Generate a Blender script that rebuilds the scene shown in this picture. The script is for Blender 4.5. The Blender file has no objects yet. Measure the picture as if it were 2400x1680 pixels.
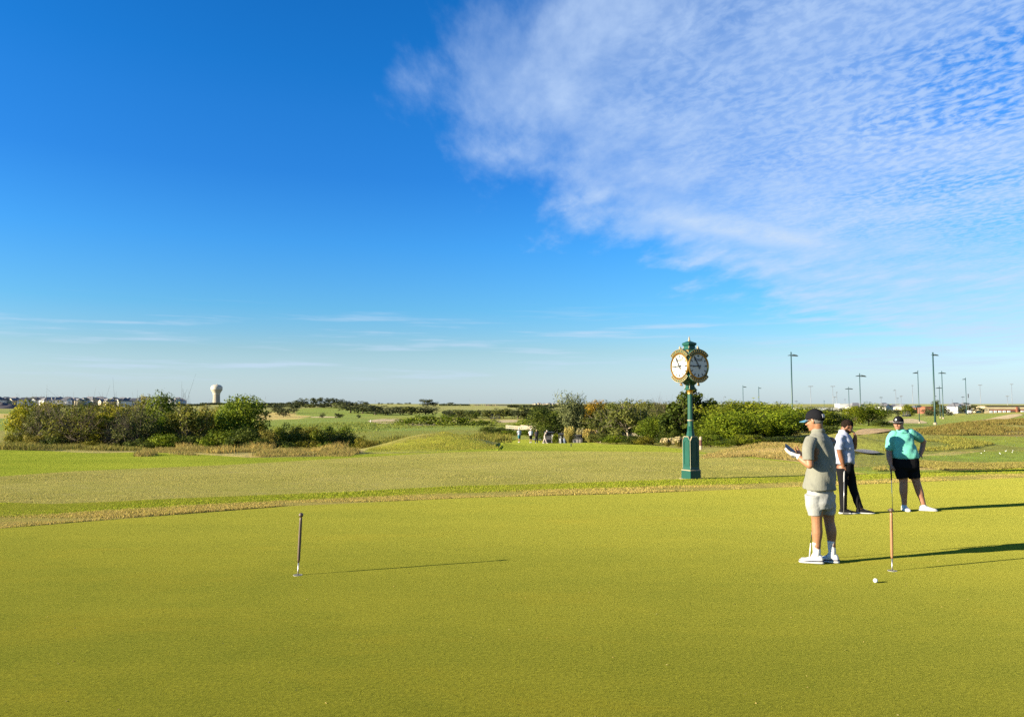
import bpy, bmesh, math, random
import numpy as np
from mathutils import Vector, Matrix

scene = bpy.context.scene
col = scene.collection
R = math.radians

# ------------------------------------------------------------------ camera
FPX, CX, CY, EYE = 1746.0, 1200.0, 840.0, 1.87
TH = math.atan(107.0 / FPX)
cam_data = bpy.data.cameras.new('camera')
cam_data.sensor_width = 36.0
cam_data.lens = 36.0 * FPX / 2400.0
cam_data.clip_start = 0.05
cam_data.clip_end = 30000.0
cam = bpy.data.objects.new('camera', cam_data)
col.objects.link(cam)
cam.location = (0, 0, EYE)
cam.rotation_euler = (R(90) + TH, 0, 0)
scene.camera = cam

# ------------------------------------------------------------------ light
SUN_EL = 15.6
SUN_DIR = Vector((-0.943 * math.cos(R(SUN_EL)), -0.333 * math.cos(R(SUN_EL)), math.sin(R(SUN_EL)))).normalized()
sun = bpy.data.lights.new('sun', 'SUN')
sun.energy = 5.0
sun.angle = R(0.5)
sun.color = (1.0, 0.88, 0.66)
sun_ob = bpy.data.objects.new('sun', sun)
col.objects.link(sun_ob)
sun_ob.rotation_euler = SUN_DIR.to_track_quat('Z', 'Y').to_euler()

scene.view_settings.view_transform = 'Standard'
scene.view_settings.look = 'None'
scene.view_settings.gamma = 1.0
scene.view_settings.use_curve_mapping = False
scene.view_settings.exposure = 1.85
scene.cycles.use_denoising = False
scene.cycles.max_bounces = 6
scene.cycles.diffuse_bounces = 3
scene.cycles.glossy_bounces = 2
scene.cycles.transmission_bounces = 3
scene.cycles.volume_bounces = 0
scene.cycles.transparent_max_bounces = 6
scene.cycles.sample_clamp_indirect = 1.5
scene.cycles.blur_glossy = 1.0


class NT:
    """Small helper around a node tree."""
    def __init__(self, tree):
        self.t = tree
        self.n = tree.nodes
        self.l = tree.links

    def node(self, kind, inputs=None, **props):
        nd = self.n.new(kind)
        for k, v in props.items():
            setattr(nd, k, v)
        for k, v in (inputs or {}).items():
            self.set(nd.inputs[k], v)
        return nd

    def set(self, sock, v):
        if isinstance(v, bpy.types.NodeSocket):
            self.l.new(v, sock)
        elif isinstance(v, bpy.types.Node):
            self.l.new(v.outputs[0], sock)
        else:
            try:
                sock.default_value = v
            except Exception:
                sock.default_value = tuple(v) + (1.0,)

    def math(self, op, a, b=0.0, c=None, clamp=False):
        nd = self.n.new('ShaderNodeMath')
        nd.operation = op
        nd.use_clamp = clamp
        self.set(nd.inputs[0], a)
        self.set(nd.inputs[1], b)
        if c is not None:
            self.set(nd.inputs[2], c)
        return nd.outputs[0]

    def mix(self, f, a, b, blend='MIX'):
        nd = self.n.new('ShaderNodeMix')
        nd.data_type = 'RGBA'
        nd.blend_type = blend
        self.set(nd.inputs[0], f)
        for s, v in ((nd.inputs[6], a), (nd.inputs[7], b)):
            if isinstance(v, tuple) and len(v) == 3:
                v = v + (1.0,)
            self.set(s, v)
        return nd.outputs[2]

    def smooth(self, v, lo, hi, a=0.0, b=1.0):
        nd = self.n.new('ShaderNodeMapRange')
        nd.interpolation_type = 'SMOOTHSTEP'
        self.set(nd.inputs['Value'], v)
        nd.inputs['From Min'].default_value = lo
        nd.inputs['From Max'].default_value = hi
        nd.inputs['To Min'].default_value = a
        nd.inputs['To Max'].default_value = b
        return nd.outputs[0]

    def noise(self, vec, scale, detail=3.0, rough=0.55, dist=0.0):
        nd = self.n.new('ShaderNodeTexNoise')
        if vec is not None:
            self.set(nd.inputs['Vector'], vec)
        nd.inputs['Scale'].default_value = scale
        nd.inputs['Detail'].default_value = detail
        nd.inputs['Roughness'].default_value = rough
        nd.inputs['Distortion'].default_value = dist
        return nd.outputs[0]

    def mapping(self, vec, scale=(1, 1, 1), rot=(0, 0, 0), loc=(0, 0, 0)):
        nd = self.n.new('ShaderNodeMapping')
        self.set(nd.inputs['Vector'], vec)
        nd.inputs['Scale'].default_value = scale
        nd.inputs['Rotation'].default_value = rot
        nd.inputs['Location'].default_value = loc
        return nd.outputs[0]


def make_world():
    w = bpy.data.worlds.new('World')
    scene.world = w
    w.use_nodes = True
    t = NT(w.node_tree)
    t.n.clear()
    out = t.node('ShaderNodeOutputWorld')
    bg = t.node('ShaderNodeBackground', {'Strength': 0.05})
    t.l.new(bg.outputs[0], out.inputs[0])
    sky = t.node('ShaderNodeTexSky')
    sky.sky_type = 'NISHITA'
    sky.sun_disc = False
    sky.sun_elevation = R(SUN_EL)
    sky.sun_rotation = math.atan2(SUN_DIR.x, SUN_DIR.y)
    sky.air_density = 1.0
    sky.dust_density = 0.6
    sky.ozone_density = 2.2
    tc = t.node('ShaderNodeTexCoord')
    d = tc.outputs['Generated']
    sep = t.node('ShaderNodeSeparateXYZ', {0: d})
    x, y, z = sep.outputs[0], sep.outputs[1], sep.outputs[2]
    # deep blue of clear dry autumn air overhead, paler moist air low down
    zc = t.math('MAXIMUM', z, 0.0)
    rp_ = t.node('ShaderNodeValToRGB', {0: t.math('MULTIPLY', zc, 2.0)})
    el = rp_.color_ramp.elements
    stops = SKY['grade']
    while len(el) < len(stops):
        el.new(0.5)
    for e_, (zz_, c_) in zip(el, stops):
        e_.position = zz_ * 2.0
        e_.color = tuple(q / 1.6 for q in c_) + (1.0,)
    base = t.mix(1.0, sky.outputs[0], rp_.outputs[0], 'MULTIPLY')
    base = t.mix(1.0, base, (1.6, 1.6, 1.6), 'MULTIPLY')
    base = t.mix(t.smooth(zc, 0.0, 0.10, 0.55, 0.0), base, (3.1, 3.9, 4.2))
    # a flat layer of high cloud, seen in perspective (direction projected on a plane overhead)
    zz = t.math('MAXIMUM', z, 0.03)
    p_x = t.math('DIVIDE', x, zz)
    p_y = t.math('DIVIDE', y, zz)
    comb = t.node('ShaderNodeCombineXYZ', {0: p_x, 1: p_y})
    P = comb.outputs[0]
    fc = t.node('ShaderNodeFloatCurve')
    cm = fc.mapping
    pts = [(0, .6), (1.2, 0.3), (1.97, -.24), (2.6, -.34), (3.3, -.09), (3.9, .06), (4.6, .42), (5.9, 1.35), (7.4, 2.15), (9.5, 4.1), (11.5, 6.3), (16, 10.5)]
    cv = cm.curves[0]
    while len(cv.points) < len(pts):
        cv.points.new(0.5, 0.5)
    for q, (yy, xx) in zip(cv.points, pts):
        q.location = (yy / 16.0, (xx + 2.0) / 16.0)
    cm.update()
    t.set(fc.inputs['Value'], t.math('DIVIDE', t.math('MAXIMUM', p_y, 0.0), 16.0))
    xe = t.math('SUBTRACT', t.math('MULTIPLY', fc.outputs[0], 16.0), 2.0)
    dist = t.math('SUBTRACT', p_x, xe)
    scale_y = t.math('ADD', t.math('MULTIPLY', t.math('MAXIMUM', p_y, 1.0), 0.28), 0.1)
    rel = t.math('DIVIDE', dist, scale_y)
    # frayed edge: long wisps
    wp = t.mapping(P, scale=(1.0, 0.32, 1), rot=(0, 0, R(-32)))
    wisps = t.noise(wp, 3.6, 7.0, 0.6)
    big = t.noise(P, 0.8, 3.0, 0.5)
    rel2 = t.math('ADD', rel, t.math('MULTIPLY', t.math('SUBTRACT', wisps, 0.5), 1.7))
    rel2 = t.math('ADD', rel2, t.math('MULTIPLY', t.math('SUBTRACT', big, 0.5), 0.9))
    mask = t.smooth(rel2, -0.12, 0.7)
    # small ripples of altocumulus, fading to a smooth veil with distance and towards the frayed edge
    warp = t.node('ShaderNodeVectorMath', {0: P, 1: t.node('ShaderNodeVectorMath', {0: t.node('ShaderNodeTexNoise', {'Vector': P, 'Scale': 5.0, 'Detail': 2.0}).outputs[1], 1: (0.10, 0.10, 0.0)}, operation='MULTIPLY')}, operation='ADD').outputs[0]
    rp = t.mapping(warp, scale=(1.0, 0.7, 1), rot=(0, 0, R(38)))
    rip = t.noise(rp, 27.0, 4.0, 0.55)
    rip = t.smooth(rip, 0.34, 0.66)
    patch = t.smooth(t.noise(P, 1.6, 4.0, 0.55), 0.38, 0.62)
    veil = t.noise(t.mapping(P, scale=(1.0, 0.4, 1), rot=(0, 0, R(-38))), 5.0, 6.0, 0.58)
    veil = t.smooth(veil, 0.25, 0.8)
    rip_amt = t.math('MULTIPLY', t.smooth(rel, 0.3, 2.6), t.smooth(p_y, 2.5, 7.0, 1.0, 0.35))
    dens = t.math('ADD', t.math('MULTIPLY', veil, 0.55), 0.4)
    ripd = t.math('ADD', t.math('MULTIPLY', rip, t.math('ADD', t.math('MULTIPLY', patch, -0.42), 0.80)), t.math('ADD', t.math('MULTIPLY', patch, 0.44), 0.10))
    dmix = t.node('ShaderNodeMix', {0: rip_amt, 2: dens, 3: ripd})
    dm = t.math('MULTIPLY', dmix.outputs[0], t.math('ADD', t.math('MULTIPLY', big, 0.9), 0.45))
    alpha = t.math('MULTIPLY', mask, dm, clamp=True)
    # brighter streak and far faint streaks low over the horizon
    low = t.noise(t.mapping(d, scale=(3.0, 2.0, 50)), 1.5, 5.0, 0.6)
    # one brighter diagonal streak of denser cloud
    sk = t.math('ABSOLUTE', t.math('SUBTRACT', p_y, t.math('ADD', t.math('MULTIPLY', p_x, 0.62), 3.42)))
    sk = t.math('ADD', sk, t.math('MULTIPLY', t.math('SUBTRACT', veil, 0.5), 0.35))
    stk = t.math('MULTIPLY', t.smooth(sk, 0.0, 0.30, 1.0, 0.0), t.math('MULTIPLY', t.smooth(p_x, 0.45, 0.9), t.smooth(p_x, 1.5, 2.3, 1.0, 0.0)))
    alpha = t.math('ADD', alpha, t.math('MULTIPLY', stk, 0.35), clamp=True)
    lowm = t.math('MULTIPLY', t.smooth(low, 0.50, 0.70), t.math('MULTIPLY', t.smooth(zc, 0.015, 0.05), t.smooth(zc, 0.095, 0.14, 1.0, 0.0)))
    ccol = t.mix(t.smooth(zc, 0.05, 0.45), SKY['cloud_lo'], SKY['cloud_hi'])
    final = t.mix(t.math('MULTIPLY', alpha, SKY['calpha']), base, ccol)
    final = t.mix(t.math('MULTIPLY', lowm, 0.6), final, SKY['cloud_lo'])
    # the ground below the horizon line
    final = t.mix(t.smooth(z, -0.08, -0.01, 1.0, 0.0), final, (2.2, 2.0, 1.0))
    t.l.new(final, bg.inputs[0])


SKY = dict(grade=[(0.0, (.84, 1.0, 1.55)), (.022, (.78, .97, 1.45)), (.069, (.60, .83, 1.08)), (.125, (.36, .81, 1.16)), (.207, (.215, .76, 1.31)),
                  (.29, (.13, .65, 1.29)), (.36, (.105, .66, 1.31)), (.41, (.075, .65, 1.30)), (.5, (.06, .63, 1.28))],
           cloud_lo=(3.3, 4.15, 5.25), cloud_hi=(3.0, 3.95, 5.5), calpha=.95)
make_world()


# ------------------------------------------------------------------ picture geometry
def ray(px, py):
    xc, yc = (px - CX) / FPX, (CY - py) / FPX
    return np.array([xc, math.cos(TH) - yc * math.sin(TH), math.sin(TH) + yc * math.cos(TH)])


def at(px, py, Y):
    d = ray(px, py)
    t = Y / d[1]
    return np.array([d[0] * t, Y, EYE + d[2] * t])


def project(x, y, z):
    dz = z - EYE
    dep = y * math.cos(TH) + dz * math.sin(TH)
    up = -y * math.sin(TH) + dz * math.cos(TH)
    dep = np.maximum(dep, 1e-3)
    return CX + FPX * x / dep, CY - FPX * up / dep


def link(o, parent=None):
    col.objects.link(o)
    if parent is not None:
        o.parent = parent
    return o


def tag(o, label=None, cat=None, group=None, kind=None):
    for k, v in (('label', label), ('category', cat), ('group', group), ('kind', kind)):
        if v:
            o[k] = v
    return o


def empty(name, loc=(0, 0, 0), rz=0.0):
    o = bpy.data.objects.new(name, None)
    col.objects.link(o)
    o.location = loc
    o.rotation_euler = (0, 0, rz)
    return o


def mesh_np(name, verts, faces, smooth=False):
    """faces: an (n, k) array or a list of index lists."""
    me = bpy.data.meshes.new(name)
    verts = np.asarray(verts, dtype=np.float32)
    if isinstance(faces, np.ndarray):
        n, k = faces.shape
        loops = faces.astype(np.int32).ravel()
        starts = np.arange(0, n * k, k, dtype=np.int32)
        me.vertices.add(len(verts))
        me.loops.add(len(loops))
        me.polygons.add(n)
        me.vertices.foreach_set('co', verts.ravel())
        me.loops.foreach_set('vertex_index', loops)
        me.polygons.foreach_set('loop_start', starts)
        me.update(calc_edges=True)
        me.validate()
    else:
        me.from_pydata([tuple(v) for v in verts], [], faces)
        me.update()
    if smooth:
        me.polygons.foreach_set('use_smooth', np.ones(len(me.polygons), dtype=bool))
    return me


def obj(name, me, mat=None, parent=None):
    o = bpy.data.objects.new(name, me)
    if mat is not None and not me.materials:
        me.materials.append(mat)
    return link(o, parent)


def attr(me, name, values, domain='POINT', kind='FLOAT'):
    a = me.attributes.new(name, kind, domain)
    v = np.asarray(values, dtype=np.float32)
    a.data.foreach_set('value' if kind == 'FLOAT' else 'color', v.ravel())
    return a


# ------------------------------------------------------------------ mesh builder for made things
class MB:
    def __init__(self):
        self.v, self.f = [], []

    def add(self, vs, fs):
        b = len(self.v)
        self.v += [tuple(map(float, q)) for q in vs]
        self.f += [[i + b for i in q] for q in fs]
        return self

    def box(self, c, s, rz=0.0, taper=1.0):
        cx, cy, cz = c
        sx, sy, sz = s[0] / 2, s[1] / 2, s[2] / 2
        vs = []
        for k, zz in enumerate((-sz, sz)):
            m = taper if k else 1.0
            for qx, qy in ((-sx, -sy), (sx, -sy), (sx, sy), (-sx, sy)):
                X, Y = qx * m, qy * m
                vs.append((cx + X * math.cos(rz) - Y * math.sin(rz), cy + X * math.sin(rz) + Y * math.cos(rz), cz + zz))
        return self.add(vs, [[3, 2, 1, 0], [4, 5, 6, 7], [0, 1, 5, 4], [1, 2, 6, 5], [2, 3, 7, 6], [3, 0, 4, 7]])

    def tube(self, pts, rad, seg=8, cap=True):
        pts = [Vector(p) for p in pts]
        rad = list(rad) if hasattr(rad, '__len__') else [rad] * len(pts)
        vs, fs = [], []
        prev = None
        for i, p in enumerate(pts):
            tdir = (pts[min(i + 1, len(pts) - 1)] - pts[max(i - 1, 0)]).normalized()
            if prev is None:
                a = tdir.orthogonal().normalized()
            else:
                a = (prev - tdir * prev.dot(tdir)).normalized()
            prev = a
            b = tdir.cross(a)
            for k in range(seg):
                an = 2 * math.pi * k / seg
                vs.append(p + (a * math.cos(an) + b * math.sin(an)) * rad[i])
        for i in range(len(pts) - 1):
            for k in range(seg):
                k2 = (k + 1) % seg
                fs.append([i * seg + k, i * seg + k2, (i + 1) * seg + k2, (i + 1) * seg + k])
        if cap:
            fs.append(list(range(seg))[::-1])
            fs.append([(len(pts) - 1) * seg + k for k in range(seg)])
        return self.add(vs, fs)

    def lathe(self, prof, seg=16, c=(0, 0, 0), square=False, rot=0.0, flute=0.0, nfl=12):
        """profile of (radius, z); square=True makes a four sided section of that half width."""
        vs, fs = [], []
        n = 4 if square else seg
        for r, z in prof:
            for k in range(n):
                an = 2 * math.pi * (k + 0.5) / n + rot if square else 2 * math.pi * k / n + rot
                rr = r * math.sqrt(2) if square else r * (1 - flute * (0.5 + 0.5 * math.cos(nfl * an)))
                vs.append((c[0] + rr * math.cos(an), c[1] + rr * math.sin(an), c[2] + z))
        m = len(prof)
        for i in range(m - 1):
            for k in range(n):
                k2 = (k + 1) % n
                fs.append([i * n + k, i * n + k2, (i + 1) * n + k2, (i + 1) * n + k])
        fs.append(list(range(n))[::-1])
        fs.append([(m - 1) * n + k for k in range(n)])
        return self.add(vs, fs)

    def prism(self, poly, d0, d1, frame):
        """poly in 2-D (a, b), extruded from d0 to d1 along the third axis; frame = (origin, A, B, N)."""
        O, A, B, N = [Vector(q) for q in frame]
        n = len(poly)
        vs = [O + A * a + B * b + N * d for d in (d0, d1) for a, b in poly]
        fs = [list(range(n))[::-1], [n + k for k in range(n)]]
        for k in range(n):
            k2 = (k + 1) % n
            fs.append([k, k2, n + k2, n + k])
        return self.add(vs, fs)

    def xform(self, M):
        self.v = [tuple(M @ Vector(q)) for q in self.v]
        return self

    def mesh(self, name, smooth=False):
        me = bpy.data.meshes.new(name)
        me.from_pydata(self.v, [], self.f)
        me.update()
        if smooth:
            me.polygons.foreach_set('use_smooth', np.ones(len(me.polygons), dtype=bool))
        return me

    def build(self, name, mat, parent=None, smooth=False, bevel=0.0, auto=None):
        me = self.mesh(name, smooth)
        if bevel > 0:
            bm = bmesh.new()
            bm.from_mesh(me)
            bmesh.ops.recalc_face_normals(bm, faces=bm.faces)
            es = [e for e in bm.edges if len(e.link_faces) == 2 and e.calc_face_angle(0) > 0.5]
            bmesh.ops.bevel(bm, geom=es, offset=bevel, segments=2, affect='EDGES', clamp_overlap=True)
            bm.to_mesh(me)
            bm.free()
        else:
            bm = bmesh.new()
            bm.from_mesh(me)
            bmesh.ops.recalc_face_normals(bm, faces=bm.faces)
            bm.to_mesh(me)
            bm.free()
        if auto is not None:
            me.polygons.foreach_set('use_smooth', np.ones(len(me.polygons), dtype=bool))
            me.set_sharp_from_angle(angle=R(auto))
        return obj(name, me, mat, parent)


MATS = {}


def mat(name, colour, rough=0.6, metal=0.0, spec=0.5, vary=0.0, vscale=6.0, bump=0.0, bscale=40.0, coat=0.0, subsurf=0.0, sheen=0.0):
    if name in MATS:
        return MATS[name]
    m = bpy.data.materials.new(name)
    m.use_nodes = True
    t = NT(m.node_tree)
    b = t.n['Principled BSDF']
    b.inputs['Roughness'].default_value = rough
    b.inputs['Metallic'].default_value = metal
    b.inputs['Specular IOR Level'].default_value = spec
    b.inputs['Coat Weight'].default_value = coat
    if subsurf:
        b.inputs['Subsurface Weight'].default_value = subsurf
        b.inputs['Subsurface Radius'].default_value = (0.012, 0.005, 0.003)
    if sheen:
        b.inputs['Sheen Weight'].default_value = sheen
    tc = t.node('ShaderNodeTexCoord').outputs['Object']
    if vary:
        n = t.noise(tc, vscale, 5.0, 0.6)
        f = t.smooth(n, 0.3, 0.7)
        lo = tuple(c * (1 - vary) for c in colour)
        hi = tuple(min(1, c * (1 + vary)) for c in colour)
        t.set(b.inputs['Base Color'], t.mix(f, lo, hi))
    else:
        b.inputs['Base Color'].default_value = tuple(colour) + (1.0,)
    if bump:
        n = t.noise(tc, bscale, 4.0, 0.6)
        bp = t.node('ShaderNodeBump', {'Strength': 1.0, 'Distance': bump, 'Height': n})
        t.set(b.inputs['Normal'], bp.outputs[0])
    MATS[name] = m
    return m

# ================================================================== terrain
def pchip(xs, ys, xq):
    xs, ys, xq = map(lambda a: np.asarray(a, dtype=float), (xs, ys, xq))
    h = np.diff(xs)
    dl = np.diff(ys, axis=0) / (h if ys.ndim == 1 else h[:, None])
    d = np.zeros_like(ys)
    for i in range(1, len(xs) - 1):
        a, b = dl[i - 1], dl[i]
        w1, w2 = 2 * h[i] + h[i - 1], h[i] + 2 * h[i - 1]
        with np.errstate(divide='ignore', invalid='ignore'):
            v = (w1 + w2) / (w1 / a + w2 / b)
        d[i] = np.where(a * b > 0, v, 0.0)
    d[0], d[-1] = dl[0], dl[-1]
    k = np.clip(np.searchsorted(xs, xq) - 1, 0, len(xs) - 2)
    tt = (xq - xs[k]) / h[k]
    hh = h[k]
    if ys.ndim > 1:
        tt, hh = tt[:, None], hh[:, None]
    t2, t3 = tt * tt, tt * tt * tt
    return (2 * t3 - 3 * t2 + 1) * ys[k] + (t3 - 2 * t2 + tt) * hh * d[k] + (-2 * t3 + 3 * t2) * ys[k + 1] + (t3 - t2) * hh * d[k + 1]


DEPTHS = [3, 9, 14, 22, 43, 52, 60, 72, 85, 105, 140, 165, 200, 315, 500, 800, 1200, 2500, 8000]
NEAR = [0, 0, -.13, -.32, -.85]
COLS = {
    -2600: NEAR + [-1.0, -2.0, -3.2, -4.0, -4.6, -5.0, -5.2, -5.4, -5.3, -3.4, -1.0, 1.0, 2.0, 3.0],
    0: NEAR + [-1.15, -2.2, -3.4, -4.2, -4.8, -5.2, -5.4, -5.6, -5.5, -3.6, -1.1, 1.0, 2.2, 3.0],
    300: NEAR + [-1.3, -2.5, -3.7, -4.4, -4.9, -5.3, -5.5, -5.6, -5.5, -3.6, -0.8, 1.2, 2.2, 3.0],
    600: NEAR + [-1.5, -2.7, -3.8, -4.5, -5.0, -5.3, -5.1, -4.9, -5.2, -3.9, -0.6, 1.3, 2.2, 3.0],
    800: NEAR + [-1.4, -2.4, -3.6, -4.4, -4.9, -5.0, -4.6, -4.5, -4.9, -3.4, 0.3, 1.6, 2.4, 3.0],
    1000: NEAR + [-1.15, -1.5, -2.6, -3.5, -4.3, -4.9, -4.6, -4.5, -4.8, -3.6, -0.2, 1.9, 2.2, 3.0],
    1250: NEAR + [-1.15, -1.45, -1.95, -2.45, -3.2, -4.0, -4.3, -4.6, -4.8, -3.7, -0.9, 0.6, 1.8, 3.0],
    1600: NEAR + [-1.1, -1.5, -2.0, -2.6, -3.2, -3.8, -4.0, -4.2, -4.4, -3.5, -0.9, 0.8, 1.8, 3.0],
    1900: NEAR + [-1.0, -1.2, -1.5, -1.8, -2.0, -2.6, -3.0, -3.4, -3.6, -3.0, -0.9, 0.8, 1.8, 3.0],
    2060: NEAR + [-0.95, -1.05, -1.2, -1.4, -1.7, -2.5, -2.9, -3.4, -3.5, -3.0, -0.9, 0.8, 1.8, 3.0],
    2200: NEAR + [-.86, -.86, -.82, -.85, -1.35, -2.6, -3.0, -3.5, -3.3, -3.0, -0.8, 0.8, 1.8, 3.0],
    2330: NEAR + [-.84, -.80, -.66, -.5, -0.8, -2.2, -2.9, -3.4, -3.0, -2.8, -0.8, 0.8, 1.8, 3.0],
    2600: NEAR + [-.82, -.74, -.56, -.4, -0.6, -2.0, -2.8, -3.3, -2.9, -2.7, -0.8, 0.8, 1.8, 3.0],
    5000: NEAR + [-.82, -.74, -.56, -.4, -0.6, -2.0, -2.8, -3.3, -2.9, -2.7, -0.8, 0.8, 1.8, 3.0],
}
_ucol = np.array(sorted(COLS), dtype=float)
_tab = np.array([COLS[int(k)] for k in _ucol])            # columns x depths
_NL, _NU = 640, 400
_lgrid = np.linspace(math.log(3), math.log(8000), _NL)
_ugrid = np.linspace(-2600, 5000, _NU)
_t1 = pchip(np.log(DEPTHS), _tab.T, _lgrid)               # NL x columns
ZTAB = pchip(_ucol, _t1.T, _ugrid)                        # NU x NL
# bumps: px, depth, height, sigma across (m), sigma along (m)
BUMPS = [
    (1040, 56, .76, 2.9, 3.8), (985, 53, .30, 2.6, 2.4), (1100, 51, .33, 1.7, 2.0), (1005, 60, .35, 3.5, 4.0),
    (1790, 44, .24, 2.2, 2.6), (1880, 42, .30, 1.7, 2.6),
    (1330, 110, -.7, 4.5, 6.0), (1990, 55, .6, 1.1, 2.0), (2040, 58, 0.62, 1.8, 1.6), (2055, 50, -.45, 1.3, 2.0),
    (2110, 54, .22, 1.6, 3.0), (2190, 47, .12, 1.6, 1.5),
    (2020, 72, .75, 3.2, 5.0), (2400, 95, .35, 4.0, 8.0), (2260, 88, .25, 3.5, 6.0),
    (2290, 240, .8, 14, 18), (2380, 250, 1.3, 14, 20), (2110, 150, -.25, 5, 8),
    (760, 330, .8, 14, 18), (740, 560, 1.8, 26, 45), (890, 250, .35, 10, 10), (820, 262, -.5, 6, 5), (40, 300, .9, 20, 18),
]
_bumps = []
for bp_, by_, bh_, bsx_, bsy_ in BUMPS:
    _bumps.append(((bp_ - CX) / FPX * by_, by_, bh_, bsx_, bsy_))


def terr(x, y):
    x = np.asarray(x, dtype=float)
    y = np.asarray(y, dtype=float)
    yy = np.maximum(y, 3.0)
    u = CX + FPX * x / np.maximum(y, 9.0)
    a = np.clip((u - _ugrid[0]) / (_ugrid[1] - _ugrid[0]), 0, _NU - 1.001)
    b = np.clip((np.log(yy) - _lgrid[0]) / (_lgrid[1] - _lgrid[0]), 0, _NL - 1.001)
    i, j = a.astype(int), b.astype(int)
    fa, fb = a - i, b - j
    z = (ZTAB[i, j] * (1 - fa) * (1 - fb) + ZTAB[i + 1, j] * fa * (1 - fb) + ZTAB[i, j + 1] * (1 - fa) * fb + ZTAB[i + 1, j + 1] * fa * fb)
    for bx, by, bh, sx, sy in _bumps:
        z = z + bh * np.exp(-((x - bx) / sx) ** 2 / 2 - ((y - by) / sy) ** 2 / 2)
    far = np.clip((y - 46) / 40, 0, 1)
    fade = far * far * (3 - 2 * far)
    un = (np.sin(x * .13 + 1.3) * np.cos(y * .09 + .4) * .10 + np.sin(x * .051 + y * .037 + 2) * .16 + np.sin(x * .31 - y * .23) * .04)
    far2 = np.clip((y - 150) / 300, 0, 1)
    un2 = np.sin(x * .021 + .7) * np.sin(y * .017 + .2) * .55
    return z + fade * un + far2 * un2


def ground_at(px, py, y0=3.0, y1=6000.0):
    d = ray(px, py)
    ys = np.exp(np.linspace(math.log(y0), math.log(y1), 1600))
    t = ys / d[1]
    f = EYE + d[2] * t - terr(d[0] * t, ys)
    k = np.argmax(f < 0)
    if f[k] >= 0:
        k = len(ys) - 1
    if k > 0:
        a, b = ys[k - 1], ys[k]
        for _ in range(30):
            m = .5 * (a + b)
            tm = m / d[1]
            if EYE + d[2] * tm - float(terr(d[0] * tm, m)) < 0:
                b = m
            else:
                a = m
        Y = .5 * (a + b)
    else:
        Y = ys[0]
    return np.array([d[0] * Y / d[1], Y, float(terr(d[0] * Y / d[1], Y))])


def on_ground(px, Y):
    x = (px - CX) / FPX * Y
    for _ in range(3):
        z = float(terr(x, Y))
        x = (px - CX) / FPX * (Y * math.cos(TH) + (z - EYE) * math.sin(TH))
    return np.array([x, Y, float(terr(x, Y))])


def pip(px, py, poly):
    ins = np.zeros(px.shape, dtype=bool)
    n = len(poly)
    for i in range(n):
        x1, y1 = poly[i]
        x2, y2 = poly[(i + 1) % n]
        c = ((y1 > py) != (y2 > py)) & (px < (x2 - x1) * (py - y1) / (y2 - y1 + 1e-12) + x1)
        ins ^= c
    return ins


# ------------------------------------------------------------------ grass materials
SOIL = 0.47


def turf(name, cols, patch=0.35, grain=60.0, grain_amt=0.5, bump=0.02, stripe=None, along=None, dry=None):
    """mown grass: cols = (dark, mid, light); relief and grain only, no light painted in."""
    cols = [tuple(q * SOIL for q in c_) for c_ in cols]
    m = bpy.data.materials.new(name)
    m.use_nodes = True
    t = NT(m.node_tree)
    b = t.n['Principled BSDF']
    b.inputs['Roughness'].default_value = 0.75
    b.inputs['Specular IOR Level'].default_value = 0.0
    b.inputs['Sheen Weight'].default_value = 0.135
    b.inputs['Sheen Roughness'].default_value = 0.35
    b.inputs['Sheen Tint'].default_value = (1.0, 0.97, 0.18, 1)
    P = t.node('ShaderNodeTexCoord').outputs['Object']
    big = t.noise(P, patch, 5.0, 0.6, 0.4)
    c = t.mix(t.smooth(big, 0.34, 0.66), cols[0], cols[2])
    c = t.mix(0.35, c, cols[1])
    mid = t.noise(t.mapping(P, scale=(0.6, 1.4, 1)), patch * 9, 4.0, 0.65)
    c = t.mix(t.smooth(mid, 0.35, 0.7, 0.0, 0.5), c, cols[2])
    if stripe:
        sc, rot, amt = stripe
        sv = t.mapping(P, rot=(0, 0, rot))
        sep = t.node('ShaderNodeSeparateXYZ', {0: sv})
        wob = t.math('MULTIPLY', t.noise(P, 0.25, 3.0, 0.5), 1.2)
        s = t.math('SINE', t.math('ADD', t.math('MULTIPLY', sep.outputs[1], sc), wob))
        c = t.mix(t.smooth(s, -0.5, 0.5, 0.0, amt), c, cols[0])
    if dry:
        dcol, lo, hi, sc = dry
        dcol = tuple(q * SOIL for q in dcol)
        dn = t.noise(t.mapping(P, scale=(0.5, 1.5, 1)), sc, 6.0, 0.7, 0.5)
        c = t.mix(t.smooth(dn, lo, hi), c, dcol)
    if along:
        acol, lo, hi = along
        acol = tuple(q * SOIL for q in acol)
        a = t.node('ShaderNodeAttribute', attribute_name='across').outputs['Fac']
        an = t.math('ADD', a, t.math('MULTIPLY', t.math('SUBTRACT', t.noise(P, 2.5, 5.0, 0.7), 0.5), 0.55))
        c = t.mix(t.smooth(an, lo, hi, 1.0, 0.0), c, acol)
    g = t.noise(P, grain, 4.0, 0.75)
    g2 = t.noise(P, grain * 4.1, 2.0, 0.6)
    gg = t.math('ADD', t.math('MULTIPLY', g, 0.6), t.math('MULTIPLY', g2, 0.4))
    c = t.mix(t.smooth(gg, 0.36, 0.5, grain_amt, 0.0), c, tuple(q * 0.45 for q in cols[0]))
    c = t.mix(t.smooth(gg, 0.5, 0.66, 0.0, grain_amt), c, tuple(min(1, q * 1.5) for q in cols[2]))
    t.set(b.inputs['Base Color'], c)
    bp = t.node('ShaderNodeBump', {'Strength': 1.0, 'Distance': bump, 'Height': gg})
    t.set(b.inputs['Normal'], bp.outputs[0])
    return m


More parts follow.
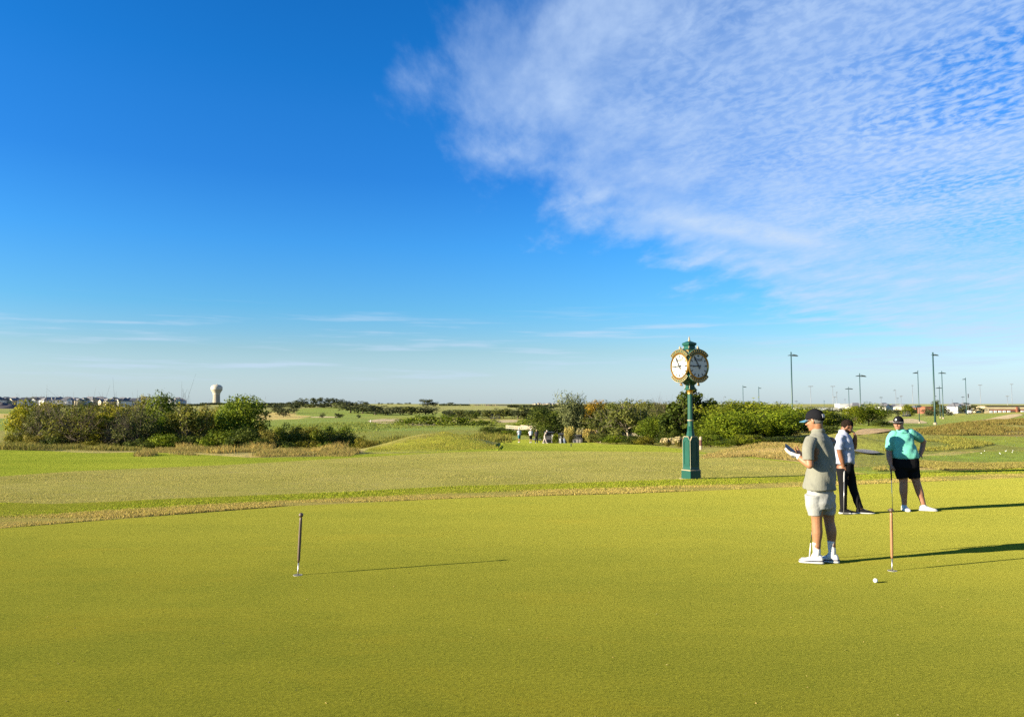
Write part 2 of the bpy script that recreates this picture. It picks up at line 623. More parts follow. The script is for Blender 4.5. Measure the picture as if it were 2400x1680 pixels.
def sheet(name, low, high, matl, dz=0.0, ncol=260, nrow=24, label=None, x0=None, x1=None, rowpow=1.0):
    """a ground surface between two border lines seen in the photograph, laid on the terrain in the world."""
    x0 = low[0][0] if x0 is None else x0
    x1 = low[-1][0] if x1 is None else x1
    xs = np.linspace(x0, x1, ncol)
    L = np.array([ground_at(q, np.interp(q, [p[0] for p in low], [p[1] for p in low])) for q in xs]) if not isinstance(low, np.ndarray) else low
    H = np.array([ground_at(q, np.interp(q, [p[0] for p in high], [p[1] for p in high])) for q in xs])
    vs, ac = [], []
    for r in range(nrow + 1):
        s = (r / nrow) ** rowpow
        P = L * (1 - s) + H * s
        P[:, 2] = terr(P[:, 0], P[:, 1]) + (dz * min(1.0, s * 9) if dz > .01 else dz)
        vs.append(P)
        ac.append(np.full(ncol, s))
    V = np.concatenate(vs)
    i = np.arange(nrow)[:, None] * ncol + np.arange(ncol - 1)[None, :]
    F = np.stack([i, i + 1, i + 1 + ncol, i + ncol], -1).reshape(-1, 4)
    me = mesh_np(name, V, F, smooth=True)
    attr(me, 'across', np.concatenate(ac))
    o = obj(name, me, matl)
    tag(o, label, None, None, 'structure')
    return o


C1 = [(-900, 1290), (-300, 1258), (0, 1238), (251, 1218), (669, 1186), (1098, 1166), (1463, 1157), (1955, 1137), (2018, 1135), (2160, 1128.6), (2400, 1118.7), (2800, 1106), (3400, 1092)]
C2 = [(-900, 1205), (-300, 1186), (0, 1179), (122, 1182), (244, 1177.5), (418, 1169), (592, 1162), (800, 1155), (1045, 1141), (1359, 1132), (1599, 1124), (1871, 1116), (2038, 1112), (2150, 1108), (2400, 1098), (2800, 1088), (3400, 1076)]
C3 = [(-900, 1150), (-300, 1130), (0, 1116.6), (174, 1104.4), (348, 1097), (523, 1090), (697, 1080), (909, 1068), (1045, 1060), (1150, 1057), (1307, 1057), (1568, 1059), (1714, 1068), (1881, 1087), (1986, 1104), (2038, 1111.5)]
C4 = [(-900, 1049), (-300, 1051), (0, 1054), (111, 1056.5), (223, 1062), (334, 1059), (474, 1065), (585, 1072), (734, 1070), (840, 1064), (990, 1061), (1100, 1054), (1150, 1047), (1185, 1029), (1274, 1030.5), (1330, 1037), (1392, 1037), (1415, 1041), (1509, 1041), (1598, 1052), (1641, 1059), (1720, 1065), (1881, 1084), (1986, 1102), (2038, 1111)]

M_green = turf('putting turf', ((.092, .130, .007), (.160, .180, .010), (.258, .244, .017)), patch=0.26, grain=33, grain_amt=0.85, bump=0.008, stripe=(3.4, R(5), 0.30), dry=((.305, .235, .012), .50, .78, .42))
M_fringe = turf('fringe turf', ((.24, .29, .018), (.33, .36, .025), (.46, .43, .06)), patch=0.5, grain=26, grain_amt=0.55, bump=0.05, along=((.56, .44, .14), .12, .62))
M_fair = turf('dormant fairway', ((.32, .315, .070), (.45, .405, .098), (.60, .525, .155)), patch=0.25, grain=16, grain_amt=0.5, bump=0.06, dry=((.52, .44, .2), .5, .75, 1.6))
M_app = turf('approach turf', ((.20, .30, .020), (.30, .40, .026), (.47, .52, .048)), patch=0.12, grain=14, grain_amt=0.4, bump=0.06, stripe=(1.1, R(7), .35))

# the green reaches round and behind the camera
gx = np.linspace(-900, 3400, 300)
_c1 = np.array([ground_at(q, np.interp(q, [p[0] for p in C1], [p[1] for p in C1])) for q in gx])
_low = _c1.copy()
_low[:, 1] = -14
_low[:, 0] *= 1.0
sheet('putting_green', _low, C1, M_green, 0.0, ncol=300, nrow=90, x0=-900, x1=3400, label='smooth yellow-green putting green across the whole front')
sheet('fringe', C1, C2, M_fringe, 0.014, ncol=300, nrow=14, label='longer straw and green collar round the putting green')
sheet('fairway', [p for p in C2 if p[0] <= 2038], C3, M_fair, 0.006, ncol=320, nrow=30, x0=-900, x1=2036, label='dormant tan fairway behind the putting green')
sheet('approach', C3, C4, M_app, 0.0, ncol=420, nrow=30, x0=-900, x1=2036, label='bright green mown strip beyond the tan fairway')

# ------------------------------------------------------------------ the big ground sheet
_us = np.concatenate([np.linspace(-2600, -160, 60)[:-1], np.linspace(-160, 2560, 330), np.linspace(2560, 5000, 60)[1:]])
_ys = np.exp(np.linspace(math.log(8), math.log(8000), 640))
_U, _Y = np.meshgrid(_us, _ys)
_X = (_U - CX) / FPX * _Y
_Z = terr(_X, _Y)
_sink = np.clip((150 - _Y) / 20, 0, 1) * 0.06
_PX, _PY = project(_X, _Y, _Z)


def nz(x, y, s, seed=0):
    r = np.random.RandomState(seed)
    v = np.zeros_like(x)
    for k in range(7):
        a = r.rand() * 6.28
        f = s * (0.6 + 1.5 * r.rand())
        v += np.sin((x * math.cos(a) + y * math.sin(a)) * f + r.rand() * 6.28)
    return v / 7 * 1.6


# which grass grows where: index of kind, by area of ground
KINDS = dict(rough=(.30, .27, .055), green=(.20, .27, .02), gold=(.55, .40, .14), brown=(.25, .185, .055), sand=(.62, .50, .34), olive=(.185, .20, .026),
             fargreen=(.165, .24, .032), dryhill=(.27, .265, .09), clay=(.50, .34, .20), scrub=(.10, .11, .035), mound=(.33, .335, .03))
KINDS = {k_: tuple(q * .72 for q in v_) for k_, v_ in KINDS.items()}
_C = np.zeros(_X.shape + (3,)) + np.array(KINDS['rough'])


def paint(kind, w):
    global _C
    w = np.clip(w, 0, 1)[..., None]
    _C = _C * (1 - w) + np.array(KINDS[kind]) * w


def area(poly, ymin=0, ymax=1e9, soft=0.0):
    wob = nz(_X, _Y, 0.4, 5) * soft * 4
    return (pip(_PX + wob * 2, _PY + wob * 0.5, poly) & (_Y > ymin) & (_Y < ymax)).astype(float)


paint('dryhill', np.clip((_Y - 420) / 200, 0, 1))
paint('fargreen', np.clip((_Y - 110) / 20, 0, 1) * np.clip(.5 + nz(_X, _Y, .018, 1) * 1.3, 0, 1) * (_Y < 600))
paint('scrub', np.clip(nz(_X, _Y, .02, 3) * 1.5 - .2, 0, 1) * (_Y > 500))
# valley with tall grass on the near side, beyond the mown strip
paint('gold', ((_Y > 44 - 9 * np.clip((_U - 300) / 150, 0, 1)) & (_Y < 78) & (_U < 860)).astype(float) * np.clip(.75 + nz(_X, _Y, .5, 2) * .8, 0, 1))
paint('olive', ((_Y > 78) & (_Y < 135) & (_U < 1180)).astype(float) * .8)
paint('mound', area([(820, 1075), (850, 1055), (960, 1030), (1040, 1015), (1120, 1030), (1190, 1060), (1100, 1070)], 44, 66))
# opposite fairway and its bank
paint('olive', area([(780, 1030), (820, 1008), (1140, 1006), (1200, 1000), (1240, 1030), (1000, 1040)], 130, 190, .5))
paint('fargreen', area([(610, 1006), (620, 984), (760, 978), (900, 980), (1000, 985), (1150, 992), (1140, 1008), (820, 1010)], 150, 420, .5))
paint('gold', area([(600, 985), (610, 965), (700, 968), (735, 974), (700, 982)], 200, 600))
paint('fargreen', area([(690, 972), (700, 958), (800, 953), (860, 960), (900, 974), (800, 980)], 300, 900))
paint('green', area([(-50, 1006), (-50, 998), (60, 1000), (140, 1006), (80, 1012)], 100, 500))
paint('fargreen', area([(-80, 996), (-80, 978), (140, 978), (140, 996)], 120, 800))
paint('gold', area([(-80, 980), (-80, 968), (140, 970), (140, 980)], 200, 900))
# right hand side: golden bank, practice green, brown rough, far holes
paint('gold', area([(1640, 1070), (1700, 1058), (1780, 1048), (1900, 1040), (1975, 1040), (2000, 1075), (2010, 1090), (1900, 1086), (1760, 1072)], 28, 60, .3))
paint('olive', np.clip((_U - 1930 - 30 * np.sin(_Y * .5)) / 130, 0, 1) * np.clip((_Y - 22) / 6, 0, 1) * np.clip((78 - _Y) / 14, 0, 1) * .75)
paint('green', area([(1960, 1108), (1980, 1092), (2090, 1088), (2230, 1093), (2200, 1104), (2050, 1112)], 18, 60))
paint('gold', area([(2080, 1097), (2110, 1082), (2160, 1076), (2250, 1080), (2330, 1082), (2480, 1084), (2480, 1099), (2250, 1097)], 18, 60, .3) * .8)
paint('green', area([(2130, 1072), (2200, 1062), (2330, 1055), (2600, 1053), (2600, 1078), (2330, 1079), (2200, 1076)], 20, 80))
paint('gold', area([(2150, 1066), (2210, 1057), (2300, 1054), (2240, 1064)], 20, 80) * .6)
paint('olive', area([(2080, 1055), (2110, 1030), (2250, 1020), (2400, 1050)], 30, 120, .4) * .7)
paint('green', area([(2240, 1020), (2420, 1018), (2600, 1018), (2600, 1048), (2400, 1046), (2330, 1038)], 30, 120))
paint('brown', area([(2150, 1004), (2220, 994), (2330, 988), (2600, 984), (2600, 1018), (2400, 1022), (2280, 1019), (2170, 1018)], 50, 140, .5) * np.clip(.75 + nz(_X, _Y, .6, 9) * .7, .2, 1))
paint('green', area([(1950, 1006), (1960, 996), (2040, 992), (2100, 995), (2110, 1008), (2000, 1010)], 60, 300))
paint('fargreen', area([(2090, 1000), (2120, 990), (2300, 992), (2200, 1002)], 100, 300))
paint('fargreen', area([(2230, 985), (2260, 972), (2430, 966), (2430, 985)], 150, 460) * .7)
paint('fargreen', area([(2060, 985), (2080, 962), (2240, 966), (2240, 990)], 150, 460) * .6)

_V = np.stack([_X, _Y, _Z - _sink], -1).reshape(-1, 3)
nr_, nc_ = _X.shape
_i = np.arange(nr_ - 1)[:, None] * nc_ + np.arange(nc_ - 1)[None, :]
_F = np.stack([_i, _i + 1, _i + 1 + nc_, _i + nc_], -1).reshape(-1, 4)
me = mesh_np('ground', _V, _F, smooth=True)
attr(me, 'grass_kind', np.concatenate([_C.reshape(-1, 3), np.ones((len(_V), 1))], 1), kind='FLOAT_COLOR')


def ground_mat():
    m = bpy.data.materials.new('wild ground')
    m.use_nodes = True
    t = NT(m.node_tree)
    b = t.n['Principled BSDF']
    b.inputs['Roughness'].default_value = 0.85
    b.inputs['Specular IOR Level'].default_value = 0.05
    b.inputs['Sheen Weight'].default_value = 0.06
    b.inputs['Sheen Roughness'].default_value = 0.4
    b.inputs['Sheen Tint'].default_value = (1.0, 0.95, 0.3, 1)
    P = t.node('ShaderNodeTexCoord').outputs['Object']
    c = t.node('ShaderNodeAttribute', attribute_name='grass_kind').outputs['Color']
    n1 = t.noise(P, 0.06, 6.0, 0.65, 0.3)
    n2 = t.noise(P, 0.9, 6.0, 0.7)
    n3 = t.noise(P, 7.0, 4.0, 0.7)
    hs = t.node('ShaderNodeHueSaturation', {'Color': c})
    t.set(hs.inputs['Hue'], t.smooth(n1, 0.3, 0.7, 0.482, 0.52))
    t.set(hs.inputs['Value'], t.math('ADD', t.smooth(n2, 0.3, 0.7, 0.62, 1.15), t.smooth(n3, 0.3, 0.7, -0.16, 0.2)))
    t.set(b.inputs['Base Color'], hs.outputs[0])
    h = t.math('ADD', t.math('MULTIPLY', n2, 0.5), t.math('MULTIPLY', n3, 0.12))
    bp = t.node('ShaderNodeBump', {'Strength': 1.0, 'Distance': 0.5, 'Height': h})
    t.set(b.inputs['Normal'], bp.outputs[0])
    return m


o = obj('ground', me, ground_mat())
tag(o, 'rolling rough grass and dry meadow of the golf course', None, None, 'structure')


# ------------------------------------------------------------------ sand bunkers
def sand_patch(pts, label, colour='pale', depth=None, dz=0.05):
    """closed outline in the photograph -> a sand surface lying on the terrain."""
    P = np.array([ground_at(*q) if depth is None else on_ground(q[0], q[1]) for q in pts])
    c = P.mean(0)
    # refine outline
    out = []
    n = len(P)
    for i in range(n):
        for s in (0, .25, .5, .75):
            a, b_, d_, e = P[i - 1], P[i], P[(i + 1) % n], P[(i + 2) % n]
            out.append(.5 * ((2 * b_) + (-a + d_) * s + (2 * a - 5 * b_ + 4 * d_ - e) * s * s + (-a + 3 * b_ - 3 * d_ + e) * s ** 3))
    out = np.array(out)
    m = len(out)
    rings = 8
    vs = [c]
    for r in range(1, rings + 1):
        vs += list(c + (out - c) * r / rings)
    vs = np.array(vs)
    vs[:, 2] = terr(vs[:, 0], vs[:, 1]) + dz
    fs = [[0, 1 + k, 1 + (k + 1) % m] for k in range(m)]
    for r in range(rings - 1):
        for k in range(m):
            k2 = (k + 1) % m
            fs.append([1 + r * m + k, 1 + (r + 1) * m + k, 1 + (r + 1) * m + k2, 1 + r * m + k2])
    me = mesh_np('sand_bunker', vs, fs, smooth=True)
    o = obj('sand_bunker', me, mat('sand ' + colour, {'pale': (.44, .34, .18), 'clay': (.30, .21, .11), 'grey': (.20, .19, .18)}[colour], 0.9, spec=.1, vary=.18, vscale=.8, bump=.05, bscale=6))  # grey serves the cart path, and bunker sand with its shade painted in
    tag(o, label, None, None, 'structure')
    return o

# ================================================================== standing grass (nobody could count it)
def grass_mat():
    m = bpy.data.materials.new('grass blades')
    m.use_nodes = True
    t = NT(m.node_tree)
    t.n.clear()
    out = t.node('ShaderNodeOutputMaterial')
    a = t.node('ShaderNodeAttribute', attribute_name='tint').outputs['Color']
    d = t.node('ShaderNodeBsdfDiffuse', {'Color': a})
    tl = t.node('ShaderNodeBsdfTranslucent', {'Color': a})
    mx = t.node('ShaderNodeMixShader', {0: 0.3, 1: d.outputs[0], 2: tl.outputs[0]})
    t.l.new(mx.outputs[0], out.inputs[0])
    return m


M_blade = grass_mat()


def blades(name, label, X, Y, h, w, colours, seed=0, lean=.5, dz=0.0, tip=None):
    """one bent blade (two triangles) at each place."""
    rng = np.random.RandomState(seed)
    n = len(X)
    Z = terr(X, Y) + dz
    h = h * (.4 + .9 * rng.rand(n)) * np.clip(.75 + .75 * nz(X, Y, .9, seed + 40), .25, 1.4)
    az = rng.rand(n) * 6.283
    ln = lean * (.3 + rng.rand(n)) * h
    fx = rng.rand(n) * 6.283
    sx, sy = np.cos(fx) * w * .5, np.sin(fx) * w * .5
    mx_, my_ = X + np.cos(az) * ln * .35, Y + np.sin(az) * ln * .35
    tx, ty = X + np.cos(az) * ln, Y + np.sin(az) * ln
    V = np.stack([np.stack([X - sx, Y - sy, Z - .01], 1), np.stack([X + sx, Y + sy, Z - .01], 1), np.stack([mx_ + sx * .8, my_ + sy * .8, Z + h * .6], 1), np.stack([mx_ - sx * .8, my_ - sy * .8, Z + h * .6], 1), np.stack([tx, ty, Z + h], 1)], 1).reshape(-1, 3)
    b = np.arange(n)[:, None] * 5
    F = np.concatenate([b + np.array([0, 1, 2]), b + np.array([0, 2, 3]), b + np.array([3, 2, 4])], 1).reshape(-1, 3)
    me = mesh_np(name, V, F)
    C = np.array(colours)
    k = rng.rand(n)[:, None] * (len(C) - 1)
    i = np.clip(k.astype(int), 0, len(C) - 2)[:, 0]
    c = C[i] * (1 - (k - i[:, None])) + C[i + 1] * (k - i[:, None])
    c = c * 1.3 * (.7 + .6 * rng.rand(n)[:, None])
    cc = np.repeat(np.concatenate([c, np.ones((n, 1))], 1), 3, axis=0)
    attr(me, 'tint', cc, 'FACE', 'FLOAT_COLOR')
    o = obj(name, me, M_blade)
    tag(o, label, None, None, 'stuff')
    return o


def scatter(rng, n, px0, px1, y0, y1, poly=None, patch=None, bias=1.0):
    px = rng.uniform(px0, px1, n)
    Y = y0 + (y1 - y0) * rng.rand(n) ** bias
    X = (px - CX) / FPX * Y
    keep = np.ones(n, bool)
    if poly is not None:
        a, b = project(X, Y, terr(X, Y))
        keep &= pip(a, b, poly)
    if patch is not None:
        keep &= nz(X, Y, patch[0], patch[1]) > patch[2] + .35 * (rng.rand(n) - .5)
    return X[keep], Y[keep]


def between(rng, n, low, high, px0, px1, f0, f1):
    """places across the strip between two border lines (fractions f0..f1 of its width)."""
    xs = np.linspace(px0, px1, 240)
    L = np.array([ground_at(q, np.interp(q, [p[0] for p in low], [p[1] for p in low])) for q in xs])
    H = np.array([ground_at(q, np.interp(q, [p[0] for p in high], [p[1] for p in high])) for q in xs])
    u = rng.rand(n) * 239
    i = np.clip(u.astype(int), 0, 238)
    fr = (u - i)[:, None]
    f = (f0 + (f1 - f0) * rng.rand(n))[:, None]
    P = (L[i] * (1 - fr) + L[i + 1] * fr) * (1 - f) + (H[i] * (1 - fr) + H[i + 1] * fr) * f
    return P[:, 0], P[:, 1]


STRAW, GOLDC, GREENC, LIME = (.34, .25, .085), (.34, .225, .055), (.13, .18, .012), (.19, .215, .015)
rg = np.random.RandomState(11)
X, Y = between(rg, 80000, C1, C2, -120, 2520, .0, .42)
k_ = nz(X, Y * 2.5, 1.3, 77) > -.35 + .5 * (rg.rand(len(X)) - .5)
X, Y = X[k_], Y[k_]
blades('collar_grass', 'longer straw-coloured grass along the edge of the green', X, Y, .026, .009, [STRAW, (.30, .23, .07), (.22, .20, .035)], 1, .8, .012)
X, Y = between(rg, 70000, C1, C2, -120, 2520, .35, 1.0)
blades('fringe_grass', 'short green grass of the collar', X, Y, .026, .012, [GREENC, LIME, (.25, .22, .045)], 2, 1.1, .012)
X, Y = between(rg, 120000, [p for p in C2 if p[0] <= 2038], C3, -120, 2030, .0, 1.0)
blades('fairway_grass', 'dormant tan fairway grass', X, Y, .016, .013, [(.22, .195, .055), (.30, .25, .08), (.19, .185, .04)], 3, 1.2, .004)
# tall golden grass before the left trees and round the mound
GB = [(300, 1078), (330, 1058), (420, 1052), (560, 1046), (700, 1044), (790, 1050), (845, 1060), (820, 1070), (740, 1073), (600, 1077), (480, 1069), (380, 1064)]
X, Y = scatter(rg, 70000, 290, 860, 36, 56, GB, (.8, 3, .0))
blades('golden_grass', 'tall golden meadow grass below the left trees', X, Y, .22, .02, [(.17, .13, .04), (.26, .19, .065), (.12, .12, .025), (.22, .17, .06)], 4, .8)
X, Y = scatter(rg, 30000, 420, 840, 40, 52, GB, (1.1, 13, .45))
blades('golden_tufts', 'taller straw tufts in the golden meadow', X, Y, .42, .025, [GOLDC, (.22, .17, .06), (.13, .13, .03)], 14, .5)
X, Y = scatter(rg, 26000, -60, 340, 46, 66, None, (.6, 4, .0))
blades('meadow_grass', 'olive and golden meadow grass left of the valley', X, Y, .32, .03, [(.10, .11, .02), (.19, .15, .045), (.08, .095, .016)], 5, .6)
X, Y = scatter(rg, 50000, 560, 1200, 100, 150, None, (.35, 5, -.0))
blades('valley_grass', 'tall mixed grass on the valley side', X, Y, .7, .08, [(.10, .115, .02), (.17, .14, .035), (.07, .095, .014)], 6, .5)
# the golden bank and the brown rough on the right
X, Y = scatter(rg, 60000, 1640, 2010, 29, 50, [(1630, 1075), (1690, 1055), (1780, 1042), (1900, 1025), (1990, 1030), (2006, 1052), (1990, 1072), (1900, 1080), (1760, 1070)])
blades('bank_grass', 'dry golden grass on the bank behind the three players', X, Y, .12, .016, [(.24, .17, .055), (.29, .21, .08), (.20, .16, .05), (.15, .14, .03)], 7, 1.0)
X, Y = scatter(rg, 70000, 2040, 2540, 25.5, 33, [(2030, 1100), (2080, 1094), (2110, 1080), (2170, 1076), (2260, 1078), (2560, 1080), (2560, 1098), (2250, 1098), (2130, 1102)], (.9, 6, -.2))
blades('rough_grass', 'clumpy dry grass beyond the long shadow on the right', X, Y, .11, .02, [(.17, .15, .035), (.24, .19, .06), (.12, .125, .02)], 8, 1.1)
X, Y = scatter(rg, 80000, 2110, 2560, 64, 104, [(2130, 1010), (2220, 996), (2330, 985), (2560, 980), (2560, 1022), (2400, 1026), (2280, 1022), (2180, 1020)], (.45, 7, .02))
blades('brown_rough', 'brown tufted rough on the mound at the right', X, Y, .24, .045, [(.10, .075, .022), (.17, .125, .035), (.08, .085, .018), (.21, .16, .05)], 9, 1.0)
X, Y = scatter(rg, 40000, 1960, 2330, 44, 66, [(2070, 1058), (2090, 1030), (2130, 1020), (2240, 1024), (2330, 1040), (2260, 1052), (2160, 1058)], (.8, 8, -.1))
blades('olive_rough', 'olive rough between the mounds on the right', X, Y, .16, .03, [(.13, .135, .022), (.20, .17, .04), (.09, .11, .018)], 10, 1.0)
X, Y = scatter(rg, 40000, 830, 1200, 46, 62, [(835, 1066), (870, 1050), (960, 1026), (1040, 1012), (1110, 1024), (1175, 1050), (1100, 1060), (990, 1063)])
blades('mound_grass', 'yellow-green grass on the rounded mound', X, Y, .045, .022, [(.15, .165, .018), (.24, .20, .045), (.12, .15, .014)], 12, 1.2)
X, Y = scatter(rg, 26000, 560, 1250, 160, 330, None, (.05, 9, .35))
blades('far_rough', 'patchy rough on the far fairway', X, Y, .3, .2, [(.10, .125, .022), (.14, .14, .03)], 13, 1.0)

X, Y = rg.uniform(-5, 6, 420), rg.uniform(4.2, 13, 420)
blades('grass_clippings', 'a few dry clippings scattered on the putting green', X, Y, .006, .012, [(.36, .30, .12), (.10, .10, .02), STRAW], 21, 3.0)

# ================================================================== plants
def leaf_mat():
    m = bpy.data.materials.new('leaves')
    m.use_nodes = True
    t = NT(m.node_tree)
    t.n.clear()
    out = t.node('ShaderNodeOutputMaterial')
    oi = t.node('ShaderNodeObjectInfo')
    var = t.node('ShaderNodeAttribute', attribute_name='var').outputs['Fac']
    hs = t.node('ShaderNodeHueSaturation', {'Color': oi.outputs['Color']})
    t.set(hs.inputs['Value'], t.smooth(var, 0.0, 1.0, 0.42, 1.5))
    t.set(hs.inputs['Hue'], t.smooth(var, 0.0, 1.0, 0.525, 0.478))
    c = hs.outputs[0]
    d = t.node('ShaderNodeBsdfPrincipled', {'Base Color': c, 'Roughness': 0.55, 'Specular IOR Level': 0.06})
    tl = t.node('ShaderNodeBsdfTranslucent', {'Color': c})
    mx = t.node('ShaderNodeMixShader', {0: 0.28, 1: d.outputs[0], 2: tl.outputs[0]})
    t.l.new(mx.outputs[0], out.inputs[0])
    return m


M_leaf = leaf_mat()
M_bark = mat('bark', (.08, .058, .035), 0.9, vary=.35, vscale=8)
M_pale = mat('pale bark', (.25, .205, .14), 0.9, vary=.25, vscale=8)
M_grey = mat('grey bark', (.095, .075, .045), 0.9, vary=.35, vscale=8)


def leaves(rng, pos, nrm, size, aspect=0.55, var=None):
    n = len(pos)
    nrm = nrm / (np.linalg.norm(nrm, axis=1, keepdims=True) + 1e-9)
    a = rng.normal(size=(n, 3))
    a -= nrm * (a * nrm).sum(1, keepdims=True)
    a /= np.linalg.norm(a, axis=1, keepdims=True) + 1e-9
    b = np.cross(nrm, a)
    L = (size * (0.6 + 0.8 * rng.rand(n)))[:, None]
    W = L * aspect
    V = np.stack([pos - a * L * .5, pos + b * W * .5 + nrm * W * .12, pos + a * L * .5, pos - b * W * .5 + nrm * W * .12], 1).reshape(-1, 3)
    F = np.arange(n * 4).reshape(n, 4)
    return V, F


def crown_mesh(name, seed, n=4200, clumps=46, size=.034, lo=.1, shape='round', cr=(.09, .17), ragged=.12, aspect=.55):
    """foliage in a unit box: x, y in -.5 .. .5, z in 0 .. 1."""
    rng = np.random.RandomState(seed)
    cs = []
    while len(cs) < clumps:
        p = rng.uniform(-1, 1, 3)
        r = np.linalg.norm(p)
        if r > 1 or (r < .45 and rng.rand() < .8):
            continue
        if shape == 'cone':
            k = 1 - .75 * (p[2] + 1) / 2
            p[0] *= k
            p[1] *= k
        elif shape == 'flat':
            p[2] = abs(p[2]) ** .8 * 1.6 - .8
        elif shape == 'bush':
            p[2] = p[2] * .9 + .05
            if p[2] < 0:
                p[0] *= 1.05
                p[1] *= 1.05
        cs.append(p)
    cs = np.array(cs)
    cs += rng.normal(size=cs.shape) * ragged * .6
    C = np.stack([cs[:, 0] * .40, cs[:, 1] * .40, lo + (1 - lo) * (.5 + cs[:, 2] * .42)], 1)
    rad = rng.uniform(cr[0], cr[1], clumps)
    rad *= (0.75 + .5 * rng.rand(clumps))
    k = rng.choice(clumps, n, p=rad ** 2 / (rad ** 2).sum())
    d = rng.normal(size=(n, 3))
    d /= np.linalg.norm(d, axis=1, keepdims=True)
    rr = rad[k][:, None] * (.35 + .75 * rng.rand(n, 1) ** .6)
    pos = C[k] + d * rr * np.array([1, 1, .8])
    pos[:, 2] = np.clip(pos[:, 2], .0, 1.05)
    nrm = d + rng.normal(size=(n, 3)) * .55 + np.array([0, 0, .35])
    V, F = leaves(rng, pos, nrm, np.full(n, size), aspect)
    me = mesh_np(name, V, F)
    cv = rng.rand(clumps)
    var = np.clip(cv[k] * .55 + rng.rand(n) * .5, 0, 1)
    attr(me, 'var', var, 'FACE')
    me.materials.append(M_leaf)
    return me, C


def feather_mesh(name, seed, n=3600, lean=.0, arms=26, size=.04):
    """upswept wispy branches (willow, tamarisk): leaves thin and strung along curved stems."""
    rng = np.random.RandomState(seed)
    P, Nn = [], []
    for k in range(arms):
        az = rng.rand() * 6.283
        top = .55 + .45 * rng.rand()
        out = .12 + .36 * rng.rand()
        m = n // arms
        s = rng.rand(m) ** .7
        x = np.cos(az) * out * s ** 1.5 + lean * s * s
        y = np.sin(az) * out * s ** 1.5
        z = .04 + top * s - .1 * s ** 4
        w = .02 + .055 * s
        P.append(np.stack([x, y, z], 1) + rng.normal(size=(m, 3)) * w[:, None] * np.array([1, 1, .8]))
        Nn.append(np.stack([np.cos(az) + rng.normal(size=m) * .7, np.sin(az) + rng.normal(size=m) * .7, .3 + rng.normal(size=m) * .5], 1))
    P, Nn = np.concatenate(P), np.concatenate(Nn)
    V, F = leaves(rng, P, Nn, np.full(len(P), size), .28)
    me = mesh_np(name, V, F)
    attr(me, 'var', np.clip(rng.rand(len(F)) * .7 + .3 * np.repeat(rng.rand(arms), n // arms), 0, 1), 'FACE')
    me.materials.append(M_leaf)
    return me


def trunk_mesh(name, seed, C, h0=.34, r=.024, lean=0.0, limbs=9, twigs=0):
    rng = np.random.RandomState(seed)
    b = MB()
    top = Vector((lean, 0, h0))
    b.tube([(0, 0, -.04), (lean * .3 + .01, .005, h0 * .4), tuple(top)], [r * 1.25, r, r * .8], 7)
    for i in rng.permutation(len(C))[:limbs]:
        c = Vector(C[i])
        mid = (top * .45 + c * .55) + Vector(rng.normal(size=3) * .03)
        b.tube([top - Vector((0, 0, .02)), mid, c], [r * .55, r * .34, r * .12], 5, cap=False)
        for _ in range(twigs):
            e = c + Vector(rng.normal(size=3) * .13) + Vector((0, 0, .05))
            q = mid * .4 + c * .6
            b.tube([q, (q + e) * .5 + Vector(rng.normal(size=3) * .015), e], [r * .2, r * .13, r * .05], 3, cap=False)
            for _ in range(2):
                e2 = e + Vector(rng.normal(size=3) * .09)
                b.tube([(q + e) * .5, e2], [r * .11, r * .04], 3, cap=False)
    return b.mesh(name, smooth=True)


CROWNS = {}


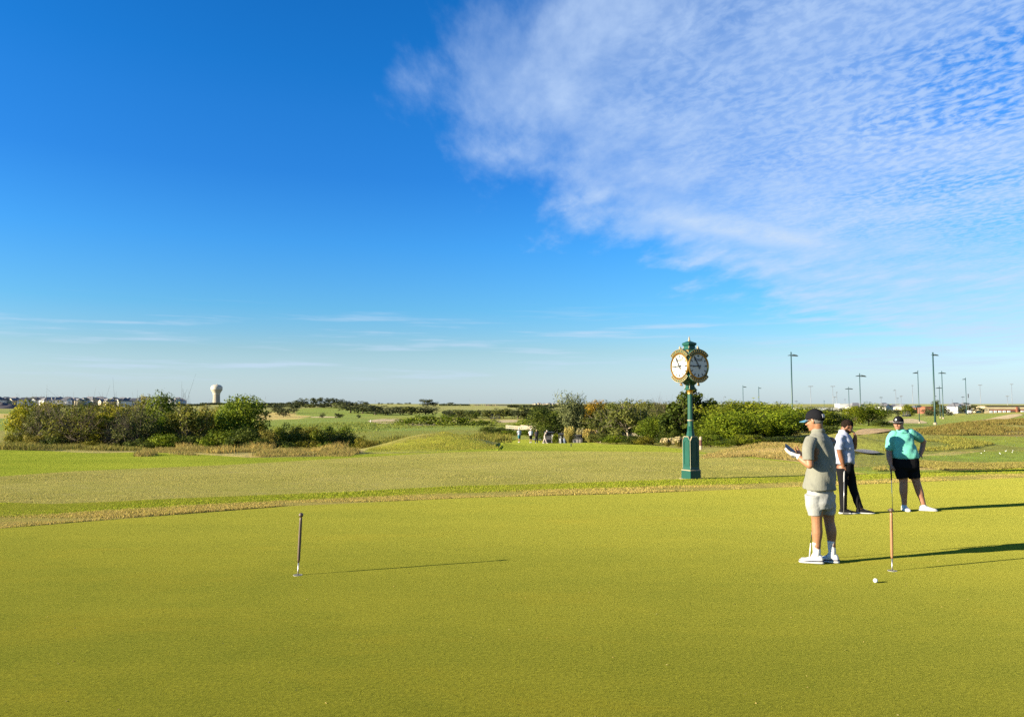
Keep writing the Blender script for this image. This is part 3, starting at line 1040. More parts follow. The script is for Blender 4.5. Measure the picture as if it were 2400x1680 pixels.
def variant(kind, k):
    key = (kind, k)
    if key in CROWNS:
        return CROWNS[key]
    s = hash_seed = sum(map(ord, kind)) * 7 + k * 131
    if kind == 'round':
        me, C = crown_mesh('crown', s, 5600, 54, .040, .10)
        tr = trunk_mesh('trunk', s, C, .3, .02, .02)
    elif kind == 'dense':
        me, C = crown_mesh('crown', s, 7500, 60, .037, .02, 'bush', (.11, .19), .10)
        tr = trunk_mesh('trunk', s, C, .22, .022)
    elif kind == 'bush':
        me, C = crown_mesh('foliage', s, 4600, 40, .048, .0, 'bush', (.10, .19), .1)
        tr = trunk_mesh('stem', s, C, .12, .016)
    elif kind == 'sparse':
        me, C = crown_mesh('crown', s, 3300, 64, .034, .14, 'flat', (.07, .13), .2)
        tr = trunk_mesh('trunk', s, C, .27, .018, .05, 34, 5)
    elif kind == 'open':
        me, C = crown_mesh('crown', s, 4600, 50, .042, .10, 'flat', (.07, .15), .2)
        tr = trunk_mesh('trunk', s, C, .30, .019, -.03, 20, 2)
    elif kind == 'bigleaf':
        me, C = crown_mesh('crown', s, 3000, 46, .060, .04, 'round', (.07, .13), .26, .75)
        tr = trunk_mesh('trunk', s, C, .42, .018, 0, 18, 1)
    elif kind == 'cone':
        me, C = crown_mesh('crown', s, 2600, 40, .04, .02, 'cone', (.08, .15), .06)
        tr = trunk_mesh('trunk', s, C, .3, .02)
    elif kind == 'feather':
        me = feather_mesh('crown', s, 9000, .06, 60, .055)
        C = np.array([[math.cos(a) * .2, math.sin(a) * .2, .5 + .3 * (i % 2)] for i, a in enumerate(np.linspace(0, 6, 11))])
        tr = trunk_mesh('trunk', s, C, .14, .014)
    elif kind == 'far':
        me, C = crown_mesh('crown', s, 700, 22, .085, .08, 'round', (.12, .22), .1, .7)
        tr = trunk_mesh('trunk', s, C, .25, .026, 0, 4)
    elif kind == 'farbush':
        me, C = crown_mesh('foliage', s, 500, 18, .09, .0, 'bush', (.14, .24), .1, .7)
        tr = None
    v = np.empty(len(me.vertices) * 3, dtype=np.float32)
    me.vertices.foreach_get('co', v)
    v = v.reshape(-1, 3)
    sxy = max(np.percentile(np.abs(v[:, :2]), 96), .1)
    kz, kxy = 1.0 / np.percentile(v[:, 2], 99.3), .5 / sxy
    for q in (me, tr):
        if q is not None:
            w_ = np.empty(len(q.vertices) * 3, dtype=np.float32)
            q.vertices.foreach_get('co', w_)
            w_ = w_.reshape(-1, 3)
            w_[:, 2] *= kz
            w_[:, :2] *= kxy
            q.vertices.foreach_set('co', w_.ravel())
            q.update()
    CROWNS[key] = (me, tr)
    return CROWNS[key]


LEAFC = dict(dark=(.085, .115, .016), green=(.14, .19, .014), olive=(.21, .20, .02), yellow=(.185, .22, .015), bright=(.175, .235, .013),
             grey=(.125, .14, .035), brown=(.175, .18, .026), orange=(.36, .235, .02), silver=(.17, .19, .07), gold=(.27, .265, .016), far=(.085, .10, .04),
             fargreen=(.13, .16, .04), rust=(.205, .18, .025), golden=(.27, .24, .04), greygreen=(.145, .165, .035))
LEAFC = {k_: tuple(q * .62 for q in v_) for k_, v_ in LEAFC.items()}
_vk = [0]


def plant(name, label, px, depth, top, wpx, kind, colour, cat=None, group=None, bark=None, base=None, sink=.12, nvar=3):
    """one tree or shrub standing at its distance; top and width come from the photograph."""
    g = on_ground(px, depth)
    ztop = at(px, top, depth)[2]
    h = max(ztop - g[2] + sink, .25)
    w = 1.22 * wpx / FPX * depth
    _vk[0] += 1
    rng = random.Random(_vk[0] * 17)
    me, tr = variant(kind, _vk[0] % nvar)
    is_tree = kind in ('round', 'dense', 'sparse', 'open', 'bigleaf', 'cone', 'far', 'feather')
    root = empty(name, (g[0], g[1], g[2] - sink), rng.uniform(0, 6.28))
    tag(root, label, cat or ('tree' if is_tree else 'shrub'), group)
    part = 'crown' if is_tree else 'foliage'
    for nm, m_ in ((part, me), ('trunk' if is_tree else 'stem', tr)):
        if m_ is None:
            continue
        o = bpy.data.objects.new(nm, m_)
        link(o, root)
        o.scale = (w, w, h)
        o.color = LEAFC[colour] + (1.0,) if isinstance(colour, str) else tuple(colour) + (1.0,)
        if nm in ('trunk', 'stem') and not m_.materials:
            m_.materials.append(M_bark)
        if nm in ('trunk', 'stem') and bark is not None:
            o.material_slots[0].link = 'OBJECT'
            o.material_slots[0].material = bark
    return root


T = 'tree clump left of the valley'
TREES = [
    # name, label, px, depth, top py, width px, kind, colour, bark
    ('tree', 'rounded dark green tree at the outer left end of the clump', 50, 100, 956, 42, 'dense', 'green'),
    ('tree', 'yellow-green tree at the outer left of the clump, in front of the houses', 78, 93, 941, 74, 'round', 'gold'),
    ('tree', 'tall yellow-topped tree behind the bare grey tree at the clump end', 118, 99, 943, 74, 'round', 'olive'),
    ('tree', 'grey half-bare tree with thin upright trunk near the left end of the clump', 104, 86, 955, 84, 'sparse', 'grey', M_grey),
    ('tree', 'dark tree behind the leaning trunk, left half of the clump', 200, 98, 944, 78, 'dense', 'dark'),
    ('tree', 'brownish half-bare tree with a leaning trunk, front of the clump', 176, 82, 952, 92, 'sparse', 'brown', M_bark),
    ('tree', 'yellow-green tree with a straight dark trunk, middle of the clump', 256, 85, 957, 74, 'open', 'gold'),
    ('tree', 'olive tree behind the yellow-green one, middle of the clump', 262, 97, 943, 82, 'dense', 'olive'),
    ('tree', 'grey leafless-looking tree with forked trunk, centre of the clump', 312, 83, 957, 92, 'sparse', 'grey', M_grey),
    ('tree', 'tall narrow tree rising above the clump, left of its highest crown', 331, 104, 930, 54, 'round', 'olive'),
    ('tree', 'tallest dark green tree of the left clump', 374, 103, 924, 64, 'dense', 'green'),
    ('tree', 'low bright green tree right of the grey forked one', 378, 88, 970, 70, 'dense', 'bright'),
    ('tree', 'orange-brown thinning tree with visible twigs, right half of the clump', 436, 85, 952, 84, 'open', 'brown', M_grey),
    ('tree', 'rust-coloured tree beside the orange-brown one, below the water tower', 474, 92, 955, 62, 'open', 'rust'),
    ('tree', 'olive tree standing just below the water tower', 500, 100, 957, 50, 'round', 'olive'),
    ('tree', 'big dark green tree at the right end of the left clump', 566, 90, 930, 88, 'dense', 'green'),
    ('tree', 'green tree filling the gap left of the big dark one', 532, 94, 944, 44, 'round', 'bright'),
]
for r in TREES:
    t_ = plant(r[0], r[1], r[2], r[3], r[4], r[5], r[6], r[7], bark=r[8] if len(r) > 8 else None, group=T)
    for o in t_.children:
        o.color = tuple(q * 1.2 for q in o.color[:3]) + (1.0,)
S = 'shrubs along the valley on the left'
SHRUBS = [
    ('golden-olive shrub at the far left end under the yellow-green tree', 52, 84, 1012, 56, 'bush', 'olive'),
    ('pale olive shrub left of the bare grey tree', 78, 80, 1020, 40, 'bush', 'golden'),
    ('dark low shrub under the bare grey tree', 128, 80, 1022, 52, 'bush', 'dark'),
    ('dark green shrub beneath the leaning trunk tree', 146, 88, 996, 62, 'bush', 'dark'),
    ('yellow shrub right of the leaning trunk', 214, 80, 1032, 46, 'bush', 'olive'),
    ('small green shrub under the straight dark trunk', 240, 84, 1020, 50, 'bush', 'yellow'),
    ('dark green shrub at the foot of the forked grey tree', 318, 78, 1030, 70, 'bush', 'dark'),
    ('green shrub below the low bright tree', 384, 80, 1018, 60, 'bush', 'bright'),
    ('dark shrub below the orange-brown tree', 446, 82, 1022, 58, 'bush', 'dark'),
    ('bright shrub under the rust-coloured tree', 478, 80, 1026, 38, 'bush', 'bright'),
    ('deep green shrub below the big dark tree', 522, 82, 1008, 62, 'bush', 'green'),
    ('round dark shrub at the right foot of the big dark tree', 570, 80, 1004, 58, 'bush', 'dark'),
    ('olive shrub just right of the left clump', 606, 88, 992, 48, 'bush', 'olive'),
    ('dark low shrub in front of the olive one', 602, 79, 1026, 50, 'bush', 'dark'),
    ('small yellow-green shrub in the middle of the hedge', 650, 88, 1004, 30, 'bush', 'yellow'),
    ('dark green shrub at the top edge of the hedge', 664, 98, 996, 50, 'bush', 'dark'),
    ('golden shrub in the hedge', 626, 85, 1010, 40, 'bush', 'golden'),
    ('dark shrub along the lower edge of the hedge', 660, 79, 1036, 56, 'bush', 'dark'),
    ('olive shrub on the bank above the golden grass', 694, 90, 1004, 44, 'bush', 'olive'),
    ('wide olive shrub along the hedge top', 716, 100, 1000, 60, 'bush', 'olive'),
    ('bright yellow-green shrub right of the hedge middle', 744, 90, 1008, 34, 'bush', 'yellow'),
    ('brown dry shrub right of the bright one', 768, 94, 1008, 48, 'bush', 'rust'),
    ('green shrub reaching up to the far fairway', 790, 104, 1000, 60, 'bush', 'green'),
    ('dark shrub near the right end of the hedge', 816, 92, 1016, 44, 'bush', 'dark'),
    ('pale olive shrub at the right end of the hedge', 846, 86, 1024, 40, 'bush', 'olive'),
    ('low rusty shrub before the mound', 866, 80, 1034, 44, 'bush', 'rust'),
    ('low olive shrub in front of the hedge', 722, 80, 1034, 52, 'bush', 'olive'),
    ('low green shrub half hidden by golden grass', 772, 78, 1038, 50, 'bush', 'green'),
    ('small dark shrub amid the golden grass', 700, 66, 1054, 26, 'bush', 'olive'),
]
for lb, px, dp, top, w, k, c in SHRUBS:
    plant('shrub', lb, px, dp, top, w, k, c, group=S)
G = 'trees right of the cart path'
RT = [
    ('tree', 'dark green tree left of the golf carts, end of the right hand wood', 1272, 118, 956, 62, 'dense', 'dark'),
    ('tree', 'green tree between the dark one and the silvery one', 1312, 122, 964, 50, 'dense', 'green'),
    ('tree', 'tall silvery tree with wispy windblown branches', 1344, 108, 925, 44, 'feather', 'silver'),
    ('tree', 'dark green undergrowth tree beneath the silvery one', 1362, 112, 957, 58, 'dense', 'dark'),
    ('tree', 'orange autumn tree right of the silvery one', 1396, 116, 940, 50, 'round', 'orange'),
    ('tree', 'olive tree right of the orange one', 1434, 110, 946, 54, 'round', 'greygreen'),
    ('tree', 'green tree in front of the orange one', 1408, 104, 964, 60, 'open', 'greygreen', M_pale),
    ('tree', 'mixed brown and green tree with pale straight trunk', 1472, 92, 940, 84, 'open', 'greygreen', M_pale),
    ('tree', 'brown thinning tree behind the pale trunk', 1496, 108, 941, 66, 'round', 'brown'),
    ('tree', 'dark olive tree right of the pale trunk', 1526, 104, 944, 56, 'dense', 'greygreen'),
    ('tree', 'grey-brown leafless-looking tree left of the clock', 1548, 98, 948, 58, 'sparse', 'grey', M_grey),
    ('tree', 'olive tree behind the clock column', 1590, 112, 944, 60, 'round', 'olive'),
    ('tree', 'low green tree left of the clock base', 1530, 86, 978, 56, 'dense', 'green'),
    ('tree', 'tall dark tree with large leaves right behind the clock', 1624, 80, 912, 84, 'bigleaf', 'dark'),
    ('tree', 'dark leafy lower tree left behind the clock', 1590, 78, 946, 64, 'bigleaf', 'dark'),
    ('tree', 'dark tree right of the clock, under the tall large-leaved one', 1640, 84, 960, 70, 'bigleaf', 'dark'),
    ('tree', 'rusty tree crown showing just right of the tall dark one', 1668, 104, 950, 56, 'round', 'rust'),
    ('tree', 'yellow-green willow nearest the clock', 1694, 78, 950, 74, 'feather', 'yellow'),
    ('tree', 'yellow-green willow in the middle of the right hand thicket', 1740, 84, 943, 84, 'feather', 'yellow'),
    ('tree', 'rust-tinged willow behind the thicket', 1722, 100, 944, 66, 'round', 'olive'),
    ('tree', 'bright willow left of the man with the phone', 1800, 82, 950, 80, 'feather', 'yellow'),
    ('tree', 'olive crown at the top of the thicket, second pole from the clock', 1784, 100, 946, 70, 'round', 'yellow'),
    ('tree', 'bright green tree beside the phone holder, under the tallest pole left', 1846, 86, 954, 76, 'feather', 'bright'),
    ('tree', 'olive tree behind the phone holder', 1890, 96, 956, 66, 'dense', 'yellow'),
    ('tree', 'dark inner tree of the thicket', 1770, 80, 974, 84, 'dense', 'green'),
    ('tree', 'dark tree at the shaded end of the thicket', 1850, 84, 978, 84, 'dense', 'dark'),
    ('tree', 'dark green tree low in the thicket near the clock', 1690, 74, 984, 70, 'dense', 'green'),
    ('tree', 'low green tree behind the heads of the two golfers', 1944, 120, 966, 68, 'dense', 'green'),
    ('tree', 'bushy green tree right of the light pole behind the golfers', 2036, 170, 946, 62, 'dense', 'green'),
    ('tree', 'small green tree left of the same light pole', 2004, 168, 952, 44, 'dense', 'yellow'),
]
RT += [
    ('tree', 'olive crown behind the orange tree', 1420, 126, 944, 70, 'dense', 'greygreen'),
    ('tree', 'green backing tree left of the pale trunk', 1452, 120, 945, 70, 'dense', 'green'),
    ('tree', 'olive backing tree right of the pale trunk', 1510, 122, 945, 80, 'dense', 'greygreen'),
    ('tree', 'dull crown on the skyline left behind the clock', 1560, 124, 946, 70, 'dense', 'brown'),
    ('tree', 'green crown on the skyline right behind the clock', 1690, 118, 947, 80, 'dense', 'yellow'),
    ('tree', 'round crown on the skyline between two thin light poles', 1756, 118, 943, 70, 'dense', 'yellow'),
    ('tree', 'orange-tipped crown on the skyline left of the tallest pole', 1826, 116, 950, 70, 'dense', 'greygreen'),
    ('tree', 'yellow crown behind the black cap', 1900, 118, 956, 80, 'dense', 'yellow'),
    ('tree', 'bright middle tree of the thicket in front of the willows', 1716, 72, 966, 70, 'feather', 'bright'),
    ('tree', 'broad bright tree of the thicket behind the phone', 1822, 76, 962, 90, 'feather', 'bright'),
    ('tree', 'dark inner tree beside the clock pedestal', 1662, 76, 980, 66, 'dense', 'green'),
    ('tree', 'shaded green tree low between pale trunk and clock', 1560, 88, 972, 60, 'dense', 'green'),
]
for r in RT:
    plant(r[0], r[1], r[2], r[3], r[4], r[5], r[6], r[7], bark=r[8] if len(r) > 8 else None, group=G)
RS = [
    ('dark shrub in front of the carts, under the dark tree', 1290, 112, 996, 50, 'bush', 'dark'),
    ('green shrub beside the first cart', 1306, 103, 1016, 18, 'bush', 'yellow'),
    ('green bush at the foot of the pale trunk', 1446, 86, 1020, 52, 'bush', 'bright'),
    ('dark bush right of the pale trunk', 1488, 84, 1020, 46, 'bush', 'dark'),
    ('olive bush between the pale trunk and the low green tree', 1510, 80, 1022, 40, 'bush', 'olive'),
    ('dark bush behind the pampas grass', 1566, 76, 1012, 46, 'bush', 'dark'),
    ('green bush right of the clock pedestal', 1666, 62, 1018, 48, 'bush', 'green'),
    ('bright bush at the front of the thicket', 1708, 60, 1030, 56, 'bush', 'green'),
    ('yellow-green bush at the front of the thicket, left of the phone', 1752, 60, 1018, 60, 'bush', 'yellow'),
    ('dark bush at the shaded foot of the thicket', 1806, 60, 1024, 60, 'bush', 'dark'),
    ('dark bush behind the phone', 1856, 60, 1022, 62, 'bush', 'dark'),
    ('grey-green bush beside the third cart', 1402, 92, 1016, 34, 'bush', 'greygreen'),
    ('dark bush between two men, on the pale bank', 1936, 74, 998, 44, 'bush', 'dark'),
    ('low dark bush beside the far bunker behind the teal shirt', 2068, 160, 984, 40, 'bush', 'dark'),
]
for lb, px, dp, top, w, k, c in RS:
    plant('shrub', lb, px, dp, top, w, k, c, group='shrubs of the right hand wood')


# ---- plumed grass clumps (pampas)
def plume_clump(label, px, depth, top, wpx, colour=(.46, .39, .2), stems=26, seed=1, blade=(.2, .18, .045)):
    rng = np.random.RandomState(seed)
    g = on_ground(px, depth)
    h = at(px, top, depth)[2] - g[2]
    w = wpx / FPX * depth
    root = empty('pampas_grass', tuple(g))
    tag(root, label, 'grass clump', 'plumed grasses by the path')
    n = 700
    az = rng.rand(n) * 6.28
    s = rng.rand(n)
    out = (.1 + .45 * rng.rand(n)) * w
    base = np.stack([np.cos(az) * .12 * w, np.sin(az) * .12 * w, np.zeros(n)], 1)
    tip = np.stack([np.cos(az) * out, np.sin(az) * out, h * (.45 + .35 * rng.rand(n))], 1)
    side = np.stack([-np.sin(az), np.cos(az), np.zeros(n)], 1) * .03
    V = np.stack([base - side, base + side, tip], 1).reshape(-1, 3)
    me = mesh_np('blades', V, np.arange(n * 3).reshape(n, 3))
    attr(me, 'var', rng.rand(n), 'FACE')
    o = obj('blades', me, M_leaf, root)
    o.color = blade + (1,)
    P, N_ = [], []
    for k in range(stems):
        a = rng.rand() * 6.28
        r0 = rng.rand() ** .5 * .42 * w
        z1 = h * (.72 + .28 * rng.rand())
        m = 60
        t_ = rng.rand(m)
        P.append(np.stack([np.cos(a) * r0 * (1 + .1 * t_) + rng.normal(size=m) * .05, np.sin(a) * r0 + rng.normal(size=m) * .05, z1 - .42 * h * t_ * .9], 1))
        N_.append(rng.normal(size=(m, 3)) + np.array([np.cos(a), np.sin(a), .3]))
    V, F = leaves(rng, np.concatenate(P), np.concatenate(N_), np.full(stems * 60, .13), .5)
    me = mesh_np('plumes', V, F)
    attr(me, 'var', rng.rand(len(F)), 'FACE')
    o = obj('plumes', me, M_leaf, root)
    o.color = tuple(colour) + (1,)
    return root


plume_clump('cream plumed grass clump left of the clock pedestal, outer one', 1564, 64, 1026, 30, seed=3)
plume_clump('cream plumed grass clump touching the clock pedestal', 1592, 60, 1023, 34, seed=4)
plume_clump('yellow plumed grass clump between the carts', 1334, 99, 998, 30, (.42, .36, .10), seed=5)
plume_clump('tall yellow plumed grass right of the third cart', 1382, 96, 1004, 34, (.40, .31, .085), seed=6)
plume_clump('pale plumed grass behind the third cart', 1362, 104, 1000, 26, (.3, .27, .13), seed=7)

# ---- far trees on the hills
FT = [
    ('wide dark tree on the crest above the far green, first from the left', 716, 620, 936, 40), ('round dark tree on the crest, second from the left', 744, 640, 934, 20),
    ('dark tree with reddish top in the crest row', 776, 640, 935, 26), ('round tree right of the reddish one on the crest', 798, 640, 938, 24),
    ('small tree at the left start of the crest row', 688, 600, 944, 20), ('pale bushy tree in the gap of the crest row', 728, 560, 949, 18),
    ('dark tree in the hollow of the crest row', 757, 560, 946, 26), ('olive tree at the right end of the crest row', 794, 560, 947, 24),
    ('large dark tree starting the lower wood', 822, 480, 943, 42), ('dark broad tree, second of the lower wood', 850, 470, 949, 44),
    ('tall slim tree rising from the lower wood', 856, 620, 944, 9), ('dark tree in the middle of the lower wood', 880, 430, 952, 34),
    ('brownish dark tree right of the lower wood middle', 908, 420, 958, 30), ('dark tree, fourth of the lower wood', 938, 430, 955, 34),
    ('olive dark tree near the end of the lower wood', 966, 430, 955, 32), ('last dark tree of the lower wood', 998, 430, 952, 38),
    ('lone broad dark tree on the dry ridge', 998, 800, 938, 23), ('small tree beside the lone one on the dry ridge', 1017, 800, 944, 12),
]
for lb, px, dp, top, w in FT:
    plant('tree', lb, px, dp, top - 2.5, w * 1.15, 'far', 'far' if 'olive' not in lb and 'pale' not in lb else 'greygreen', group='trees on the far hills', sink=.5)
FT2 = [(627, 420, 961, 14), (664, 400, 957, 28), (650, 470, 952, 22), (756, 330, 967, 10), (789, 330, 968, 9), (798, 330, 970, 12), (840, 350, 970, 8), (690, 470, 947, 16)]
for i, (px, dp, top, w) in enumerate(FT2):
    plant('tree', ['young tree on the pale rough left of the far green', 'spreading young tree on the pale rough', 'grey-green tree behind the pale rough', 'young tree behind the dark far bunker',
                   'slim young tree on the far fairway edge', 'round young tree on the far fairway edge', 'smallest young tree right of the far fairway', 'tree at the left foot of the crest row'][i],
          px, dp, top, w, 'far', 'far', group='young trees round the far green', sink=.3)
for px, w in ((888, 4), (895, 4), (919, 6), (934, 7), (941, 6), (952, 6), (960, 5), (1040, 10), (1056, 12), (910, 5)):
    plant('tree', 'tiny dark tree on the skyline of the dry ridge', px, 1150, 943 + (px % 3), w, 'far', 'far', group='tiny trees on the dry ridge', sink=1.0)
for i, (px, dp, top, w, c) in enumerate([(1052, 360, 960, 30, 'far'), (1078, 350, 960, 28, 'grey'), (1104, 340, 962, 28, 'fargreen'), (1118, 330, 964, 16, 'dark'), (1148, 350, 961, 34, 'grey'),
                                         (1180, 340, 957, 36, 'greygreen'), (1214, 330, 954, 40, 'far'), (1240, 330, 952, 40, 'greygreen'), (1270, 360, 950, 50, 'far')]):
    plant('tree', ['dull green tree at the left of the row below the pink school', 'grey leafless-looking tree below the pink school', 'green tree in the row below the pink school', 'small dark tree right below the pink school',
                   'grey tree right of the small dark one', 'grey-green tree below the dark hall', 'dull tree right of the dark hall', 'grey-green tree behind the two walkers', 'dull tree farthest right in the row'][i],
          px, dp, top, w, 'far', c, group='tree row below the school', sink=.5)
for i, (px, dp, top, w) in enumerate([(948, 225, 978, 36), (976, 228, 974, 40), (1006, 232, 972, 44), (1036, 230, 971, 44), (1066, 228, 972, 42), (1094, 232, 978, 36), (1124, 236, 982, 34), (1152, 236, 983, 36), (1230, 225, 981, 40)]):
    plant('shrub', ['bright green bush at the left end of the far row beside the sand', 'second bright bush of the far row', 'tall bright bush of the far row', 'tallest bright bush, middle of the far row', 'dark green bush right of the tallest',
                    'lower bush sloping down to the right', 'low bush near the right end of the far row', 'last low bush of the far row', 'bright bush above the bridge, left of the dark tree'][i],
          px, dp, top, w, 'farbush', 'bright' if i != 4 else 'green', group='bright bushes by the far bunker', sink=.3)
for i, (px, dp, top, w, c) in enumerate([(1146, 150, 1000, 40, 'dark'), (1176, 146, 1002, 40, 'dark'), (1206, 140, 1006, 46, 'green'), (1236, 132, 1006, 44, 'green')]):
    plant('shrub', ['dark shrub on the bank left of the bridge', 'dark shrub at the bridge end', 'green shrub under the bridge behind the first walker', 'green shrub under the bridge behind the second walker'][i], px, dp, top, w, 'bush', c, group='shrubs at the bridge')
for i, (px, dp, top, w, c, k) in enumerate([(2197, 330, 938, 24, 'dark', 'cone'), (2210, 300, 951, 20, 'far', 'far'), (2222, 300, 958, 18, 'far', 'far'), (2126, 330, 948, 22, 'yellow', 'cone'), (2104, 340, 957, 14, 'far', 'far'),
                                            (2137, 350, 954, 14, 'far', 'far'), (2171, 340, 955, 22, 'far', 'far'), (2279, 400, 948, 22, 'far', 'far'), (2259, 400, 948, 18, 'far', 'far'), (2300, 420, 955, 9, 'far', 'far'), (1942, 420, 955, 26, 'far', 'far'), (1978, 420, 956, 24, 'far', 'far'), (2177, 330, 962, 18, 'far', 'far')]):
    plant('tree', ['tall dark conifer beside the thickest light pole', 'dull tree at the right foot of the dark conifer', 'low dull tree behind the paired poles', 'yellow-green pointed tree behind the cap of the teal golfer', 'dark tree left of the pointed one',
                   'small dark tree right of the pointed one', 'round dull tree before the red roof', 'tree at the left end of the long brick building', 'tree between house and brick building', 'slim young tree against the brick front',
                   'round dark tree below the white block', 'dark tree right below the white block', 'low round tree left of the thickest pole foot'][i], px, dp, top, w, k, c, group='trees before the far houses', sink=.3, nvar=2)

# ================================================================== far buildings, poles, bridge, carts
M_white = mat('white wall', (.55, .53, .49), .7, vary=.06, vscale=.3)
M_cream = mat('cream wall', (.40, .33, .20), .7, vary=.08, vscale=.3)
M_brickw = mat('red brick', (.21, .075, .04), .8, vary=.15, vscale=1.2)
M_pinkw = mat('pinkish stone', (.30, .18, .12), .8, vary=.1, vscale=.3)
M_roofd = mat('dark shingle roof', (.085, .085, .095), .85, vary=.25, vscale=.8)
M_roofg = mat('grey shingle roof', (.15, .145, .15), .85, vary=.2, vscale=.8)
M_glassd = mat('dark window glass', (.05, .06, .07), .15, spec=.7)
M_glassl = mat('pale window glass', (.4, .44, .46), .2, spec=.6)
M_trim = mat('dark metal trim', (.06, .055, .05), .5, metal=.3)
M_polegreen = mat('green painted pole', (.014, .046, .044), .45, vary=.12, vscale=.6)
M_polegrey = mat('grey steel pole', (.16, .165, .17), .5, metal=.4)
M_lamp = mat('dark lamp housing', (.035, .05, .05), .5)
M_concrete = mat('pale concrete', (.24, .20, .14), .85, vary=.15, vscale=.7, bump=.01, bscale=8)
M_black = mat('black plastic', (.018, .018, .02), .4)


def house_parts(style):
    """a two storey suburban house about 13 m wide, front towards -y."""
    rng = random.Random(style * 31 + 5)
    w, d, h = 12 + rng.random() * 4, 11, 5.2 + rng.random() * 1.0
    rh = 3.0 + rng.random() * .8
    wall, roof, win = MB(), MB(), MB()
    wall.box((0, 0, h / 2 - .5), (w, d, h + 1))
    gx = (-.22 if style % 2 else .24) * w
    gw = w * .42
    wall.box((gx, -d / 2 - .8, h / 2 - .5), (gw, 2.2, h + 1))
    wall.prism([(-gw / 2, h), (gw / 2, h), (0, h + gw * .42)], 0, 1.6, ((gx, -d / 2 - 1.88, 0), (1, 0, 0), (0, 0, 1), (0, 1, 0)))
    # hipped main roof and a gable over the bay
    e = .5
    r0 = [(-w / 2 - e, -d / 2 - e, h), (w / 2 + e, -d / 2 - e, h), (w / 2 + e, d / 2 + e, h), (-w / 2 - e, d / 2 + e, h)]
    r1 = [(-w * .2, 0, h + rh), (w * .2, 0, h + rh)]
    roof.add(r0 + r1, [[0, 1, 5, 4], [1, 2, 5], [2, 3, 4, 5], [3, 0, 4], [3, 2, 1, 0]])
    a = (gx - gw / 2 - .35, gx, gx + gw / 2 + .35)
    zt = h + gw * .42 + .18
    yb = -d / 2 - 2.1
    roof.add([(a[0], yb, h - .2), (a[1], yb, zt), (a[1], 0, zt), (a[0], 0, h - .2), (a[0], yb, h), (a[1], yb, zt + .22), (a[1], 0, zt + .22), (a[0], 0, h)],
             [[0, 1, 2, 3], [7, 6, 5, 4], [0, 4, 5, 1], [3, 2, 6, 7], [0, 3, 7, 4], [1, 5, 6, 2]])
    roof.add([(a[2], yb, h - .2), (a[1], yb, zt), (a[1], 0, zt), (a[2], 0, h - .2), (a[2], yb, h), (a[1], yb, zt + .22), (a[1], 0, zt + .22), (a[2], 0, h)],
             [[3, 2, 1, 0], [4, 5, 6, 7], [1, 5, 4, 0], [7, 6, 2, 3], [4, 7, 3, 0], [2, 6, 5, 1]])
    for x in (-.34, .0, .34):
        win.box((x * w, -d / 2 - .05, 1.7), (1.5, .12, 1.5))
    win.box((gx, -d / 2 - 1.93, 3.9), (1.6, .12, 1.3))
    win.box((gx, -d / 2 - 1.93, 1.3), (2.4, .12, 1.9))
    out = []
    for nm, b in (('wall', wall), ('roof', roof), ('window', win)):
        me = b.mesh(nm)
        bm = bmesh.new()
        bm.from_mesh(me)
        bmesh.ops.recalc_face_normals(bm, faces=bm.faces)
        bm.to_mesh(me)
        bm.free()
        out.append(me)
    return out


HOUSES = [house_parts(k) for k in range(4)]


def house(px, depth, k, rz, label, group, s=1.0, wallm=None, roofm=None, top=None):
    g = on_ground(px, depth)
    root = empty('house', tuple(g), rz)
    tag(root, label, 'house', group)
    if top is not None:
        s = (at(px, top, depth)[2] - g[2]) / 8.6
    root.scale = (s, s, s)
    for nm, me, m_ in zip(('wall', 'roof', 'window'), HOUSES[k], (wallm or M_white, roofm or M_roofd, M_glassd)):
        o = bpy.data.objects.new(nm, me)
        if not me.materials:
            me.materials.append(m_)
        link(o, root)
        o.material_slots[0].link = 'OBJECT'
        o.material_slots[0].material = m_
        if nm == 'window':
            o['kind'] = 'stuff'
    return root


rr = random.Random(4)
for row, (dep, n, x0, x1) in enumerate(((850, 19, -40, 330), (930, 22, -45, 430), (1010, 24, -30, 440))):
    for i in range(n):
        px = x0 + (x1 - x0) * (i + .5 * row % 1 + rr.uniform(-.25, .25)) / n
        wm_, rm_ = (M_white if rr.random() < .8 else M_cream), (M_roofd if rr.random() < .6 else M_roofg)
        nm_ = ('white' if wm_ is M_white else 'cream') + ' house with ' + ('dark' if rm_ is M_roofd else 'grey') + ' roof in the ' + ('front', 'middle', 'back')[row] + ' row on the left horizon'
        house(px, dep + rr.uniform(-18, 18), rr.randrange(4), rr.uniform(-.9, .9) + (.6 if rr.random() < .4 else 0), nm_, nm_.replace('house', 'houses').replace(' roof ', ' roofs '),
              .92 + rr.random() * .25, wm_, rm_)
for i, px in enumerate((1253, 1264, 1275, 1287, 1298, 1309)):
    house(px, 950 + 8 * (i % 3), i % 4, -.4 + .2 * i, 'small cream house on the horizon behind the silvery tree', 'cream houses on the central horizon', 1.0, M_cream, M_roofg, top=945 - (i % 2))
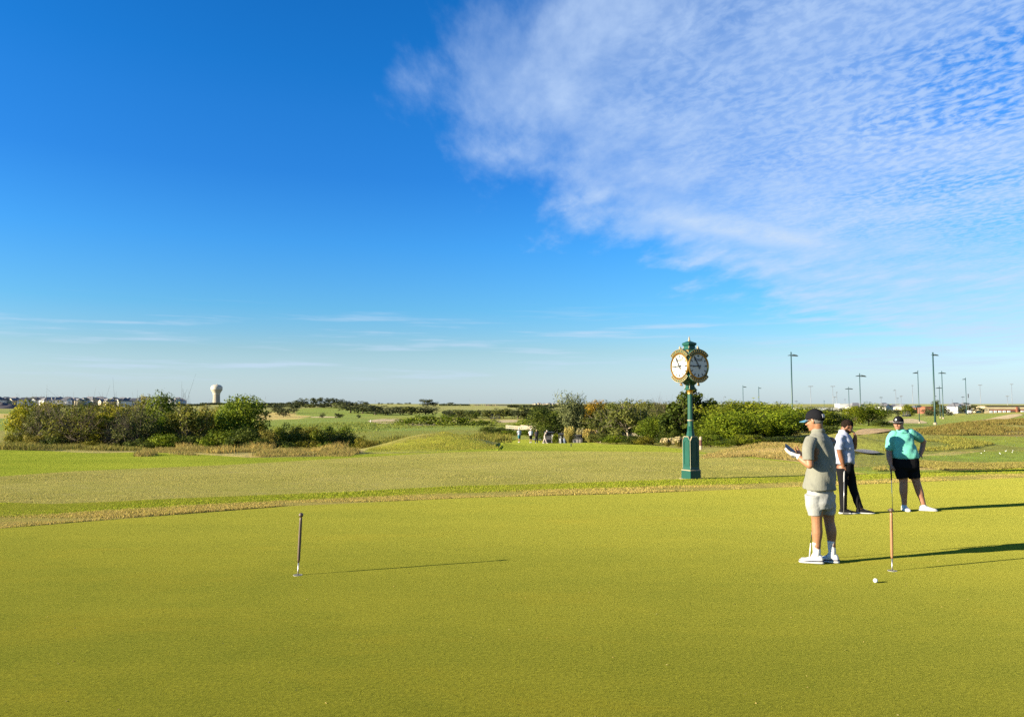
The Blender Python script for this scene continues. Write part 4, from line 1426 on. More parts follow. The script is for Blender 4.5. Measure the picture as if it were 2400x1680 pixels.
for i, (px, dep, k, rz, top, lb, wm) in enumerate([
        (2005, 480, 0, .2, 946, 'hip-roofed white house behind the light pole with a side cabinet', M_white), (2072, 470, 1, .4, 947, 'white house with dark hipped roof left of the black cap', M_white),
        (2096, 500, 2, -.2, 949, 'white house half behind the black cap', M_white), (2116, 480, 3, .3, 948, 'dark roofed house right above the black cap', M_cream),
        (2146, 500, 0, .5, 951, 'low brick house behind the pole with one lamp arm', M_brickw), (2240, 420, 1, .3, 947, 'dark roofed white house left of the long brick building', M_white),
        (2262, 450, 2, -.3, 946, 'white house touching the long brick building', M_white), (2219, 470, 3, .2, 952, 'white house behind the paired poles', M_white)]):
    house(px, dep, k, rz, lb, 'houses on the right horizon', 1, wm, M_roofd if i % 3 else M_roofg, top=top)


# ---- water tower
def water_tower():
    D = 1250.0
    s = D / FPX
    g = on_ground(507, D)
    zt = at(507, 900, D)[2]
    H = zt - g[2]
    root = empty('water_tower', tuple(g))
    tag(root, 'pale water tower with wide bowl on a ribbed column, rising over the trees', 'water tower')
    b = MB()
    r = 7.7 * s
    b.lathe([(r * 1.08, 0), (r * 1.0, H * .45), (r * .97, H - 24.5 * s)], 40, flute=.06, nfl=20)
    b.build('column', mat('tower column', (.26, .23, .17), .8, vary=.06, vscale=.05), root, auto=40)
    b = MB()
    b.lathe([(r * .98, H - 25.5 * s), (r * 1.08, H - 24 * s), (r * 1.05, H - 22 * s), (9.3 * s, H - 19.5 * s), (12.6 * s, H - 14 * s), (12.9 * s, H - 13.2 * s), (12.9 * s, H - 6.8 * s), (12.1 * s, H - 5.6 * s), (9 * s, H - 2.6 * s), (3 * s, H - 1.2 * s), (1.3 * s, H - 1.1 * s), (1.3 * s, H), (.1, H + .1)], 40)
    bowl = b.build('bowl', mat('tower bowl', (.38, .34, .26), .6), root, auto=35)
    b = MB()
    b.lathe([(13.1 * s, H - 13.6 * s), (13.25 * s, H - 13.3 * s), (13.1 * s, H - 13.0 * s)], 40)
    b.build('rim_band', mat('tower band', (.25, .22, .17), .6), bowl)


water_tower()


# ---- school on the horizon
def school():
    D = 900.0
    s = D / FPX
    g = on_ground(1130, D)
    root = empty('school_building', tuple(g))
    tag(root, 'long pinkish stone building with a dark flat-roofed hall on the horizon', 'building')

    def X(px):
        return (px - 1130) * s

    def Z(py):
        return at(1130, py, D)[2] - g[2]
    for x0, x1, top, dy, m_ in ((1096, 1112, 951.5, 4, M_pinkw), (1112, 1124, 948.5, 0, M_pinkw), (1124, 1138, 950.5, 3, M_pinkw), (1138, 1150, 948, -2, M_pinkw), (1150, 1166, 948.8, 2, M_pinkw)):
        b = MB()
        b.box(((X(x0) + X(x1)) / 2, dy, Z(top) / 2 - 1), (X(x1) - X(x0), 12, Z(top) + 2))
        wing = b.build('wing', m_, root)
        for k in range(3):
            w = MB()
            w.box((X(x0) + (X(x1) - X(x0)) * (k + .5) / 3, dy - 6.03, Z(top) * .5), (1.2, .15, 1.6))
            w.build('window', M_glassd, wing)
    b = MB()
    b.box(((X(1166) + X(1200)) / 2, 4, Z(949.5) / 2 - 1), (X(1200) - X(1166), 20, Z(949.5) + 2))
    hall = b.build('hall', mat('dark hall wall', (.12, .13, .15), .7), root)
    b = MB()
    b.box(((X(1166) + X(1200)) / 2, 4, Z(949.5) + .3), (X(1200) - X(1166) + .8, 20.8, .6))
    b.build('roof_edge', M_trim, hall)


school()


def white_block():
    D = 520.0
    s = D / FPX
    g = on_ground(1930, D)
    root = empty('white_warehouse', tuple(g))
    tag(root, 'low white warehouse with a taller white block, behind the black cap', 'building')

    def bx(name, x0, x1, y0, y1, dep, m_, par, dy=0):
        z0, z1 = at(1930, y0, D)[2] - g[2], at(1930, y1, D)[2] - g[2]
        b = MB()
        b.box(((x0 + x1) / 2 * s - 1930 * s, dy, (z0 + z1) / 2), ((x1 - x0) * s, dep, z1 - z0))
        return b.build(name, m_, par)
    h = bx('long_wall', 1862, 1996, 962, 955.2, 9, M_white, root)
    bx('roof', 1861, 1997, 955.2, 954.3, 9.6, M_roofg, h)
    t_ = bx('tall_block', 1959, 1984, 961, 946.8, 7, M_white, root, -2)
    bx('roof_edge', 1958.6, 1984.4, 946.8, 946.0, 7.4, M_white, t_, -2)
    for k in range(6):
        bx('door', 1880 + k * 12, 1884 + k * 12, 961, 957, .2, M_glassl, h, -4.6)


white_block()


def brick_building():
    D = 425.0
    s = D / FPX
    g = on_ground(2340, D)
    root = empty('brick_building', tuple(g))
    tag(root, 'long flat-roofed building, tan upper wall and red brick below with pale windows', 'building')

    def bx(name, x0, x1, y0, y1, dep, m_, par, dy=0.0):
        z0, z1 = at(2340, y0, D)[2] - g[2], at(2340, y1, D)[2] - g[2]
        b = MB()
        b.box(((x0 + x1) / 2 * s - 2340 * s, dy, (z0 + z1) / 2), ((x1 - x0) * s, dep, z1 - z0))
        return b.build(name, m_, par)
    low = bx('brick_base', 2303, 2397, 975, 958.5, 11, M_brickw, root)
    up = bx('upper_wall', 2294, 2397, 958.5, 951.2, 11.3, M_cream, root, -.1)
    bx('side_wall', 2294, 2303.2, 975, 958.45, 11.3, M_cream, root, -.1)
    bx('roof', 2292.5, 2399, 951.2, 950.0, 13, M_trim, root)
    for k in range(9):
        x = 2304.5 + k * 10.3
        if 5 == k:
            bx('doorway', x, x + 7, 969, 962.5, .3, M_trim, low, -5.6)
            continue
        if k == 6:
            p = bx('brick_pier', x - 1, x + 3, 970, 953.5, .6, M_brickw, root, -5.9)
            continue
        f = bx('window', x, x + 7, 968.5, 961.8, .3, M_white, low, -5.6)
        for q in range(2):
            bx('pane', x + .5 + q * 3.2, x + 3.2 + q * 3.2, 968, 962.3, .1, M_glassl, f, -5.8)
    return root


brick_building()
b_ = MB()
g_ = on_ground(2178, 430)
rt = empty('brick_house', tuple(g_))
tag(rt, 'low house with a brick-red roof left of the dark conifer', 'house')
b_.box((0, 0, 1.5), (9, 8, 5))
b_.build('wall', M_brickw, rt)
b_ = MB()
zr = at(2178, 952.5, 430)[2] - g_[2]
b_.prism([(-5, 3.9), (5, 3.9), (3.4, zr), (-3.4, zr)], -4.5, 4.5, ((0, 0, 0), (1, 0, 0), (0, 0, 1), (0, 1, 0)))
b_.build('roof', mat('red roof', (.22, .065, .04), .8), rt)


# ---- light poles
def lamp_head(b, c, out, size):
    """a visored floodlight tilted downwards; out = +1 or -1 along x."""
    x, y, z = c
    l, h, w = size, size * .36, size * .6
    prof = [(0, h * .5), (out * l * .75, h * .1), (out * l, -h * .6), (out * l * .55, -h * .5), (0, -h * .5)]
    b.prism(prof, -w / 2, w / 2, ((x, y, z), (1, 0, 0), (0, 0, 1), (0, 1, 0)))


def light_pole(label, px, top, depth, kind, width_px, heads=(), base_px=None, colour='green', extra=(), group='flood light poles of the driving range'):
    g = on_ground(base_px or px, depth)
    T_ = at(px, top, depth)
    h = T_[2] - g[2]
    s = depth / FPX
    root = empty('light_pole', tuple(g))
    tag(root, label, 'light pole', group)
    m_ = M_polegreen if colour == 'green' else M_polegrey
    r = width_px * s / 2
    b = MB()
    b.tube([(0, 0, -.3), (0, 0, h * .25), (0, 0, h)], [r * 1.15, r * 1.05, r * .72], 10)
    b.build('pole', m_, root, smooth=True)
    if depth < 260:
        b = MB()
        b.lathe([(r * 2.0, -.2), (r * 2.0, .45), (r * 1.6, .55)], 12)
        b.build('footing', M_concrete, root)
    if kind == 'T':
        w = heads[0] * s
        b = MB()
        b.box((0, 0, h - .15), (w, .25, .22))
        b.build('crossarm', m_, root)
        n = 5
        for k in range(n):
            b = MB()
            x = -w / 2 + w * (k + .5) / n
            b.lathe([(.16 * w / n, .1), (.34 * w / n, -.35), (.30 * w / n, -.5)], 8, (x, -.25, h + .15))
            b.build('lamp', M_polegrey, root)
    elif kind == 'hook':
        d = heads[0]
        l = abs(d) * s
        sg = 1 if d > 0 else -1
        b = MB()
        b.tube([(0, 0, h - .2), (sg * l * .3, 0, h + .25), (sg * l * .75, 0, h + .2), (sg * l, 0, h - .1)], .09 + .2 * r, 6)
        b.build('arm', m_, root)
        b = MB()
        b.lathe([(.12 * l, .15), (.3 * l, -.12), (.26 * l, -.2)], 8, (sg * l, 0, h - .2))
        b.build('lamp', M_lamp, root)
    else:
        for d in heads:
            sg = 1 if d > 0 else -1
            l = abs(d) * s
            b = MB()
            b.tube([(0, 0, h - .35), (sg * l * .35, 0, h - .3)], r * .35, 6)
            arm = b.build('arm', m_, root)
            b = MB()
            lamp_head(b, (sg * l * .25, 0, h - .3), sg, l * .8)
            b.build('lamp', M_lamp, arm)
        b = MB()
        b.lathe([(r * .9, h), (r * .9, h + .25), (r * .4, h + .4)], 8)
        b.build('cap', m_, root)
    for py, wx, off in extra:
        zc = at(px, py, depth)[2] - g[2]
        b = MB()
        b.box((off * s, 0, zc), (wx * s, .5, wx * s * .62))
        b.box((off * s * .4, 0, zc), (abs(off) * s + .1, .12, .12))
        b.build('cabinet', M_lamp, root)
    return root


light_pole('tall green pole with two floodlights, left of the black cap', 1855, 829, 150, 'lamp', 3.4, (-7.5, 15), 1858)
light_pole('thin green pole with one lamp, second left of the tall one', 1742, 905, 330, 'lamp', 1.6, (8,), 1742.5)
light_pole('thin green pole with one lamp, next left of the tall one', 1779, 908, 345, 'lamp', 1.6, (6,), 1779.5)
light_pole('green pole with a double floodlight and side cabinet, between the golfers', 2017, 878, 190, 'lamp', 2.3, (-9, 14), 2018, extra=((949, 6, 5),))
light_pole('slim green pole with double lamp just left of the one between the golfers', 1990, 909, 270, 'lamp', 1.6, (-8, 9), 1991)
light_pole('pole with a single lamp arm to the left, above the teal golfer', 2149, 871, 205, 'lamp', 1.9, (-11,), 2155, extra=((952, 9, -1),), colour='green')
light_pole('thickest and tallest green pole, right of the teal golfer', 2186, 829, 185, 'lamp', 3.8, (-4, 12), 2192)
light_pole('slim green pole with T-shaped double lamp right of the thickest', 2209, 872, 240, 'lamp', 2.0, (-8, 9), 2211)
light_pole('shorter double-lamp pole between the thickest and the T-shaped one', 2202, 907, 245, 'lamp', 1.5, (-8, 7), 2204)
light_pole('green pole with one left lamp and speaker boxes near the brick building', 2261, 887, 320, 'lamp', 1.7, (-7,), 2266, extra=((945, 5, -4), (946, 5, 4)))
GP = 'thin poles far behind the range'
light_pole('tiny curved double lamp right of the tall left pole', 1867, 939, 380, 'lamp', .8, (-4, 4), colour='grey', group=GP)
light_pole('far grey stadium mast with wide lamp bar, right of the tall left pole', 1901, 905, 560, 'T', .9, (12,), colour='grey', group=GP)
light_pole('far grey stadium mast with lamp bar above the white block', 1953, 905, 570, 'T', .9, (11,), colour='grey', group=GP)
light_pole('short dark pole left of the white block', 1932, 939, 480, 'lamp', 1.0, (2.5,), colour='green', group=GP)
light_pole('far pole with two tiers over the white block', 1962, 919, 520, 'T', 1.0, (4,), colour='grey', group=GP)
light_pole('short far T pole left of the two-tier one', 1957, 930, 530, 'T', .8, (7,), colour='grey', group=GP)
light_pole('far slim pole right of the white block', 1981, 935, 520, 'lamp', .7, (-2, 2), colour='grey', group=GP)
light_pole('far double lamp pole over the hip roof left of the black cap', 2066, 930, 430, 'lamp', .9, (-4, 4), colour='grey', group=GP)
light_pole('far hooked lamp pole above the black cap', 2099, 914, 400, 'hook', .9, (-4,), 2101, colour='grey', group=GP)
light_pole('short far pole right of the hooked one', 2113, 928, 450, 'T', .8, (6,), colour='grey', group=GP)
light_pole('shortest far pole beside the hooked one', 2105, 932, 440, 'lamp', .7, (-3, 3), colour='grey', group=GP)
light_pole('far stadium mast left of the single-arm pole', 2138, 903, 600, 'T', .9, (5,), 2140, colour='grey', group=GP)
light_pole('tiny far lamp right of the thickest pole', 2191, 927, 420, 'lamp', .7, (5,), colour='grey', group=GP)
light_pole('short far lamp left of the pole with speaker boxes', 2258, 929, 420, 'lamp', .8, (-4, 4), colour='grey', group=GP)
light_pole('far stadium mast over the left end of the brick building', 2298, 902, 600, 'T', .9, (10,), 2299, colour='grey', group=GP)
light_pole('tallest far stadium mast at the right edge', 2371, 900, 620, 'T', .8, (8,), 2373, colour='grey', group=GP)
light_pole('short far T mast over the brick building', 2362, 928, 520, 'T', .9, (8,), colour='grey', group=GP)
light_pole('tiny far lamp left of the thin green poles', 1697, 930, 450, 'hook', .7, (4,), colour='grey', group=GP)
light_pole('bare far post right of the red roof', 2233, 936, 420, 'lamp', .8, (), colour='grey', group=GP)
for px, top, lb in ((622, 929, 'hair-thin mast on the horizon right of the big dark tree'), (985, 936, 'hair-thin mast beside the lone ridge tree'), (1101, 936, 'thin mast left of the pink school'), (1199, 935, 'thin mast right of the dark hall'), (880, 938, 'thin mast above the lower wood')):
    light_pole(lb, px, top, 1000, 'lamp', .55, (), colour='grey', group='thin masts on the horizon')
# the dark banner
gb = on_ground(2270, 330)
rt = empty('banner_pole', tuple(gb))
tag(rt, 'dark narrow banner high on a thin post near the brick building', 'banner')
zt = at(2270, 922.5, 330)[2] - gb[2]
MB().tube([(0, 0, 0), (0, 0, zt)], .06, 6).build('post', M_polegrey, rt)
MB().box((.2, 0, zt - .95), (.42, .03, 1.75)).build('banner', mat('dark cloth', (.05, .05, .06), .8), rt)


# ---- low timber and concrete cart bridge
def bridge():
    zt = -2.30
    A = at(1186, 996.5, 150)
    B = at(1513, 1022.0, 100)
    A[2] = B[2] = zt
    d = Vector(B - A)
    L = d.length
    root = empty('cart_bridge', tuple(A), math.atan2(d.y, d.x))
    tag(root, 'low pale cart bridge crossing behind the carts and trees', 'bridge')
    b = MB()
    b.box((L / 2, 1.6, -.95), (L, 3.4, .28))
    b.build('deck', M_concrete, root)
    for y in (0.0, 3.2):
        for zz in (-.14, -.52):
            b = MB()
            b.box((L / 2, y, zz), (L, .14, .24))
            b.build('rail', M_concrete, root)
    n = 16
    pm = MB().box((0, 0, -.55), (.18, .22, 1.0)).mesh('post')
    pm.materials.append(M_concrete)
    for k in range(n):
        for y in (.02, 3.18):
            o = bpy.data.objects.new('post', pm)
            link(o, root)
            o.location = (L * (k + .5) / n, y, 0)
    for k in range(5):
        b = MB()
        b.box((L * (k + .5) / 5, 1.6, -2.5), (.5, 3.0, 2.9))
        b.build('pier', mat('dark pier', (.16, .15, .14), .9), root)


bridge()
cp = [ground_at(*q) for q in ((1248, 1032), (1252, 1027), (1262, 1023.5), (1276, 1022), (1300, 1023), (1330, 1027), (1296, 1030.5), (1270, 1032))]
sand_patch([(1247, 1031), (1252, 1028), (1262, 1026), (1276, 1026), (1290, 1027), (1300, 1029), (1276, 1031), (1262, 1032)], 'grey cart path where the walkers stand', 'grey').name = 'cart_path'

# ---- bunkers
sand_patch([(868, 989), (900, 984), (935, 982), (945, 986), (925, 991), (890, 992)], 'pale sand bunker right of the far golfer')
sand_patch([(862, 986.5), (880, 983), (915, 981), (900, 984), (872, 988)], 'narrow bunker just behind the far golfer')
sand_patch([(945, 994), (985, 990), (1010, 990), (1030, 995), (1000, 997), (960, 996.5)], 'bunker below the bright far bushes')
sand_patch([(728, 977.5), (752, 976), (784, 976.5), (790, 978.5), (758, 979)], 'small dark-lipped bunker on the far fairway')
sand_patch([(2278, 222), (2312, 228), (2345, 236), (2380, 243), (2398, 238), (2372, 228), (2330, 220)], 'large pale bunker on the bank below the brick building', depth=True)
sand_patch([(2074, 212), (2110, 205), (2160, 208), (2172, 222), (2140, 250), (2110, 248), (2085, 235)], 'pale bunker behind the black cap', depth=True)
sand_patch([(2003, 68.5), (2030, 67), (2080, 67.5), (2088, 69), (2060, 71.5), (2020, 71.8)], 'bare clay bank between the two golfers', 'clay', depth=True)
sand_patch([(2000, 43), (2014, 45.5), (2036, 44.8), (2056, 42.4), (2062, 40.6), (2046, 39.2), (2020, 39.4), (2003, 40.6)], 'sand bunker between the two golfers, shade painted in as grey', 'grey', depth=True, dz=0.03)  # the grey colour carries the shade of this bunker
sand_patch([(1160, 986), (1190, 984), (1216, 985), (1210, 989), (1170, 990)], 'pale sand strip left of the right hand wood')


# ---- golf carts
def cart_meshes():
    P = {}
    b = MB()
    b.box((0, 0, .42), (1.15, 2.2, .25)).box((0, -.85, .68), (1.1, .5, .34), taper=.92).box((0, .95, .62), (1.05, .35, .3), taper=.8)
    P['body'] = (b.mesh('body'), M_black)
    b = MB()
    b.box((0, -.05, 1.84), (1.2, 1.75, .09), taper=.94)
    P['roof'] = (b.mesh('roof'), mat('cart roof', (.03, .028, .028), .5))
    b = MB()
    for x in (-.54, .54):
        for y, yt in ((-.8, -.75), (.72, .55)):
            b.tube([(x, y, .5), (x * .98, yt, 1.82)], .025, 6)
    P['roof_frame'] = (b.mesh('roof_frame'), M_trim)
    b = MB()
    b.box((0, .0, .80), (1.05, .5, .14)).box((0, -.26, 1.05), (1.05, .12, .5))
    P['seat'] = (b.mesh('seat'), mat('cart seat', (.14, .13, .12), .6))
    b = MB()
    b.box((0, .66, 1.32), (1.05, .02, .8))
    P['windscreen'] = (b.mesh('windscreen'), mat('tinted windscreen', (.02, .022, .024), .5, spec=.2))
    b = MB()
    b.tube([(0, 0, -.11), (0, 0, -.08), (0, 0, .08), (0, 0, .11)], [.18, .23, .23, .18], 14)
    wm_ = b.mesh('wheel', smooth=True)
    wm_.transform(Matrix.Rotation(R(90), 4, 'Y'))
    P['wheel'] = (wm_, mat('tyre', (.02, .02, .02), .8))
    return P


CART = cart_meshes()


def cart(label, px, depth, top, rz):
    g = on_ground(px, depth)
    z = at(px, top, depth)[2] - 1.9
    root = empty('golf_cart', (g[0], g[1], min(z, g[2] + .0) if z < g[2] else g[2]), rz)
    tag(root, label, 'golf cart', 'golf carts parked at the path')
    for nm, (me, m_) in CART.items():
        for q in ([(0, 0, 0)] if nm != 'wheel' else [(-.5, -.75, .23), (.5, -.75, .23), (-.5, .75, .23), (.5, .75, .23)]):
            o = bpy.data.objects.new(nm, me)
            if not me.materials:
                me.materials.append(m_)
            link(o, root)
            o.location = q
    return root


def golf_bag(label, cartob, x, colour, clubs=5, seed=0):
    rng = random.Random(seed)
    root = empty('golf_bag', tuple(Vector(cartob.location) + Matrix.Rotation(cartob.rotation_euler.z, 3, 'Z') @ Vector((x, -1.28, .38))), cartob.rotation_euler.z)
    tag(root, label, 'golf bag', 'golf bags on the carts')
    b = MB()
    b.lathe([(.13, 0), (.15, .1), (.13, .45), (.16, .85), (.15, .88)], 12)
    b.build('bag_body', mat('bag ' + str(colour), colour, .6), root, smooth=True)
    b = MB()
    b.box((0, -.16, .35), (.2, .1, .4), taper=.85)
    b.build('pocket', mat('bag ' + str(colour), colour, .6), root)
    for k in range(clubs):
        x_, y_ = rng.uniform(-.08, .08), rng.uniform(-.08, .08)
        b = MB()
        hgt = 1.05 + rng.random() * .2
        b.tube([(x_, y_, .7), (x_ * 1.5, y_ * 1.5, hgt)], .012, 5)
        b.box((x_ * 1.5 + .03, y_ * 1.5, hgt), (.1, .06, .06))
        b.build('club', mat('club metal', (.5, .5, .5), .3, metal=.8), root)


c1 = cart('dark golf cart beside the bending player, leftmost', 1287, 106, 1011.5, R(8))
c2 = cart('dark golf cart with white and blue bags, in the middle', 1319, 103, 1015.5, R(-6))
c3 = cart('dark golf cart with brown roof, rightmost by the yellow grass', 1354, 101, 1018.5, R(-14))
golf_bag('grey golf bag on the leftmost cart', c1, .25, (.16, .155, .165), seed=1)
golf_bag('white golf bag on the middle cart', c2, -.25, (.24, .24, .25), seed=2)
golf_bag('blue-grey golf bag on the middle cart', c2, .28, (.10, .13, .19), seed=3)
golf_bag('white golf bag on the rightmost cart', c3, -.2, (.22, .22, .225), seed=4)
for i, (px, dep, top) in enumerate([(1155, 330, 976.5), (1167, 335, 976.8)]):
    c = cart(['tiny far golf cart on the fairway, left one of two', 'tiny far golf cart on the fairway, right one of two'][i], px, dep, top, R(90))
    c.location.z = on_ground(px, dep)[2]
for i, (px, dep, top) in enumerate([(2122, 300, 974.5), (2128, 302, 974.5)]):
    c = cart(['tiny golf cart on the far hole left of the single-arm pole', 'second tiny golf cart on the far hole, nearer the pole'][i], px, dep, top, R(80))
    c.location.z = on_ground(px, dep)[2]
# white service box by the brick building
gs = on_ground(2272, 380)
rt = empty('utility_cart', tuple(gs))
tag(rt, 'small white utility cart below the brick building', 'utility cart')
MB().box((0, 0, .9), (1.9, 1.2, .9), taper=.95).build('body', M_white, rt, bevel=.05)
MB().box((0, 0, 1.6), (1.5, 1.1, .5), taper=.85).build('cab', M_white, rt)
for x in (-.6, .6):
    w = MB().tube([(x, -.62, .35), (x, .62, .35)], .35, 12).build('wheel', mat('tyre', (.02, .02, .02), .8), rt)

# ---- far woods that read as one mass
def far_woods(name, label, strips, colour, seed):
    rng = np.random.RandomState(seed)
    P, N_ = [], []
    for x0, x1, dep, top, n in strips:
        px = rng.uniform(x0, x1, n)
        hump = .55 + .25 * np.sin(px * .35 + seed) + .2 * np.sin(px * .9 + 2 * seed)
        Y = dep + rng.uniform(-25, 25, n)
        X = (px - CX) / FPX * Y
        Zg = terr(X, Y)
        zt = EYE + (947 - top) / FPX * Y
        hh = np.maximum(zt - Zg, 1.0) * (.65 + .35 * hump)
        P.append(np.stack([X, Y, Zg + hh * rng.rand(n) ** .6], 1))
        N_.append(rng.normal(size=(n, 3)) + np.array([0, -.3, .5]))
    P, N_ = np.concatenate(P), np.concatenate(N_)
    V, F = leaves(rng, P, N_, np.full(len(P), 2.0), .7)
    me = mesh_np(name, V, F)
    attr(me, 'var', rng.rand(len(F)), 'FACE')
    o = obj(name, me, M_leaf)
    o.color = LEAFC[colour] + (1,)
    tag(o, label, None, None, 'stuff')


far_woods('far_woods', 'dull green wood along the left and middle horizon', [(370, 480, 900, 947, 2600), (470, 700, 1000, 944, 5200), (560, 690, 760, 950, 2600), (-60, 240, 800, 952.5, 2000)], 'far', 3)
far_woods('hedgerow', 'dull tree line along the middle horizon', [(1030, 1100, 900, 951, 1600), (1190, 1345, 760, 949, 3600), (1040, 1260, 420, 963, 3200), (1335, 1560, 700, 949, 2500)], 'far', 5)
far_woods('far_trees', 'dull tree line along the right horizon', [(1880, 2300, 560, 958, 4200), (2390, 2600, 520, 956, 2200), (1990, 2300, 470, 962, 2600)], 'far', 7)
# dark spoil heap at the left edge
xs = np.linspace(-30, 36, 22)
gh = on_ground(-6, 640)
vs, fs = [], []
for i in range(15):
    for k in range(24):
        a = 2 * math.pi * k / 24
        rr_ = (i / 14)
        vs.append((math.cos(a) * rr_ * 22 * (1 + .1 * math.sin(3 * a)), math.sin(a) * rr_ * 12, 6.4 * (1 - rr_) ** .8 * (1 + .1 * math.sin(5 * a + i)) - .5))
for i in range(14):
    for k in range(24):
        k2 = (k + 1) % 24
        fs.append([i * 24 + k, i * 24 + k2, (i + 1) * 24 + k2, (i + 1) * 24 + k])
o = obj('soil_heap', mesh_np('soil_heap', vs, fs, True), mat('dark soil', (.06, .05, .055), .95, vary=.2, vscale=.3))
o.location = tuple(gh)
tag(o, 'dark heap of soil at the left edge before the houses', 'soil heap')

# ================================================================== the post clock
M_cgreen = mat('glossy green cast iron', (.0075, .056, .040), .42, spec=.25, vary=.10, vscale=1.5)
M_cream_trim = mat('cream trim paint', (.27, .22, .13), .45)
M_gold = mat('gold leaf', (.42, .25, .06), .36, metal=.85, vary=.12, vscale=9)
M_goldp = mat('gold paint', (.22, .135, .035), .5, metal=.2)
M_dial = mat('white dial', (.42, .41, .38), .30, spec=.5)
M_hand = mat('black enamel', (.012, .014, .016), .35)


def clock():
    D = 22.0
    g = on_ground(1620, D)
    s = D / FPX
    va = math.atan2(g[0], g[1])                     # view direction from the camera
    nr = -va + R(41.5)                              # right face normal, angle from -Y towards +X
    root = empty('post_clock', tuple(g), nr)
    tag(root, 'green four-faced post clock with gold trim standing on the tan fairway edge', 'clock')
    # local frame: -Y is the right hand face, -X the left hand (sunlit) face
    # --- pedestal
    MB().lathe([(.245, -.12), (.245, .012), (.238, .018)], square=True).build('footing', mat('worn concrete', (.26, .21, .14), .9, vary=.3, vscale=12), root)
    b = MB()
    b.lathe([(.199, -.05), (.199, .235), (.192, .255)], square=True)
    base = b.build('plinth', M_cgreen, root, bevel=.004)
    MB().lathe([(.196, .256), (.200, .262), (.200, .274), (.186, .284)], square=True).build('plinth_trim', M_cream_trim, base)
    b = MB()
    b.lathe([(.178, .284), (.166, .36), (.164, 1.13)], square=True)
    ped = b.build('pedestal', M_cgreen, root, bevel=.005)
    H = 1.13
    faces = [((0, -.164, 0), (1, 0, 0), (0, -1, 0)), ((-.164, 0, 0), (0, -1, 0), (-1, 0, 0)), ((0, .164, 0), (-1, 0, 0), (0, 1, 0)), ((.164, 0, 0), (0, 1, 0), (1, 0, 0))]
    Z = Vector((0, 0, 1))
    for O, A, N in faces:
        fr = (O, A, Z, N)
        # gable over each face
        b = MB()
        b.prism([(-.160, 1.128), (.160, 1.128), (.095, 1.245), (-.095, 1.245)], -.16, .001, fr)
        b.build('gable', M_cgreen, ped)
        b = MB()
        b.prism([(-.166, 1.118), (-.160, 1.118), (-.088, 1.236), (.088, 1.236), (.160, 1.118), (.166, 1.118), (.096, 1.252), (-.096, 1.252)], -.02, .012, fr)
        b.build('gable_trim', M_cream_trim, ped)
        # raised frame round a sunk arched panel
        outer = [(-.128, .40), (.128, .40), (.128, 1.06)] + [(.128 * math.cos(a), 1.06 + .10 * math.sin(a)) for a in np.linspace(.3, math.pi - .3, 8)] + [(-.128, 1.06)]
        inner = [(-.086, .44), (.086, .44), (.086, 1.04)] + [(.086 * math.cos(a), 1.04 + .07 * math.sin(a)) for a in np.linspace(.3, math.pi - .3, 8)] + [(-.086, 1.04)]
        n = len(outer)
        b = MB()
        O_, A_, N_ = Vector(O), Vector(A), Vector(N)
        ring = lambda pl, d: [O_ + A_ * p + Z * q + N_ * d for p, q in pl]
        b.add(ring(outer, .001) + ring(outer, .014) + ring(inner, .014) + ring(inner, .001),
              [[k, (k + 1) % n, n + (k + 1) % n, n + k] for k in range(n)] + [[n + k, n + (k + 1) % n, 2 * n + (k + 1) % n, 2 * n + k] for k in range(n)] + [[2 * n + k, 2 * n + (k + 1) % n, 3 * n + (k + 1) % n, 3 * n + k] for k in range(n)])
        b.build('panel_moulding', M_cgreen, ped)
    for sx, sy in ((-1, -1), (1, -1), (1, 1), (-1, 1)):
        b = MB()
        b.tube([(sx * .1655, sy * .1655, .285), (sx * .1655, sy * .1655, 1.12)], .007, 6)
        b.build('corner_trim', M_cream_trim, ped)
    # --- neck and column
    b = MB()
    b.lathe([(.135, 1.10), (.132, 1.24), (.118, 1.33), (.098, 1.42), (.105, 1.43), (.105, 1.455), (.092, 1.47), (.092, 1.50), (.098, 1.51), (.098, 1.53), (.085, 1.545)], 8, rot=R(22.5))
    b.build('neck', M_cgreen, root, bevel=.003)
    b = MB()
    b.lathe([(.084, 1.545), (.080, 1.60), (.080, 1.70)], 48, flute=.09, nfl=12)
    col_ = b.build('column', M_cgreen, root, auto=50)
    MB().lathe([(.080, 1.70), (.094, 1.705), (.094, 1.73), (.080, 1.735)], 24).build('ring', M_cream_trim, col_, auto=40)
    b = MB()
    b.lathe([(.078, 1.735), (.076, 1.80), (.068, 2.49)], 60, flute=.11, nfl=12)
    b.build('fluted_shaft', M_cgreen, col_, auto=50)
    b = MB()
    b.lathe([(.070, 2.49), (.082, 2.495), (.084, 2.52), (.078, 2.53), (.092, 2.585), (.096, 2.60), (.088, 2.61)], 36, flute=.07, nfl=12)
    b.build('capital', M_gold, root, auto=40)
    b = MB()
    b.lathe([(.115, 2.61), (.118, 2.63), (.118, 2.655), (.092, 2.67), (.088, 2.75), (.125, 2.80), (.215, 2.845)], square=True)
    nb = b.build('head_bracket', M_cgreen, root, bevel=.004)
    for sx, sy in ((-1, -1), (1, -1), (-1, 1), (1, 1)):
        MB().tube([(sx * .119, sy * .119, 2.625), (sx * .094, sy * .094, 2.68), (sx * .09, sy * .09, 2.75), (sx * .13, sy * .13, 2.80)], .010, 6).build('bracket_trim', M_cream_trim, nb, smooth=True)
    # --- head
    zc = 3.30
    b = MB()
    b.lathe([(.215, 2.845), (.27, 2.87), (.29, 2.92), (.29, 3.68), (.275, 3.72)], square=True)
    head = b.build('head_case', M_cgreen, root, bevel=.006)
